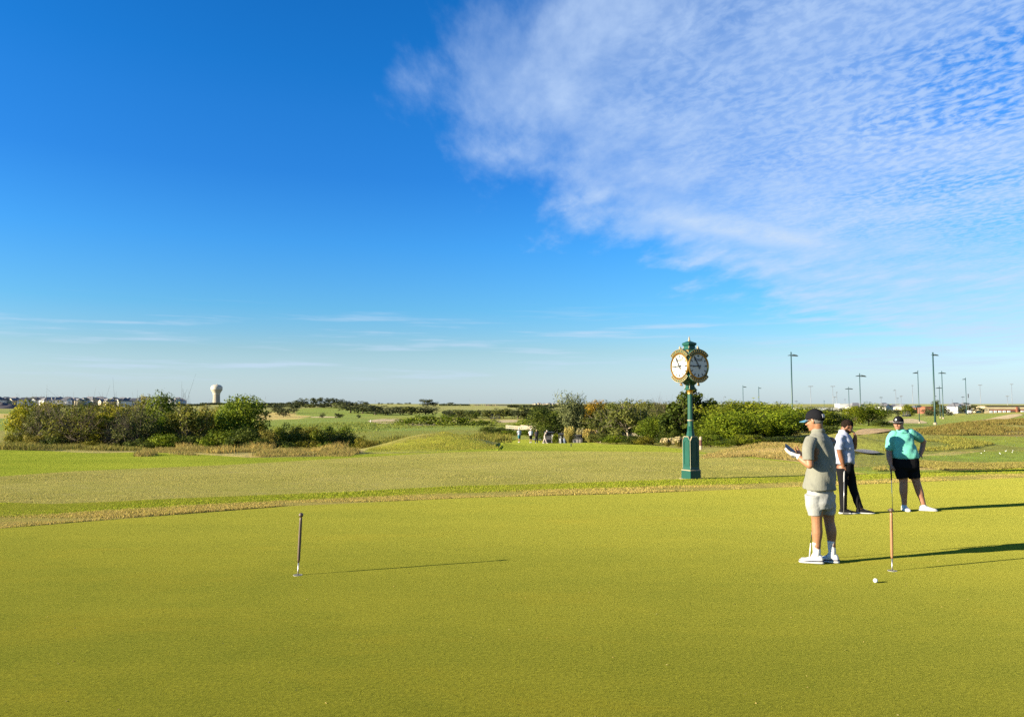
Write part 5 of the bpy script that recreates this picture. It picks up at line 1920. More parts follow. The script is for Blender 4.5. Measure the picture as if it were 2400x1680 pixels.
    for sx, sy in ((-1, -1), (1, -1), (-1, 1), (1, 1)):
        MB().tube([(sx * .292, sy * .292, 3.02), (sx * .292, sy * .292, 3.56)], .018, 8).build('corner_bead', M_cgreen, head)
        b = MB()
        b.lathe([(.005, 2.915), (.026, 2.94), (.034, 2.975), (.024, 3.005), (.010, 3.02)], 10, (sx * .30, sy * .30, 0))
        b.build('corner_boss', M_cream_trim, head, smooth=True)
        b = MB()
        b.lathe([(.01, 3.60), (.03, 3.64), (.022, 3.69), (.008, 3.72)], 10, (sx * .292, sy * .292, 0))
        b.build('corner_boss', M_cream_trim, head, smooth=True)
    roof = MB().lathe([(.275, 3.72), (.285, 3.735), (.285, 3.76), (.24, 3.775)], square=True).build('cornice', M_goldp, head, bevel=.003)
    MB().lathe([(.236, 3.775), (.246, 3.785), (.246, 3.80), (.20, 3.815)], square=True).build('upper_cornice', M_cgreen, head, bevel=.003)
    MB().lathe([(.15, 3.815), (.118, 3.83), (.112, 3.90), (.150, 3.94), (.152, 3.985), (.138, 4.0), (.02, 4.06)], square=True).build('roof', M_cgreen, head, bevel=.004)
    for sx, sy in ((-1, -1), (1, -1), (-1, 1), (1, 1)):
        MB().tube([(sx * .150, sy * .150, 3.83), (sx * .116, sy * .116, 3.86), (sx * .114, sy * .114, 3.90)], .010, 6).build('roof_trim', M_cream_trim, head, smooth=True)
    MB().lathe([(.012, 4.03), (.034, 4.045), (.038, 4.07), (.028, 4.09), (.022, 4.13), (.004, 4.20)], 12).build('spire', M_cream_trim, root, smooth=True)
    # --- four dials
    fr4 = [((0, -1, 0), (1, 0, 0)), ((-1, 0, 0), (0, -1, 0)), ((0, 1, 0), (-1, 0, 0)), ((1, 0, 0), (0, 1, 0))]
    for N, A in fr4:
        N, A = Vector(N), Vector(A)
        O = Vector((0, 0, zc))

        def disc(r, d0, d1, seg=56):
            return [(r * math.cos(2 * math.pi * k / seg), r * math.sin(2 * math.pi * k / seg)) for k in range(seg)]

        def lring(prof, name, m_, par, seg=64):
            b = MB()
            vs, fs = [], []
            for r, d in prof:
                for k in range(seg):
                    a = 2 * math.pi * k / seg
                    vs.append(O + A * (r * math.cos(a)) + Z * (r * math.sin(a)) + N * d)
            mm = len(prof)
            for i in range(mm):
                i2 = (i + 1) % mm
                for k in range(seg):
                    k2 = (k + 1) % seg
                    fs.append([i * seg + k, i * seg + k2, i2 * seg + k2, i2 * seg + k])
            b.add(vs, fs)
            return b.build(name, m_, par, auto=40)
        b = MB()
        b.prism(disc(.375, 0, 0), .285, .375, (O, A, Z, N))
        b.build('drum', M_cgreen, head, auto=40)
        b = MB()
        b.prism(disc(.345, 0, 0), .374, .382, (O, A, Z, N))
        dial = b.build('dial', M_dial, root)
        lring([(.334, .3825), (.338, .402), (.352, .415), (.366, .405), (.372, .412), (.386, .400), (.388, .372), (.334, .372)], 'bezel', M_gold, dial)
        for k in range(1, 12):
            a = math.pi / 2 - 2 * math.pi * k / 12
            big = k % 3 == 0
            ca, sa = math.cos(a), math.sin(a)
            w_, l0, l1 = (.024, .235, .315) if big else (.019, .25, .315)
            P = lambda r, t: (r * ca - t * sa, r * sa + t * ca)
            b = MB()
            b.prism([P(l0, -w_ * .7), P(l1, -w_), P(l1, w_), P(l0, w_ * .7)], .3822, .3862, (O, A, Z, N))
            b.build('hour_mark', M_hand, dial)
        for k in range(60):
            pass
        # five-pointed crown at twelve
        b = MB()
        zc_ = .262
        b.prism([(-.026, zc_), (.026, zc_), (.030, zc_ + .014), (.042, zc_ + .052), (.021, zc_ + .026), (.021, zc_ + .062), (.008, zc_ + .030), (0, zc_ + .070), (-.008, zc_ + .030), (-.021, zc_ + .062), (-.021, zc_ + .026), (-.042, zc_ + .052), (-.030, zc_ + .014)], .3822, .3862, (O, A, Z, N))
        b.build('crown_emblem', mat('dark green enamel', (.008, .05, .035), .4), dial)
        # name on the dial
        cu = bpy.data.curves.new('lettering', 'FONT')
        cu.body = 'ROLEX'
        cu.size = .088
        cu.align_x = 'CENTER'
        cu.extrude = .0015
        cu.offset = .0035
        cu.space_character = 1.12
        tmp = bpy.data.objects.new('lettering', cu)
        col.objects.link(tmp)
        bpy.context.view_layer.update()
        me = bpy.data.meshes.new_from_object(tmp.evaluated_get(bpy.context.evaluated_depsgraph_get()))
        bpy.data.objects.remove(tmp)
        M4 = Matrix((A.to_4d(), Z.to_4d(), N.to_4d(), Vector((0, 0, 0, 1)))).transposed()
        M4 = M4.to_3x3().to_4x4()
        me.transform(Matrix.Translation(O + N * .3855 + Z * .150) @ M4)
        me.materials.clear()
        obj('lettering', me, M_hand, dial)

        def hand(name, ang, l, tail, w_, d):
            a = math.pi / 2 - R(ang)
            ca, sa = math.cos(a), math.sin(a)
            P = lambda r, t: (r * ca - t * sa, r * sa + t * ca)
            b = MB()
            b.prism([P(-tail, -w_ * 1.2), P(-tail * .3, -w_ * .6), P(l * .2, -w_ * .7), P(l * .72, -w_ * .5), P(l * .78, -w_ * 1.25), P(l, 0), P(l * .78, w_ * 1.25), P(l * .72, w_ * .5), P(l * .2, w_ * .7), P(-tail * .3, w_ * .6), P(-tail, w_ * 1.2)], d, d + .004, (O, A, Z, N))
            b.build(name, M_hand, dial)
        hand('hour_hand', 267.5, .235, .085, .027, .394)
        hand('minute_hand', 330, .315, .095, .022, .400)
        b = MB()
        b.prism([(.025 * math.cos(q), .025 * math.sin(q)) for q in np.linspace(0, 6.283, 17)[:-1]], .388, .408, (O, A, Z, N))
        b.build('hand_boss', M_hand, dial)
        # curved plaques over and under the dial
        for up in (1, -1):
            a0, a1 = (R(90 - 50), R(90 + 50)) if up > 0 else (R(-90 - 50), R(-90 + 50))
            th = np.linspace(a0, a1, 15)
            r0, r1 = (.398, .492) if up > 0 else (.398, .478)
            body = [(r1 * math.cos(t_), r1 * math.sin(t_)) for t_ in th] + [(r0 * math.cos(t_), r0 * math.sin(t_)) for t_ in th[::-1]]
            b = MB()
            b.prism(body, .29, .392, (O, A, Z, N))
            pl = b.build('plaque', M_cgreen, head)
            # gilt border
            i0, i1 = r0 + .012, r1 - .012
            thi = np.linspace(a0 + .035, a1 - .035, 15)
            inn = [(i1 * math.cos(t_), i1 * math.sin(t_)) for t_ in thi] + [(i0 * math.cos(t_), i0 * math.sin(t_)) for t_ in thi[::-1]]
            n = len(body)
            V = lambda q, d: O + A * q[0] + Z * q[1] + N * d
            b = MB()
            b.add([V(q, .3915) for q in body] + [V(q, .404) for q in body] + [V(q, .404) for q in inn] + [V(q, .3915) for q in inn],
                  [[k, (k + 1) % n, n + (k + 1) % n, n + k] for k in range(n)] + [[n + k, n + (k + 1) % n, 2 * n + (k + 1) % n, 2 * n + k] for k in range(n)] + [[2 * n + k, 2 * n + (k + 1) % n, 3 * n + (k + 1) % n, 3 * n + k] for k in range(n)])
            b.build('plaque_border', M_goldp if up > 0 else M_cream_trim, pl)
            # worn gilt relief across the plaque
            rng = random.Random(7 + up)
            m = 9
            for k in range(m):
                t_ = a0 + (a1 - a0) * (k + 1) / (m + 1)
                hw = .012 + rng.random() * .010
                q0, q1 = (i0 + i1) / 2 - .024, (i0 + i1) / 2 + .024
                dt = hw / .44
                b = MB()
                b.prism([(q0 * math.cos(t_ - dt), q0 * math.sin(t_ - dt)), (q1 * math.cos(t_ - dt), q1 * math.sin(t_ - dt)), (q1 * math.cos(t_ + dt), q1 * math.sin(t_ + dt)), (q0 * math.cos(t_ + dt), q0 * math.sin(t_ + dt))], .3918, .398, (O, A, Z, N))
                b.build('gilt_relief', M_gold, pl)
        # knob above and pendant below each plaque
        b = MB()
        b.lathe([(.012, .49), (.02, .50), (.032, .525), (.026, .555), (.010, .575), (.004, .60)], 12, tuple(O + N * .36))
        b.build('finial', M_cream_trim, head, smooth=True)
        b = MB()
        b.lathe([(.006, -.575), (.022, -.555), (.028, -.53), (.014, -.505), (.012, -.475)], 12, tuple(O + N * .35))
        b.build('pendant', M_goldp, head, smooth=True)
    return root


clock()

# ================================================================== putting green things
M_pole = mat('dark wooden pole', (.07, .045, .028), .5, vary=.25, vscale=14)
M_pole2 = mat('light wooden pole', (.21, .105, .045), .45, vary=.15, vscale=14)
M_steel = mat('dull steel', (.30, .28, .26), .35, metal=.9)
M_cup = mat('white cup liner', (.5, .49, .45), .5)
M_ball = mat('golf ball white', (.66, .66, .64), .3, coat=.2)


def pin(label, foot, top, rad, wood, knob):
    g = ground_at(*foot)
    t_ = at(top[0], top[1], g[1] + .0)
    root = empty('practice_pin', tuple(g))
    tag(root, label, 'practice pin', 'short pins on the putting green')
    v = Vector(t_ - g)
    L = v.length
    u = v.normalized()
    b = MB()
    b.tube([u * -.10, u * .16], .0075, 10)
    b.build('spike', M_steel, root, smooth=True)
    b = MB()
    b.tube([u * .135, u * .15, u * .165, u * .30, u * (L * .6), u * (L - .085), u * (L - .062), u * (L - .05)], [.008, .013, .015, rad, rad * 1.02, rad * .92, rad * .9, rad * .6], 14)
    b.build('shaft', wood, root, smooth=True)
    b = MB()
    n, m = 14, 9
    c = u * (L - .026)
    vs = [c + Vector((math.cos(2 * math.pi * k / n) * math.sin(math.pi * i / m), math.sin(2 * math.pi * k / n) * math.sin(math.pi * i / m), math.cos(math.pi * i / m))) * .0255 for i in range(m + 1) for k in range(n)]
    b.add(vs, [[i * n + k, i * n + (k + 1) % n, (i + 1) * n + (k + 1) % n, (i + 1) * n + k] for i in range(m) for k in range(n)])
    b.build('ball_finial', knob, root, smooth=True)
    # cup let into the turf
    cup = empty('hole_cup', tuple(g))
    tag(cup, ('white-rimmed hole cup round the foot of the pale pin' if 'pale' in label else 'white-rimmed hole cup round the foot of the dark pin'), 'hole cup', 'cups in the putting green')
    b = MB()
    n = 28
    pr = [(.054, .0015), (.050, .004), (.050, -.0), (.050, .0005)]
    vs, fs = [], []
    pr = [(.050, .0006), (.0497, .0022), (.0482, .0022), (.0478, .0006)]
    for r, z in pr:
        for k in range(n):
            vs.append((r * math.cos(2 * math.pi * k / n), r * math.sin(2 * math.pi * k / n), z))
    for i in range(3):
        for k in range(n):
            fs.append([i * n + k, i * n + (k + 1) % n, (i + 1) * n + (k + 1) % n, (i + 1) * n + k])
    b.add(vs, fs)
    b.build('liner', M_cup, cup, smooth=False)
    b = MB()
    b.add([((.048) * math.cos(2 * math.pi * k / n), (.048) * math.sin(2 * math.pi * k / n), .0018) for k in range(n)], [list(range(n))])
    b.build('hole_bottom', mat('hole dark', (.10, .095, .07), .9), cup)


pin('dark wooden practice pin with round knob, leaning slightly', (698, 1347), (706, 1201), .0165, M_pole, M_pole)
pin('pale wooden practice pin with round knob in front of the teal golfer', (2091, 1337), (2088.5, 1190), .0165, M_pole2, M_pole)


def sphere(name, c, r, m_, parent=None, n=20, dim=False):
    b = MB()
    k2 = n // 2
    vs = [(c[0] + r * math.cos(2 * math.pi * k / n) * math.sin(math.pi * i / k2), c[1] + r * math.sin(2 * math.pi * k / n) * math.sin(math.pi * i / k2), c[2] + r * math.cos(math.pi * i / k2)) for i in range(k2 + 1) for k in range(n)]
    b.add(vs, [[i * n + k, i * n + (k + 1) % n, (i + 1) * n + (k + 1) % n, (i + 1) * n + k] for i in range(k2) for k in range(n)])
    return b.build(name, m_, parent, smooth=True)


gb_ = ground_at(2052, 1365)
o = sphere('golf_ball', (0, 0, 0), .0228, M_ball, n=32)
o.location = (gb_[0], gb_[1], gb_[2] + .0222)
tag(o, 'white golf ball on the green in front of the pale pin', 'golf ball')
bm_ = bpy.data.meshes.get('golf_ball')
for i, (px, py, lb) in enumerate([(2300, 1062.5, 'leftmost low one'), (2307.5, 1057, 'upper left one'), (2343, 1062, 'left of the touching pair'), (2344.5, 1064, 'right of the touching pair'), (2356.5, 1058, 'between pair and right end'), (2372.5, 1060.5, 'right end one'), (2358.5, 1056.8, 'farthest one'), (2374, 1056.5, 'far right one')]):
    g = ground_at(px, py)
    o = bpy.data.objects.new('practice_ball', bm_)
    link(o)
    o.scale = (.95, .95, .95)
    o.location = (g[0], g[1], g[2] + .02)
    tag(o, 'white ball lying on the chipping green at the right, ' + lb, 'golf ball', 'balls on the chipping green')

# wooden marker post behind the clock
g = on_ground(1642.5, 46)
rt = empty('marker_post', tuple(g))
tag(rt, 'pale marker post with dark band half hidden behind the clock pedestal', 'marker post')
h = at(1642.5, 1023, 46)[2] - g[2]
MB().lathe([(.085, -.3), (.085, h - .55), (.09, h - .55)], 14).build('post', mat('post paint', (.32, .23, .16), .7), rt, smooth=False)
MB().lathe([(.086, h - .55), (.086, h - .2)], 14).build('band', mat('post band', (.085, .032, .02), .7), rt)
MB().lathe([(.09, h - .2), (.09, h - .05), (.05, h)], 14).build('top_cap', mat('post paint', (.32, .23, .16), .7), rt)
g = ground_at(1338.5, 1047)
rt = empty('tee_marker', tuple(g))
tag(rt, 'tiny dark stake standing in the green strip below the carts', 'stake')
h = at(1338.5, 1039.5, g[1])[2] - g[2]
MB().tube([(0, 0, -.1), (0, 0, h * .6)], .03, 6).build('stake_shaft', M_black, rt)
MB().tube([(0, 0, h * .6), (0, 0, h)], .05, 6).build('stake_head', M_black, rt)

# ================================================================== people
def skin_mat(name, colour):
    return mat(name, colour, .5, spec=.35, vary=.10, vscale=25, bump=.0006, bscale=180)


def cloth_mat(name, colour, rough=.85, vary=.05):
    return mat(name, colour, rough, spec=.15, vary=vary, vscale=5, bump=.012, bscale=9, sheen=.1 if sum(colour) > .2 else 0.0) if sum(colour) > .06 else mat(name, colour, 1.0, spec=.02, bump=.010, bscale=9)


def catmull(P, R_, sub=4):
    P = [Vector(p) for p in P]
    out, rad = [], []
    n = len(P)
    for i in range(n - 1):
        p0, p1, p2, p3 = P[max(i - 1, 0)], P[i], P[i + 1], P[min(i + 2, n - 1)]
        for k in range(sub):
            s = k / sub
            out.append(.5 * ((2 * p1) + (p2 - p0) * s + (2 * p0 - 5 * p1 + 4 * p2 - p3) * s * s + (-p0 + 3 * p1 - 3 * p2 + p3) * s ** 3))
            e = s * s * (3 - 2 * s)
            rad.append(R_[i] * (1 - e) + R_[i + 1] * e)
    out.append(P[-1])
    rad.append(R_[-1])
    return out, rad


def limb(b, P, R_, seg=14, rnd=True):
    """a tapered tube with rounded ends through the joints P."""
    o, r = catmull(P, R_)
    if rnd:
        d0, d1 = (o[0] - o[1]).normalized(), (o[-1] - o[-2]).normalized()
        o = [o[0] + d0 * r[0] * .9, o[0] + d0 * r[0] * .55] + o + [o[-1] + d1 * r[-1] * .55, o[-1] + d1 * r[-1] * .9]
        r = [r[0] * .35, r[0] * .83] + r + [r[-1] * .83, r[-1] * .35]
    b.tube(o, r, seg)
    return b


def ringloft(b, rings, n=28, p=2.3):
    """rings = (centre, side axis, front axis, half side, half front); a closed skin through them."""
    vs, fs = [], []
    for c, S, F, a, d in rings:
        c, S, F = Vector(c), Vector(S), Vector(F)
        for k in range(n):
            t_ = 2 * math.pi * k / n
            cs, sn = math.cos(t_), math.sin(t_)
            vs.append(c + S * (a * abs(cs) ** (2 / p) * (1 if cs > 0 else -1)) + F * (d * abs(sn) ** (2 / p) * (1 if sn > 0 else -1)))
    m = len(rings)
    for i in range(m - 1):
        for k in range(n):
            k2 = (k + 1) % n
            fs.append([i * n + k, i * n + k2, (i + 1) * n + k2, (i + 1) * n + k])
    fs.append(list(range(n))[::-1])
    fs.append([(m - 1) * n + k for k in range(n)])
    return b.add(vs, fs)


def ellipsoid(b, c, r, M=None, n=20, m=12):
    vs = []
    for i in range(m + 1):
        for k in range(n):
            v = Vector((r[0] * math.cos(2 * math.pi * k / n) * math.sin(math.pi * i / m), r[1] * math.sin(2 * math.pi * k / n) * math.sin(math.pi * i / m), r[2] * math.cos(math.pi * i / m)))
            v = v + Vector(c)
            vs.append(M @ v if M is not None else v)
    return b.add(vs, [[i * n + k, (i + 1) * n + k, (i + 1) * n + (k + 1) % n, i * n + (k + 1) % n] for i in range(m) for k in range(n)])


def fuse(name, b, voxel, smooth=4, fac=.5):
    """melt overlapping lofts into one continuous surface."""
    me0 = b.mesh(name)
    bm = bmesh.new()
    bm.from_mesh(me0)
    bmesh.ops.remove_doubles(bm, verts=bm.verts, dist=1e-5)
    bmesh.ops.recalc_face_normals(bm, faces=bm.faces)
    bm.to_mesh(me0)
    bm.free()
    o = bpy.data.objects.new(name, me0)
    col.objects.link(o)
    md = o.modifiers.new('r', 'REMESH')
    md.mode = 'VOXEL'
    md.voxel_size = voxel
    sm = o.modifiers.new('s', 'SMOOTH')
    sm.iterations = smooth
    sm.factor = fac
    bpy.context.view_layer.update()
    dg = bpy.context.evaluated_depsgraph_get()
    me = bpy.data.meshes.new_from_object(o.evaluated_get(dg))
    bpy.data.objects.remove(o)
    bpy.data.meshes.remove(me0)
    me.name = name
    me.polygons.foreach_set('use_smooth', np.ones(len(me.polygons), dtype=bool))
    return me


def folds(me, amp, fn):
    """push the cloth in and out along its normals."""
    n = len(me.vertices)
    v = np.empty(n * 3, dtype=np.float32)
    nr = np.empty(n * 3, dtype=np.float32)
    me.vertices.foreach_get('co', v)
    me.vertices.foreach_get('normal', nr)
    v, nr = v.reshape(-1, 3), nr.reshape(-1, 3)
    v = v + nr * (fn(v[:, 0], v[:, 1], v[:, 2]) * amp)[:, None]
    me.vertices.foreach_set('co', v.astype(np.float32).ravel())
    me.update()


def crease(x, y, z, k=30, tilt=.6, seed=0):
    w = np.sin(x * 9 + seed) * .8 + np.sin(y * 11 + seed * 2) * .8 + np.sin(z * 7 + seed) * .6
    s = np.sin((z + tilt * x) * k + w * 1.6) * .5 + np.sin((z - tilt * 1.3 * y + .4 * x) * k * 1.7 + w * 2.3 + 1) * .35
    return s * (0.55 + .45 * np.sin(x * 13 + z * 5 + seed))


def hand(b, wrist, D, N, S, curl=.35, size=1.0, spread=.1, thumb=(.75, .6, .25), grip=None):
    """five fingers of different lengths rooted in a palm. D to the fingertips, N out of the palm, S to the thumb."""
    wrist, D, N, S = Vector(wrist), Vector(D).normalized(), Vector(N), Vector(S)
    N = (N - D * N.dot(D)).normalized()
    S = (S - D * S.dot(D) - N * S.dot(N)).normalized()
    k = size
    ringloft(b, [(wrist - D * .015 * k, S, N, .026 * k, .020 * k), (wrist + D * .02 * k, S, N, .033 * k, .018 * k), (wrist + D * .055 * k, S, N, .041 * k, .016 * k), (wrist + D * .088 * k, S, N, .040 * k, .013 * k), (wrist + D * .096 * k, S, N, .034 * k, .009 * k)], 18, 2.6)
    for i, (off, L) in enumerate(((.031, .072), (.0105, .082), (-.0105, .076), (-.031, .060))):
        p = wrist + D * (.082 - abs(off) * .15) * k + S * off * k
        d = (D + S * off * spread * 20 * .3).normalized()
        P, a = [p - D * .02 * k, p], curl
        c = curl if not isinstance(curl, (list, tuple)) else curl[i]
        for j, fr in enumerate((.45, .32, .25)):
            d = (Matrix.Rotation(c * (1.0 if j else .8), 3, D.cross(N)) @ d) if True else d
            p = p + d * L * fr * k
            P.append(p.copy())
        limb(b, P, [.0095 * k, .0095 * k, .0085 * k, .0078 * k, .0066 * k], 10)
    p = wrist + D * .022 * k + S * .026 * k
    d = (S * thumb[0] + D * thumb[1] + N * thumb[2]).normalized()
    d2 = (d * .7 + D * .5 + N * .25).normalized()
    limb(b, [p, p + d * .034 * k, p + d * .034 * k + d2 * .026 * k, p + d * .034 * k + d2 * .048 * k], [.0135 * k, .0115 * k, .0095 * k, .0075 * k], 10)
    return b


def head_frame(c, f, up=(0, 0, 1)):
    """local head axes: x to the person's right, y forward, z up."""
    f = Vector(f).normalized()
    x = f.cross(Vector(up)).normalized()
    z = x.cross(f)
    M = Matrix((x.to_4d(), f.to_4d(), z.to_4d(), (0, 0, 0, 1))).transposed()
    M = M.to_3x3().to_4x4()
    M.translation = Vector(c)
    return M


def head(b, M, neck, neck_r=.06, k=1.0, jowl=0.0):
    ellipsoid(b, (0, -.012 * k, .035 * k), (.075 * k, .094 * k, .086 * k), M)
    T3 = M.to_3x3()
    x, y = T3 @ Vector((1, 0, 0)), T3 @ Vector((0, 1, 0))
    ringloft(b, [(M @ Vector((0, yy * k, zz * k)), x, y, (a + jowl) * k, d * k) for zz, yy, a, d in
                 ((.05, .0, .071, .088), (.02, .004, .070, .089), (-.02, .010, .068, .084), (-.05, .015, .063, .077), (-.08, .024, .053, .064), (-.105, .036, .040, .046), (-.118, .044, .026, .028))], 22, 2.1)
    # brow, nose, lips, chin, ears
    ellipsoid(b, (0, .078 * k, .022 * k), (.052 * k, .016 * k, .014 * k), M)
    limb(b, [M @ Vector((0, .088 * k, .012 * k)), M @ Vector((0, .101 * k, -.012 * k)), M @ Vector((0, .110 * k, -.030 * k))], [.009 * k, .010 * k, .0125 * k], 10)
    for s in (-1, 1):
        ellipsoid(b, (s * .012 * k, .098 * k, -.034 * k), (.009 * k, .010 * k, .008 * k), M, 10, 8)
        ellipsoid(b, (s * .077 * k, -.008 * k, -.006 * k), (.010 * k, .021 * k, .033 * k), M, 12, 8)
        ellipsoid(b, (s * .038 * k, .066 * k, -.028 * k), (.026 * k, .022 * k, .022 * k), M, 12, 8)
    ellipsoid(b, (0, .086 * k, -.058 * k), (.024 * k, .012 * k, .007 * k), M, 12, 8)
    ellipsoid(b, (0, .084 * k, -.068 * k), (.021 * k, .012 * k, .007 * k), M, 12, 8)
    ellipsoid(b, (0, .072 * k, -.100 * k), (.022 * k, .020 * k, .018 * k), M, 12, 8)
    limb(b, [M @ Vector((0, -.022 * k, -.045 * k)), Vector(neck) * .5 + (M @ Vector((0, -.022 * k, -.05 * k))) * .5, Vector(neck)], [neck_r, neck_r, neck_r * 1.15], 16)


def face_parts(par, M, k=1.0, lip=(.22, .09, .07), brow=(.05, .03, .02)):
    for s in (-1, 1):
        b = MB()
        ellipsoid(b, (s * .031 * k, .083 * k, .004 * k), (.012 * k, .008 * k, .0065 * k), M, 12, 8)
        e = b.build('eye', mat('eye white', (.5, .48, .45), .25), par, smooth=True)
        b = MB()
        ellipsoid(b, (s * .031 * k, .0895 * k, .004 * k), (.0055 * k, .003 * k, .0055 * k), M, 10, 6)
        b.build('iris', mat('iris', (.02, .014, .01), .2), e, smooth=True)
        b = MB()
        limb(b, [M @ Vector((s * .012 * k, .094 * k, .020 * k)), M @ Vector((s * .032 * k, .091 * k, .026 * k)), M @ Vector((s * .050 * k, .078 * k, .020 * k))], [.004 * k, .005 * k, .003 * k], 8)
        b.build('eyebrow', mat('brow ' + str(brow), brow, .8), par, smooth=True)
    b = MB()
    limb(b, [M @ Vector((-.022 * k, .0905 * k, -.063 * k)), M @ Vector((0, .099 * k, -.062 * k)), M @ Vector((.022 * k, .0905 * k, -.063 * k))], [.003 * k, .0055 * k, .003 * k], 8)
    b.build('lips', mat('lips', lip, .5), par, smooth=True)


def shell(M, c, r, keep, n=48, m=30, thick=.004):
    """the part of an ellipsoid that keep(x, y, z) accepts, with a thickness."""
    vs = []
    for i in range(m + 1):
        for q in range(n):
            vs.append(Vector((c[0] + r[0] * math.cos(2 * math.pi * q / n) * math.sin(math.pi * i / m), c[1] + r[1] * math.sin(2 * math.pi * q / n) * math.sin(math.pi * i / m), c[2] + r[2] * math.cos(math.pi * i / m))))
    fs = []
    for i in range(m):
        for q in range(n):
            f = [i * n + q, (i + 1) * n + q, (i + 1) * n + (q + 1) % n, i * n + (q + 1) % n]
            cc = sum((vs[j] for j in f), Vector()) / 4
            if keep(cc.x, cc.y, cc.z):
                fs.append(f)
    used = sorted({j for f in fs for j in f})
    mp = {j: i for i, j in enumerate(used)}
    outer = [vs[j] for j in used]
    cen = Vector(c)
    inner = [cen + (v - cen) * (1 - thick / max(r)) for v in outer]
    F = [[mp[j] for j in f] for f in fs]
    nn = len(outer)
    cnt = {}
    for f in F:
        for a_, b_ in zip(f, f[1:] + f[:1]):
            cnt[(a_, b_)] = cnt.get((a_, b_), 0) + 1
    rim = [[a_, b_, b_ + nn, a_ + nn] for (a_, b_) in cnt if (b_, a_) not in cnt]
    b = MB()
    b.add([M @ v for v in outer + inner], F + [[j + nn for j in f[::-1]] for f in F] + [q[::-1] for q in rim])
    return b


def cap(par, M, crown_m, brim_m, k=1.0, strap=None, band=None, badge=None, brim_len=.085, tiltup=0.0):
    b = shell(M, (0, -.012 * k, .030 * k), (.0835 * k, .1035 * k, .098 * k), lambda x, y, z: z > .022 * k - .42 * max(0, -y))
    cp_ = b.build('cap', crown_m, par, smooth=True)
    # brim: a curved plate
    vs, n, m = [], 17, 7
    for d in (0, 1):
        for i in range(m):
            for q in range(n):
                t_ = -1 + 2 * q / (n - 1)
                x = .077 * k * t_ * (1 - .10 * i / (m - 1))
                y0 = -.012 * k + .098 * k * math.sqrt(max(0.0, 1 - (t_ * .86) ** 2))
                y = y0 + brim_len * k * (i / (m - 1)) * math.sqrt(max(.05, 1 - .62 * t_ * t_))
                z = .028 * k - .018 * k * t_ * t_ - (.012 - tiltup) * k * (i / (m - 1)) - d * .004 * k
                vs.append(M @ Vector((x, y, z)))
    fs = []
    for d in (0, 1):
        o = d * n * m
        for i in range(m - 1):
            for q in range(n - 1):
                f = [o + i * n + q, o + i * n + q + 1, o + (i + 1) * n + q + 1, o + (i + 1) * n + q]
                fs.append(f if d == 0 else f[::-1])
    for q in range(n - 1):
        fs.append([(m - 1) * n + q, (m - 1) * n + q + 1, n * m + (m - 1) * n + q + 1, n * m + (m - 1) * n + q])
    for i in range(m - 1):
        fs.append([i * n, (i + 1) * n, n * m + (i + 1) * n, n * m + i * n])
        fs.append([i * n + n - 1, n * m + i * n + n - 1, n * m + (i + 1) * n + n - 1, (i + 1) * n + n - 1])
    b = MB()
    b.add(vs, fs)
    b.build('brim', brim_m, cp_, smooth=True)
    b = MB()
    ellipsoid(b, (0, -.012 * k, .129 * k), (.007 * k, .007 * k, .004 * k), M, 10, 6)
    b.build('button', crown_m, cp_, smooth=True)
    if strap:
        b = shell(M, (0, -.012 * k, .030 * k), (.0855 * k, .106 * k, .1005 * k), lambda x, y, z: strap[0](x / k, y / k, z / k))
        b.build('rear_strap', strap[1], cp_, smooth=True)
    if band:
        b = shell(M, (0, -.012 * k, .030 * k), (.0850 * k, .1052 * k, .0995 * k), lambda x, y, z: .020 * k < z < .034 * k and y > 0)
        b.build('front_band', band, cp_, smooth=True)
    if badge:
        b = shell(M, (0, -.012 * k, .030 * k), (.0855 * k, .1058 * k, .1002 * k), lambda x, y, z: y > .02 * k and badge[0](x / k, z / k), 120, 90)
        b.build('badge', badge[1], cp_, smooth=True)
    return cp_


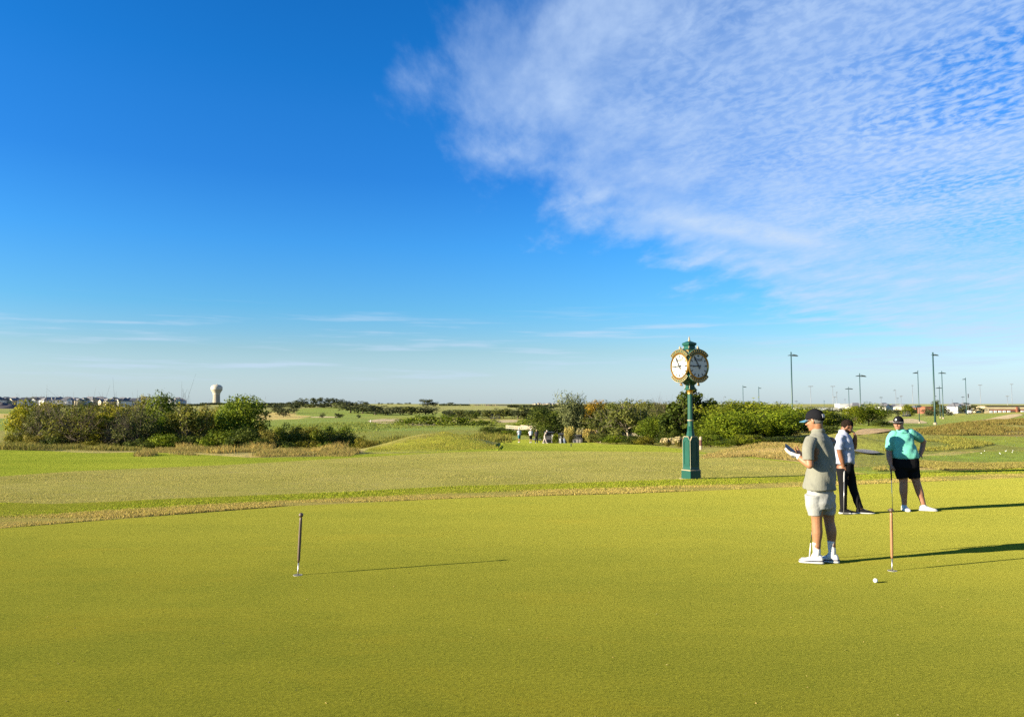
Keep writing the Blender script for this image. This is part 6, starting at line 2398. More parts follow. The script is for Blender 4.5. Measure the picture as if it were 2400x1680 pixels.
def shoe(par, heel, d, length, upper_m, sole_m, stripe_m=None, width=.052, k=1.0, roll=0.0):
    """heel = point on the ground at the back of the shoe; d = direction of the toe."""
    d = Vector(d)
    d.z = 0
    d.normalize()
    sd = Vector((-d.y, d.x, 0))
    up = Vector((0, 0, 1))
    h = Vector(heel)
    s = length / .305

    def rings(tab, base):
        out = []
        for t_, w, z0, z1, sh in tab:
            c = h + d * t_ * s + up * (z0 + z1) / 2 + sd * sh
            out.append((c, sd, up, w * width / .052, (z1 - z0) / 2))
        return out
    b = MB()
    ringloft(b, rings([(.004, .022, .02, .066, 0), (.02, .034, .016, .098, 0), (.055, .039, .014, .108, 0), (.095, .040, .014, .106, 0), (.13, .041, .014, .090, 0), (.17, .045, .014, .073, 0), (.215, .049, .014, .060, 0), (.255, .046, .014, .052, 0), (.285, .034, .016, .044, 0), (.300, .016, .018, .034, 0)], 0), 20, 2.5)
    up_ = b.build('shoe', upper_m, par, smooth=True)
    b = MB()
    ringloft(b, rings([(-.004, .024, .0, .030, 0), (.02, .038, .0, .030, 0), (.07, .043, .0, .028, 0), (.13, .044, .0, .026, 0), (.19, .050, .0, .026, 0), (.24, .052, .0, .026, 0), (.285, .040, .002, .026, 0), (.306, .018, .006, .026, 0)], 0), 20, 3.0)
    b.build('sole', sole_m, up_, smooth=True)
    if stripe_m:
        b = MB()
        ringloft(b, rings([(-.005, .027, .028, .043, 0), (.02, .0415, .028, .043, 0), (.07, .0465, .026, .041, 0), (.13, .0475, .024, .039, 0), (.19, .0525, .024, .038, 0), (.24, .053, .024, .038, 0), (.285, .041, .024, .036, 0), (.307, .019, .024, .034, 0)], 0), 20, 3.0)
        b.build('shoe_stripe', stripe_m, up_, smooth=True)
    b = MB()
    for q in range(4):
        t_ = .11 + .026 * q
        z = .100 - .011 * q
        c = h + d * t_ * s + up * z
        b.tube([c - sd * .024 - up * .008, c + up * .003, c + sd * .024 - up * .008], .0035, 6)
    b.build('laces', sole_m, up_, smooth=True)
    return up_


def person_root(name, b, voxel, skin, loc, label):
    me = fuse(name, b, voxel, 3)
    o = obj(name, me, skin)
    o.location = loc
    tag(o, label, 'person')
    return o


def putter(label, top, foot, grip_m, shaft_m, head_dir, group='putters', grip_len=.26, mallet=True, blade_m=None):
    top, foot = Vector(top), Vector(foot)
    root = empty('putter', tuple(foot))
    tag(root, label, 'putter', group)
    v = top - foot
    L = v.length
    u = v.normalized()
    MB().tube([u * .02, u * (L - grip_len)], [.0045, .0058], 10).build('shaft', shaft_m, root, smooth=True)
    MB().tube([u * (L - grip_len - .01), u * (L - grip_len), u * (L - .02), u * L], [.007, .0115, .015, .012], 12).build('grip', grip_m, root, smooth=True)
    d = Vector(head_dir).normalized()
    an = math.atan2(d.y, d.x)
    b = MB()
    b.box((d.x * .035, d.y * .035, .014), (.105, .028, .024), an)
    if mallet:
        sd = Vector((-d.y, d.x, 0))
        b.box((d.x * .035 + sd.x * .03, d.y * .035 + sd.y * .03, .012), (.08, .05, .018), an, .92)
    b.build('club_head', blade_m or M_steel, root, bevel=.003)
    MB().tube([u * .0, u * .035], .007, 8).build('hosel', M_steel, root)
    return root


UPZ = Vector((0, 0, 1))


def frame_for(foot_px):
    g = ground_at(*foot_px)
    o = Vector(g)

    def W(px, py, dy=0.0):
        return Vector(at(px, py, g[1] + dy)) - o
    return o, W


def gz(o, p):
    """height of the turf under p, in the person's own coordinates."""
    return float(terr(o.x + p.x, o.y + p.y)) - o.z


# ------------------------------------------------------------------ the man with the phone
def man_with_phone():
    o, W = frame_for((1931, 1319))
    f = Vector((-.80, .60, 0))
    r = Vector((.60, .80, 0))               # his right
    skin = skin_mat('tanned skin', (.235, .112, .058))
    M = head_frame(W(1909, 985, .0), Vector((-.72, .69, -.20)))
    b = MB()
    head(b, M, W(1917.5, 1016, .0), .058)
    ringloft(b, [(W(1918, 1012), r, f, .07, .065), (W(1919, 1022), r, f, .15, .085), (W(1921, 1035), r, f, .185, .105), (W(1922, 1065), r, f, .18, .115), (W(1922, 1100), r, f, .165, .115), (W(1922, 1135), r, f, .135, .10), (W(1923, 1165), r, f, .14, .105), (W(1924, 1182), r, f, .13, .10)])
    limb(b, [W(1899, 1034, -.13), W(1895, 1062, -.19), W(1898, 1090, -.23)], [.055, .050, .043])
    limb(b, [W(1898, 1090, -.23), W(1884, 1080, -.16), W(1870, 1069, -.10)], [.043, .041, .029])
    limb(b, [W(1948, 1034, .13), W(1932, 1065, .22), W(1913, 1088, .27)], [.055, .048, .042])
    limb(b, [W(1913, 1088, .27), W(1895, 1074, .19), W(1879, 1064.5, .10)], [.042, .040, .028])
    hand(b, W(1879, 1064.5, .10), W(1856, 1055, .02) - W(1879, 1064.5, .10), (-.1, -.75, .65), (-.2, .4, .9), curl=[.25, .3, .35, .4], size=1.0)
    for hp, kn, cf, an, q in (((1912, 1165, -.07), (1914.5, 1222, -.05), (1915.3, 1246, -.04), (1914, 1298, -.03), 1), ((1938, 1165, .07), (1943.5, 1222, .05), (1948, 1244, .03), (1950, 1297, .02), .98)):
        k_ = Vector(W(*kn))
        limb(b, [W(*hp), (W(*hp) + k_) * .5, k_, W(*cf), (W(*cf) + W(*an)) * .5, W(*an)], [.08, .076, .060, .0615, .047, .036])
        limb(b, [W(*an), W(*an) + Vector((-.05, .02, -.05)), W(*an) + Vector((-.08, .03, -.065))], [.036, .030, .024])
    body = person_root('person', b, .006, skin, o, 'man in khaki polo and pale grey shorts seen from behind, reading a phone')
    # ---- shirt
    khaki = cloth_mat('khaki polo cloth', (.150, .150, .122))
    b = MB()
    ringloft(b, [(W(1917, 1009), r, f, .068, .066), (W(1917.5, 1015), r, f, .105, .078), (W(1919, 1021), r, f, .165, .098), (W(1921, 1030), r, f, .203, .118), (W(1925, 1050), r, f, .192, .138), (W(1926.5, 1075), r, f, .186, .146), (W(1925, 1098), r, f, .200, .154), (W(1922, 1125), r, f, .226, .166), (W(1921, 1145.5), r, f, .243, .182)], 32, 2.2)
    limb(b, [W(1902, 1030, -.11), W(1895, 1048, -.165), W(1894, 1066, -.20), W(1894.5, 1079, -.215)], [.072, .070, .066, .064], 18, False)
    limb(b, [W(1946, 1030, .11), W(1938, 1052, .18), W(1924, 1080, .245)], [.074, .070, .062], 18, False)
    me = fuse('shirt', b, .008, 3)
    folds(me, .011, lambda x, y, z: crease(x, y, z, 30, 1.3, 1.0) * np.clip((1.5 - z) * 3, .2, 1))
    folds(me, .010, lambda x, y, z: np.sin((x * .6 + y * .8) * 26 + z * 4 + np.sin(z * 6) * 1.2) * np.clip((1.2 - z) * 2.2, 0, 1))
    sh = obj('shirt', me, khaki, body)
    b = MB()
    nk = W(1916.5, 1010)
    for q, (dz, rr) in enumerate(((.0, 1.0),)):
        ringloft(b, [(W(1918, 1013), r, f, .086, .082), (W(1916.5, 1007), r, f, .076, .076), (W(1915.8, 1003.5), r, f, .066, .068)], 28, 2)
    b.build('collar', khaki, sh, smooth=True)
    # ---- shorts
    grey = cloth_mat('pale grey short cloth', (.235, .24, .232))
    b = MB()
    ringloft(b, [(W(1922, 1128), r, f, .165, .125), (W(1922.5, 1150), r, f, .182, .142), (W(1923.5, 1176), r, f, .186, .146), (W(1925, 1190), r, f, .165, .125)], 28, 2.2)
    limb(b, [W(1907, 1158, -.07), W(1908.5, 1180, -.06), W(1911, 1206, -.05)], [.102, .100, .081], 20, False)
    limb(b, [W(1939, 1158, .07), W(1940, 1180, .06), W(1942, 1206, .05)], [.094, .091, .074], 20, False)
    me = fuse('shorts', b, .008, 3)
    folds(me, .009, lambda x, y, z: crease(x, y, z, 34, -1.2, 3.0))
    obj('shorts', me, grey, body)
    # ---- cap, hair, glasses
    capm = cloth_mat('black cap cloth', (.010, .010, .012))
    cap(body, M, capm, cloth_mat('steel blue brim', (.045, .13, .20)), 1.07, strap=(lambda x, y, z: y < -.07 and .012 < z < .052 and abs(x) < .034, mat('grey strap', (.22, .22, .24), .5)), brim_len=.085)
    b = shell(M, (0, -.013, .012), (.0795, .0985, .085), lambda x, y, z: -.062 < z < .032 and y < .012 - .55 * max(0, -z))
    b.build('hair', mat('grey hair', (.10, .095, .085), .9, vary=.35, vscale=60, bump=.003, bscale=120), body, smooth=True)
    gl = MB()
    for s in (-1, 1):
        gl.tube([M @ Vector((s * .080, -.004, .006)), M @ Vector((s * .078, .06, .010)), M @ Vector((s * .066, .088, .008))], .0035, 6)
    gb__ = gl.build('sunglasses', M_black, body, smooth=True)
    for s in (-1, 1):
        b = MB()
        ellipsoid(b, (s * .036, .096, .002), (.030, .008, .019), M, 14, 8)
        b.build('lens', mat('dark lens', (.01, .01, .012), .08, spec=.8), gb__, smooth=True)
    face_parts(body, M, brow=(.2, .18, .16))
    # ---- white glove on the left hand
    b = MB()
    wr = W(1870, 1069, -.10)
    hand(b, wr, W(1848.5, 1061, -.03) - wr, (.25, .35, .9), (-.25, .75, .6), curl=[.25, .25, .3, .3], size=1.13)
    limb(b, [wr + (W(1878, 1074, -.13) - wr) * .55, wr], [.036, .034], 14, False)
    gm = cloth_mat('white glove leather', (.50, .49, .47), .5)
    gv = obj('glove', fuse('glove', b, .0055, 3), gm, body)
    # dark hollow badge on the back of the glove
    c = W(1858.5, 1070.0, -.118)
    ax = (W(1848, 1061, -.03) - wr).normalized()
    nrm = Vector((-.35, -.9, -.15)).normalized()
    ax = (ax - nrm * ax.dot(nrm)).normalized()
    ay = nrm.cross(ax)
    sq = lambda a_, b_: [(a_ * math.copysign(abs(math.cos(t_)) ** .6, math.cos(t_)), b_ * math.copysign(abs(math.sin(t_)) ** .6, math.sin(t_))) for t_ in np.linspace(0, 6.283, 21)[:-1]]
    o1, o2 = sq(.0165, .0135), sq(.009, .0065)
    n = len(o1)
    b = MB()
    V = lambda q, d: c + ax * q[0] + ay * q[1] + nrm * d
    b.add([V(q, -.008) for q in o1] + [V(q, .004) for q in o1] + [V(q, .004) for q in o2] + [V(q, -.008) for q in o2],
          [[k, (k + 1) % n, n + (k + 1) % n, n + k] for k in range(n)] + [[n + k, n + (k + 1) % n, 2 * n + (k + 1) % n, 2 * n + k] for k in range(n)] + [[2 * n + k, 2 * n + (k + 1) % n, 3 * n + (k + 1) % n, 3 * n + k] for k in range(n)])
    b.build('glove_badge', mat('dark badge', (.02, .022, .03), .5), gv)
    # ---- socks and shoes
    sock = cloth_mat('white sock', (.52, .51, .50))
    for an, top, dirn, lb in (((1914, 1298, -.03), (1914.2, 1271, -.033), (-.93, .36, 0), 0), ((1950, 1297, .02), (1948.5, 1267, .025), (-.86, .50, 0), 1)):
        a_, t_ = W(*an), W(*top)
        b = MB()
        limb(b, [t_, (t_ + a_) * .5, a_, a_ + Vector((-.03, .01, -.05))], [.0475, .043, .043, .042], 18, False)
        sk = b.build('sock', sock, body, smooth=True)
        # small leaping mark on the sock
        c = t_ * .62 + a_ * .38 + Vector((.0, -.0445, 0))
        b = MB()
        b.prism([(-.016, .010), (-.010, .012), (.000, .003), (.010, .001), (.016, -.014), (.010, -.004), (.002, -.004), (-.004, .001)], -.004, .0015, (c, (1, 0, 0), (0, 0, 1), (0, -1, 0)))
        b.build('sock_mark', mat('dark badge', (.02, .022, .03), .5), sk)
        hl = a_ - Vector(dirn).normalized() * .075
        hl.z = gz(o, hl) + .001
        shoe(body, hl, dirn, .272, cloth_mat('white shoe leather', (.50, .49, .48), .5), mat('white rubber', (.46, .46, .45), .6), mat('navy shoe stripe', (.010, .012, .030), .6), k=1)
    # white swoosh-like folds of light are left to the sun; a white pocket zip on the shorts
    # ---- phone
    pc = W(1852.5, 1052.5, -.035)
    u = Vector((-.78, .0, .62)).normalized()
    n_ = Vector((.62 * .80, -.60, .78 * .80)).normalized()
    n_ = (n_ - u * n_.dot(u)).normalized()
    w = n_.cross(u)
    ph = MB()
    prof = [(.5 * .15 * q[0], .5 * .074 * q[1]) for q in ((-1, -.85), (-.93, -1), (.93, -1), (1, -.85), (1, .85), (.93, 1), (-.93, 1), (-1, .85))]
    ph.prism(prof, -.0045, .0045, (pc, u, w, n_))
    p_ = ph.build('phone', mat('dark phone shell', (.018, .02, .028), .35), None, bevel=.001)
    p_.location = o
    tag(p_, 'dark phone held up in a white gloved hand', 'phone')
    sc_ = MB()
    sc_.prism([(q[0] * .94, q[1] * .92) for q in prof], .0046, .0052, (pc, u, w, n_))
    sc_.build('screen', mat('phone screen', (.02, .025, .03), .08, spec=.7), p_)
    cm = MB()
    cm.prism([(.045 + .02 * q[0], .016 + .016 * q[1]) for q in ((-1, -1), (1, -1), (1, 1), (-1, 1))], -.0065, -.0044, (pc, u, w, n_))
    cm.build('camera_bump', M_black, p_)
    # ---- putter leaning in front of his legs
    fo = W(1896.5, 1306, .16)
    fo.z = gz(o, fo) + .004
    putter('putter with white hosel resting against the legs of the man with the phone', o + W(1912, 1150, .22), o + fo, M_black, mat('dark shaft', (.02, .018, .018), .3, metal=.5), (-1, .2, 0), blade_m=mat('white putter head', (.5, .5, .48), .4))
    b = MB()
    tp = W(1912, 1150, .22)
    d = (tp - fo).normalized()
    pr = bpy.data.objects[[q.name for q in bpy.data.objects if q.name.startswith('putter')][-1]]
    MB().tube([d * .02, d * .20], .0075, 10).build('ferrule', mat('white ferrule', (.5, .5, .48), .4), pr, smooth=True)


man_with_phone()


# ------------------------------------------------------------------ the man in the teal shirt
def man_in_teal():
    o, W = frame_for((2135, 1196))
    f = Vector((-.16, -.985, 0))
    r = Vector((-.985, .16, 0))               # his right (to the left in the picture)
    skin = skin_mat('fair skin', (.26, .125, .078))
    M = head_frame(W(2105.5, 991.5, -.03), Vector((-.70, -.70, -.12)))
    b = MB()
    head(b, M, W(2113, 1013, .0), .066, 1.02, .004)
    ringloft(b, [(W(2113, 1010), r, f, .07, .065), (W(2112, 1019), r, f, .14, .09), (W(2112, 1028), r, f, .175, .12), (W(2116, 1045), r, f, .19, .15), (W(2120, 1062), r, f, .205, .165), (W(2121, 1078), r, f, .205, .16), (W(2122, 1095), r, f, .20, .15)])
    limb(b, [W(2093, 1024, .0), W(2086.5, 1042, .02), W(2084, 1058, .03)], [.055, .054, .052])
    limb(b, [W(2084, 1058, .03), W(2084.5, 1072, -.02), W(2087.5, 1088, -.075)], [.052, .053, .035])
    wr = W(2087.5, 1088, -.075)
    hand(b, wr, W(2089.5, 1101, -.10) - wr, (.8, -.1, -.2), (.25, -.9, .1), curl=.85, size=1.05, thumb=(.5, .8, .4))
    limb(b, [W(2135, 1020, .0), W(2150, 1025.5, .04), W(2164, 1034, .10)], [.052, .052, .050])
    limb(b, [W(2164, 1034, .10), W(2162, 1050, .10), W(2157, 1065, .07)], [.050, .047, .034])
    wr = W(2157, 1065, .07)
    hand(b, wr, W(2150, 1071.5, .02) - wr, (-.5, -.2, -.6), (.1, -.9, .3), curl=.35, size=1.0)
    for P, Rr in (([(2110, 1092, .0), (2115, 1112, -.01), (2117.5, 1130, -.02), (2117.5, 1150, -.01), (2119, 1168, .0), (2119.5, 1186, .01)], [.105, .095, .073, .072, .052, .040]),
                  ([(2137, 1092, .0), (2143, 1112, -.02), (2148, 1130, -.035), (2155, 1152, -.035), (2161, 1170, -.04), (2165.5, 1186, -.045)], [.105, .093, .071, .069, .050, .040])):
        limb(b, [W(*q) for q in P], Rr, 16)
    a1, a2 = W(2119.5, 1186, .01), W(2165.5, 1186, -.045)
    limb(b, [a1, a1 + Vector((.0, -.05, -.04))], [.036, .028])
    limb(b, [a2, a2 + Vector((.05, -.02, -.04))], [.036, .028])
    body = person_root('person', b, .0075, skin, o, 'heavy-set man in teal polo, black shorts and black cap, hand on hip')
    teal = cloth_mat('teal polo cloth', (.10, .355, .285))
    b = MB()
    ringloft(b, [(W(2113, 1008), r, f, .075, .072), (W(2111.5, 1012), r, f, .125, .09), (W(2111, 1017), r, f, .185, .115), (W(2112, 1026), r, f, .212, .145), (W(2115, 1040), r, f, .212, .170), (W(2119, 1053), r, f, .222, .190), (W(2121, 1063), r, f, .236, .200), (W(2121.5, 1071), r, f, .236, .190), (W(2121.5, 1075), r, f, .222, .175)], 32, 2.2)
    limb(b, [W(2095, 1018, .0), W(2087.5, 1030, .005), W(2085.5, 1049, .02)], [.080, .083, .076], 18)
    limb(b, [W(2134, 1014, .0), W(2146, 1021, .03), W(2156, 1028, .065)], [.084, .082, .074], 18)
    me = fuse('shirt', b, .009, 3)
    folds(me, .007, lambda x, y, z: 1.5 * crease(x, y, z, 30, -1.0, 2.0))
    sh = obj('shirt', me, teal, body)
    b = MB()
    for s in (-1, 1):
        c = W(2112.5, 1010, 0)
        p = [c + r * s * .012 + f * .105 + Vector((0, 0, -.035)), c + r * s * .062 + f * .098 + Vector((0, 0, -.034)), c + r * s * .085 + f * .02 + Vector((0, 0, .0)), c + r * s * .062 + f * .045 + Vector((0, 0, .028)), c + r * s * .02 + f * .078 + Vector((0, 0, .0))]
        nn = len(p)
        off = (f * .5 + Vector((0, 0, .8))) * .007
        b.add([q - off for q in p] + [q + off for q in p], [list(range(nn))[::-1], [nn + k for k in range(nn)]] + [[k, (k + 1) % nn, nn + (k + 1) % nn, nn + k] for k in range(nn)])
    ringloft(b, [(W(2113, 1012, 0), r, f, .105, .095), (W(2113, 1006, 0), r, f, .086, .084)], 24, 2)
    b.build('collar', teal, sh, smooth=False)
    blk = cloth_mat('black short cloth', (.008, .008, .009))
    b = MB()
    ringloft(b, [(W(2121.5, 1068), r, f, .222, .175), (W(2122, 1080), r, f, .238, .185), (W(2122.5, 1094), r, f, .240, .18), (W(2124, 1103), r, f, .20, .14)], 28, 2.3)
    limb(b, [W(2109, 1088), W(2113, 1106, -.01), W(2116, 1121, -.02)], [.128, .118, .106], 20, False)
    limb(b, [W(2137, 1088), W(2140.5, 1106, -.02), W(2143.5, 1120.5, -.03)], [.128, .116, .104], 20, False)
    me = fuse('shorts', b, .009, 3)
    folds(me, .006, lambda x, y, z: crease(x, y, z, 20, .8, 5.0))
    obj('shorts', me, blk, body)
    white = mat('white badge thread', (.5, .5, .5), .7)
    cap(body, M, cloth_mat('black cap cloth', (.010, .010, .012)), cloth_mat('black brim', (.012, .012, .013)), 1.07, band=mat('grey cap band', (.26, .26, .27), .6),
        badge=(lambda x, z: .010 < math.hypot(x - .012, (z - .074)) < .017 or (abs(x - .012) < .003 and abs(z - .074) < .010), white), brim_len=.07, tiltup=.006)
    b = shell(M, (0, -.013, .012), (.0815, .100, .087), lambda x, y, z: -.045 < z < .03 and y < -.005 - .5 * max(0, -z))
    b.build('hair', mat('brown hair', (.04, .022, .012), .8, vary=.3, vscale=60), body, smooth=True)
    face_parts(body, M, 1.02, lip=(.20, .07, .06), brow=(.10, .05, .03))
    gl = MB()
    for s in (-1, 1):
        a_, t_ = (a1, Vector((0, 0, 0))) if s < 0 else (a2, Vector((0, 0, 0)))
    sock = cloth_mat('white sock', (.52, .51, .50))
    for a_, dirn in ((a1, (-.12, -1, 0)), (a2, (.93, -.36, 0))):
        b = MB()
        limb(b, [a_ + Vector((0, 0, .03)), a_, a_ + Vector(dirn) * .03 + Vector((0, 0, -.04))], [.045, .045, .042], 16, False)
        b.build('sock', sock, body, smooth=True)
        hl = a_ - Vector(dirn).normalized() * .085
        hl.z = gz(o, hl) + .001
        shoe(body, hl, dirn, .31, cloth_mat('white knit shoe', (.50, .485, .45), .6), mat('white rubber', (.46, .46, .45), .6), None, .055)
    fo = W(2092.3, 1201.5, -.08)
    fo.z = gz(o, fo) + .003
    putter('putter held upright by the man in the teal polo', o + W(2088.3, 1096, -.10), o + fo, M_black, mat('pale steel shaft', (.42, .41, .40), .3, metal=.6), (-1, .1, 0), grip_len=.22)


man_in_teal()


# ------------------------------------------------------------------ the bearded man
def bearded_man():
    o, W = frame_for((1998, 1203))
    f = Vector((.95, -.31, 0))
    r = Vector((-.31, -.95, 0))               # his right side, towards the camera
    skin = skin_mat('olive skin', (.17, .075, .040))
    M = head_frame(W(1985.5, 1000.5, -.03), Vector((.86, -.22, -.56)))
    b = MB()
    head(b, M, W(1977, 1016, .0), .062, 1.04)
    ringloft(b, [(W(1976.5, 1013), r, f, .08, .075), (W(1976.5, 1021), r, f, .135, .085), (W(1977.5, 1032), r, f, .165, .11), (W(1979, 1050), r, f, .165, .13), (W(1979.5, 1070), r, f, .165, .135), (W(1979.5, 1088), r, f, .155, .125), (W(1979.5, 1100), r, f, .15, .12)])
    limb(b, [W(1969, 1030, -.15), W(1966.5, 1046, -.20), W(1968.5, 1062, -.20)], [.048, .05, .046])
    limb(b, [W(1968.5, 1062, -.20), W(1972.5, 1077, -.19), W(1976.5, 1091, -.17)], [.046, .045, .031])
    wr = W(1976.5, 1091, -.17)
    hand(b, wr, W(1978.6, 1103, -.165) - wr, (.3, .8, -.1), (.9, -.25, .1), curl=.85, size=1.02, thumb=(.4, .85, .4))
    limb(b, [W(1986, 1026, .16), W(1995, 1040, .13), W(2002, 1048, .06)], [.06, .054, .046])
    limb(b, [W(2002, 1048, .06), W(2003.5, 1035, .02), W(2004.5, 1022, -.02)], [.046, .044, .031])
    wr = W(2004.5, 1022, -.02)
    hand(b, wr, W(2001, 1012.5, -.04) - wr, (-.8, .1, .3), (-.25, -.9, .1), curl=[.55, .75, .85, .9], size=1.0)
    for P, Rr in (([(1974, 1096, -.08), (1976.5, 1118, -.075), (1976.5, 1136, -.065), (1976.5, 1160, -.06), (1976.5, 1190, -.055)], [.10, .088, .064, .060, .040]),
                  ([(1986, 1096, .08), (1993, 1118, .07), (1998, 1135, .055), (2006, 1160, .02), (2016, 1190, -.02)], [.10, .088, .064, .060, .040])):
        limb(b, [W(*q) for q in P], Rr, 16)
    a1, a2 = W(1976.5, 1190, -.055), W(2016, 1190, -.02)
    for a_ in (a1, a2):
        limb(b, [a_, a_ + Vector((.05, -.01, -.04))], [.036, .028])
    body = person_root('person', b, .0075, skin, o, 'bearded dark-haired man in pale blue polo and black trousers, hand at his mouth')
    blue = cloth_mat('pale blue polo cloth', (.27, .29, .37))
    b = MB()
    ringloft(b, [(W(1976.5, 1012), r, f, .078, .076), (W(1976, 1016), r, f, .125, .090), (W(1976.5, 1021), r, f, .178, .112), (W(1977.5, 1031), r, f, .205, .145), (W(1979, 1048), r, f, .202, .164), (W(1979.5, 1065), r, f, .198, .168), (W(1979, 1080), r, f, .202, .174), (W(1979, 1086), r, f, .198, .168)], 32, 2.2)
    limb(b, [W(1970, 1023, -.13), W(1966.5, 1036, -.185), W(1966.5, 1054, -.20)], [.076, .078, .073], 18, False)
    limb(b, [W(1984, 1023, .13), W(1991, 1035, .15), W(1996, 1042, .12)], [.076, .074, .068], 18, False)
    me = fuse('shirt', b, .009, 3)
    folds(me, .007, lambda x, y, z: 1.5 * crease(x, y, z, 30, .9, 4.0))
    sh = obj('shirt', me, blue, body)
    b = MB()
    ringloft(b, [(W(1976.5, 1016), r, f, .092, .088), (W(1976.5, 1010.5), r, f, .080, .082), (W(1976.5, 1007), r, f, .070, .074)], 26, 2)
    b.build('collar', blue, sh, smooth=True)
    blk = cloth_mat('black trouser cloth', (.009, .009, .010))
    b = MB()
    ringloft(b, [(W(1979, 1075), r, f, .182, .152), (W(1979.5, 1090), r, f, .192, .160), (W(1980, 1102), r, f, .185, .152), (W(1981, 1110), r, f, .15, .12)], 28, 2.3)
    limb(b, [W(1973.5, 1096, -.08), W(1975.5, 1118, -.075), W(1976, 1138, -.065), W(1976.3, 1165, -.06), W(1977, 1192, -.055)], [.108, .094, .076, .066, .060], 18, False)
    limb(b, [W(1986, 1096, .08), W(1993, 1118, .07), W(1997.5, 1136, .055), W(2005, 1162, .02), W(2015.5, 1191, -.02)], [.108, .095, .077, .067, .060], 18, False)
    me = fuse('trousers', b, .009, 3)
    folds(me, .006, lambda x, y, z: crease(x, y, z, 34, .5, 6.0) * np.clip(1.1 - z, .3, 1))
    tr = obj('trousers', me, blk, body)
    b = MB()
    ringloft(b, [(W(1979, 1084.5), r, f, .197, .167), (W(1979, 1080.5), r, f, .197, .167)], 28, 2.2)
    b.build('belt', mat('black belt', (.012, .011, .01), .4), body)
    hairm = mat('black hair', (.013, .009, .007), 1.0, spec=.03, vary=.4, vscale=60, bump=.004, bscale=110)
    b = shell(M, (0, -.016, .034), (.086, .107, .099), lambda x, y, z: (z > .045 + .35 * max(0, y)) or (y < .0 and z > -.045 - .2 * y * 0 and (y < -.03 or z > .0)), thick=.012)
    me = b.mesh('hair', True)
    folds(me, .005, lambda x, y, z: np.sin(x * 150 + z * 90) * .6 + np.sin(y * 130 - z * 70) * .6)
    obj('hair', me, hairm, body)
    b = shell(M, (0, .010, -.045), (.072, .092, .084), lambda x, y, z: z < -.042 and (y > -.01) and not (abs(x) < .022 and -.072 < z < -.052 and y > .05), thick=.008)
    b.build('beard', hairm, body, smooth=True)
    face_parts(body, M, 1.04, brow=(.016, .011, .009))
    for a_, dirn in ((a1, (1, -.06, 0)), (a2, (1, -.16, 0))):
        hl = a_ - Vector(dirn).normalized() * .075
        hl.z = gz(o, hl) + .001
        shoe(body, hl, dirn, .32, cloth_mat('black shoe knit', (.012, .012, .013), .7), mat('white rubber', (.46, .46, .45), .6), None, .052)
    fo = W(1977.3, 1204, -.17)
    fo.z = gz(o, fo) + .003
    putter('putter held straight down by the bearded man', o + W(1978.6, 1097, -.17), o + fo, mat('pale grey grip', (.28, .28, .29), .6), mat('pale steel shaft', (.42, .41, .40), .3, metal=.6), (1, -.2, 0), grip_len=.24)


bearded_man()


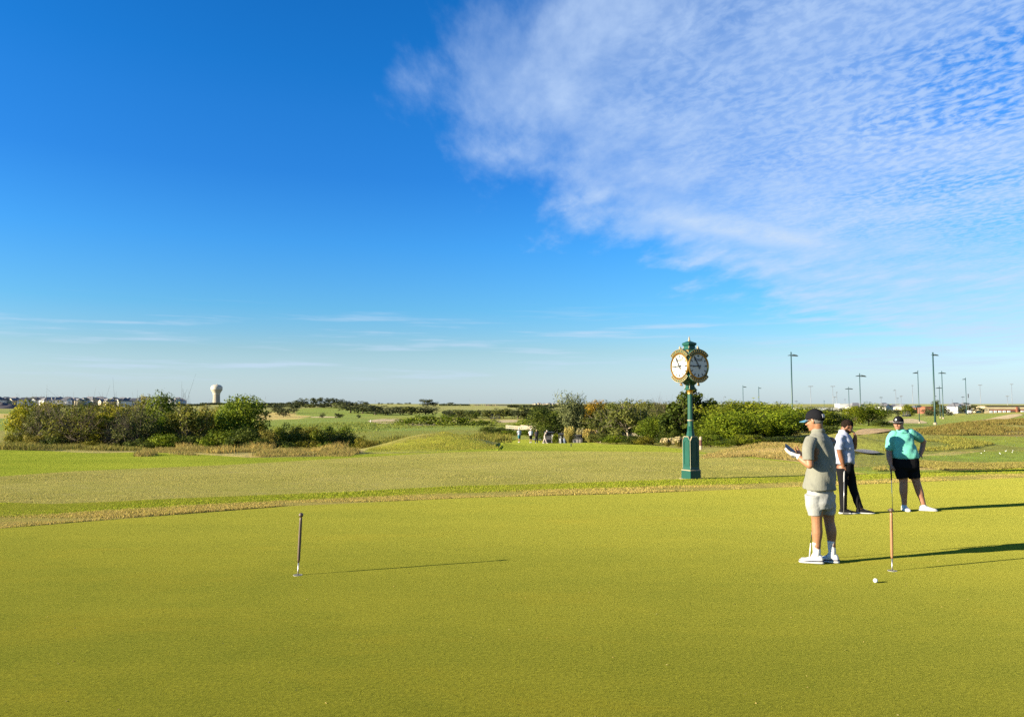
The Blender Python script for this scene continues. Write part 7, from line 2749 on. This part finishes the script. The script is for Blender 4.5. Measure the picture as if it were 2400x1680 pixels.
# ------------------------------------------------------------------ small figures far away
def walker(label, px, depth, foot_py, top_py, shirt, legs, yaw, long_legs=False, bend=0.0, stride=.12, capc=None, club=False, arm=0.0):
    g = on_ground(px, depth)
    o = Vector((g[0], g[1], g[2]))
    zt = at(px, top_py, depth)[2] - g[2]
    zb = at(px, foot_py, depth)[2] - g[2]
    o.z += zb if zb < 0 else 0
    H = zt - (zb if zb < 0 else 0)
    k = H / 1.78
    fw = Vector((math.sin(yaw), -math.cos(yaw), 0))
    rt_ = Vector((-math.cos(yaw), -math.sin(yaw), 0))
    up = Vector((0, 0, 1))
    lean = fw * bend
    P = lambda a, b_, c: (rt_ * a + fw * b_ + up * c) * k + lean * max(0, c - .9) * k
    b = MB()
    ellipsoid(b, tuple(P(0, .02, 1.66)), (.085 * k, .095 * k, .12 * k))
    limb(b, [P(0, 0, 1.58), P(0, 0, 1.45)], [.06 * k, .065 * k])
    ringloft(b, [(P(0, 0, 1.50), rt_, fw, .10 * k, .08 * k), (P(0, 0, 1.42), rt_, fw, .19 * k, .11 * k), (P(0, 0, 1.2), rt_, fw, .17 * k, .12 * k), (P(0, 0, .95), rt_, fw, .17 * k, .12 * k), (P(0, 0, .82), rt_, fw, .16 * k, .11 * k)], 16)
    for s in (-1, 1):
        limb(b, [P(s * .20, 0, 1.40), P(s * .25, -.02, 1.14), P(s * .23, .12 + arm, .92 + arm)], [.05 * k, .042 * k, .032 * k], 10)
        hd = P(s * .23, .13 + arm, .89 + arm)
        for q in range(4):
            limb(b, [hd, hd + (fw * .02 * (q - 1.5) - up * .09) * k], [.016 * k, .012 * k], 6)
        limb(b, [P(s * .09, 0, .88), P(s * .10, s * stride * .5 + .02, .48), P(s * .10, s * stride, .07)], [.085 * k, .06 * k, .04 * k], 10)
    me = fuse('person', b, .03, 1)
    body = obj('person', me, skin_mat('far skin', (.19, .095, .055)))
    body.location = o
    tag(body, label, 'person', 'players far away')
    b = MB()
    ringloft(b, [(P(0, 0, 1.5), rt_, fw, .12 * k, .1 * k), (P(0, 0, 1.43), rt_, fw, .215 * k, .13 * k), (P(0, 0, 1.2), rt_, fw, .20 * k, .15 * k), (P(0, 0, .93), rt_, fw, .20 * k, .15 * k)], 16)
    for s in (-1, 1):
        limb(b, [P(s * .19, 0, 1.40), P(s * .245, -.01, 1.19)], [.075 * k, .068 * k], 10, False)
    obj('shirt', fuse('shirt', b, .03, 1), cloth_mat('far shirt ' + str(shirt), shirt), body)
    b = MB()
    ringloft(b, [(P(0, 0, .98), rt_, fw, .185 * k, .135 * k), (P(0, 0, .80), rt_, fw, .19 * k, .135 * k)], 16)
    for s in (-1, 1):
        e = (P(s * .105, s * stride + .0, .08) if long_legs else P(s * .105, s * stride * .5 + .015, .50))
        limb(b, [P(s * .09, 0, .86), P(s * .10, s * stride * .4, .55), e], [.105 * k, .09 * k, (.065 if long_legs else .085) * k], 10, False)
    obj('trousers' if long_legs else 'shorts', fuse('legwear', b, .03, 1), cloth_mat('far legwear ' + str(legs), legs), body)
    for s in (-1, 1):
        b = MB()
        b.box(tuple(P(s * .10, s * stride + .05, .045)), (.10 * k, .27 * k, .09 * k), yaw)
        b.build('shoe', mat('far shoe', (.45, .45, .44), .6), body, bevel=.02)
    b = MB()
    ellipsoid(b, tuple(P(0, .02, 1.70)), (.095 * k, .105 * k, .10 * k))
    b.box(tuple(P(0, .14, 1.69)), (.14 * k, .12 * k, .02 * k), yaw)
    b.build('cap', cloth_mat('far cap ' + str(capc), capc or (.45, .45, .45)), body, smooth=True)
    if club:
        t_, e_ = o + P(.23, .17, .92), o + P(.30, .5, .02)
        rc = empty('golf_club', tuple(e_))
        tag(rc, 'golf club held by ' + label.split(',')[0][:60], 'golf club', 'clubs of the far players')
        MB().tube([(0, 0, .02), tuple(t_ - e_)], .012, 5).build('shaft', M_steel, rc)
        MB().box((0, .04, .03), (.03, .1, .05)).build('club_head', M_steel, rc)


walker('walking player in pale blue shirt and teal shorts, leftmost by the bridge', 1217, 104, 1030, 1003, (.33, .36, .40), (.03, .13, .16), R(200), capc=(.45, .45, .43))
walker('walking player in white shirt and black shorts by the bridge', 1244, 102, 1032, 1004.5, (.52, .51, .50), (.012, .012, .014), R(190), capc=(.5, .5, .48))
walker('dark clothed player between the white shirt and the carts', 1257.5, 103, 1030.5, 1006, (.02, .02, .024), (.015, .015, .017), R(170), True, capc=(.28, .25, .12))
walker('pale clothed player striding to the leftmost cart', 1277, 104, 1030.5, 1008, (.40, .34, .30), (.35, .29, .26), R(70), True, .35, .30, capc=(.45, .44, .42))
walker('tiny white-clad golfer bending beside the far bunker', 868, 250, 992.5, 983, (.5, .5, .48), (.45, .44, .40), R(120), True, .25, .1)
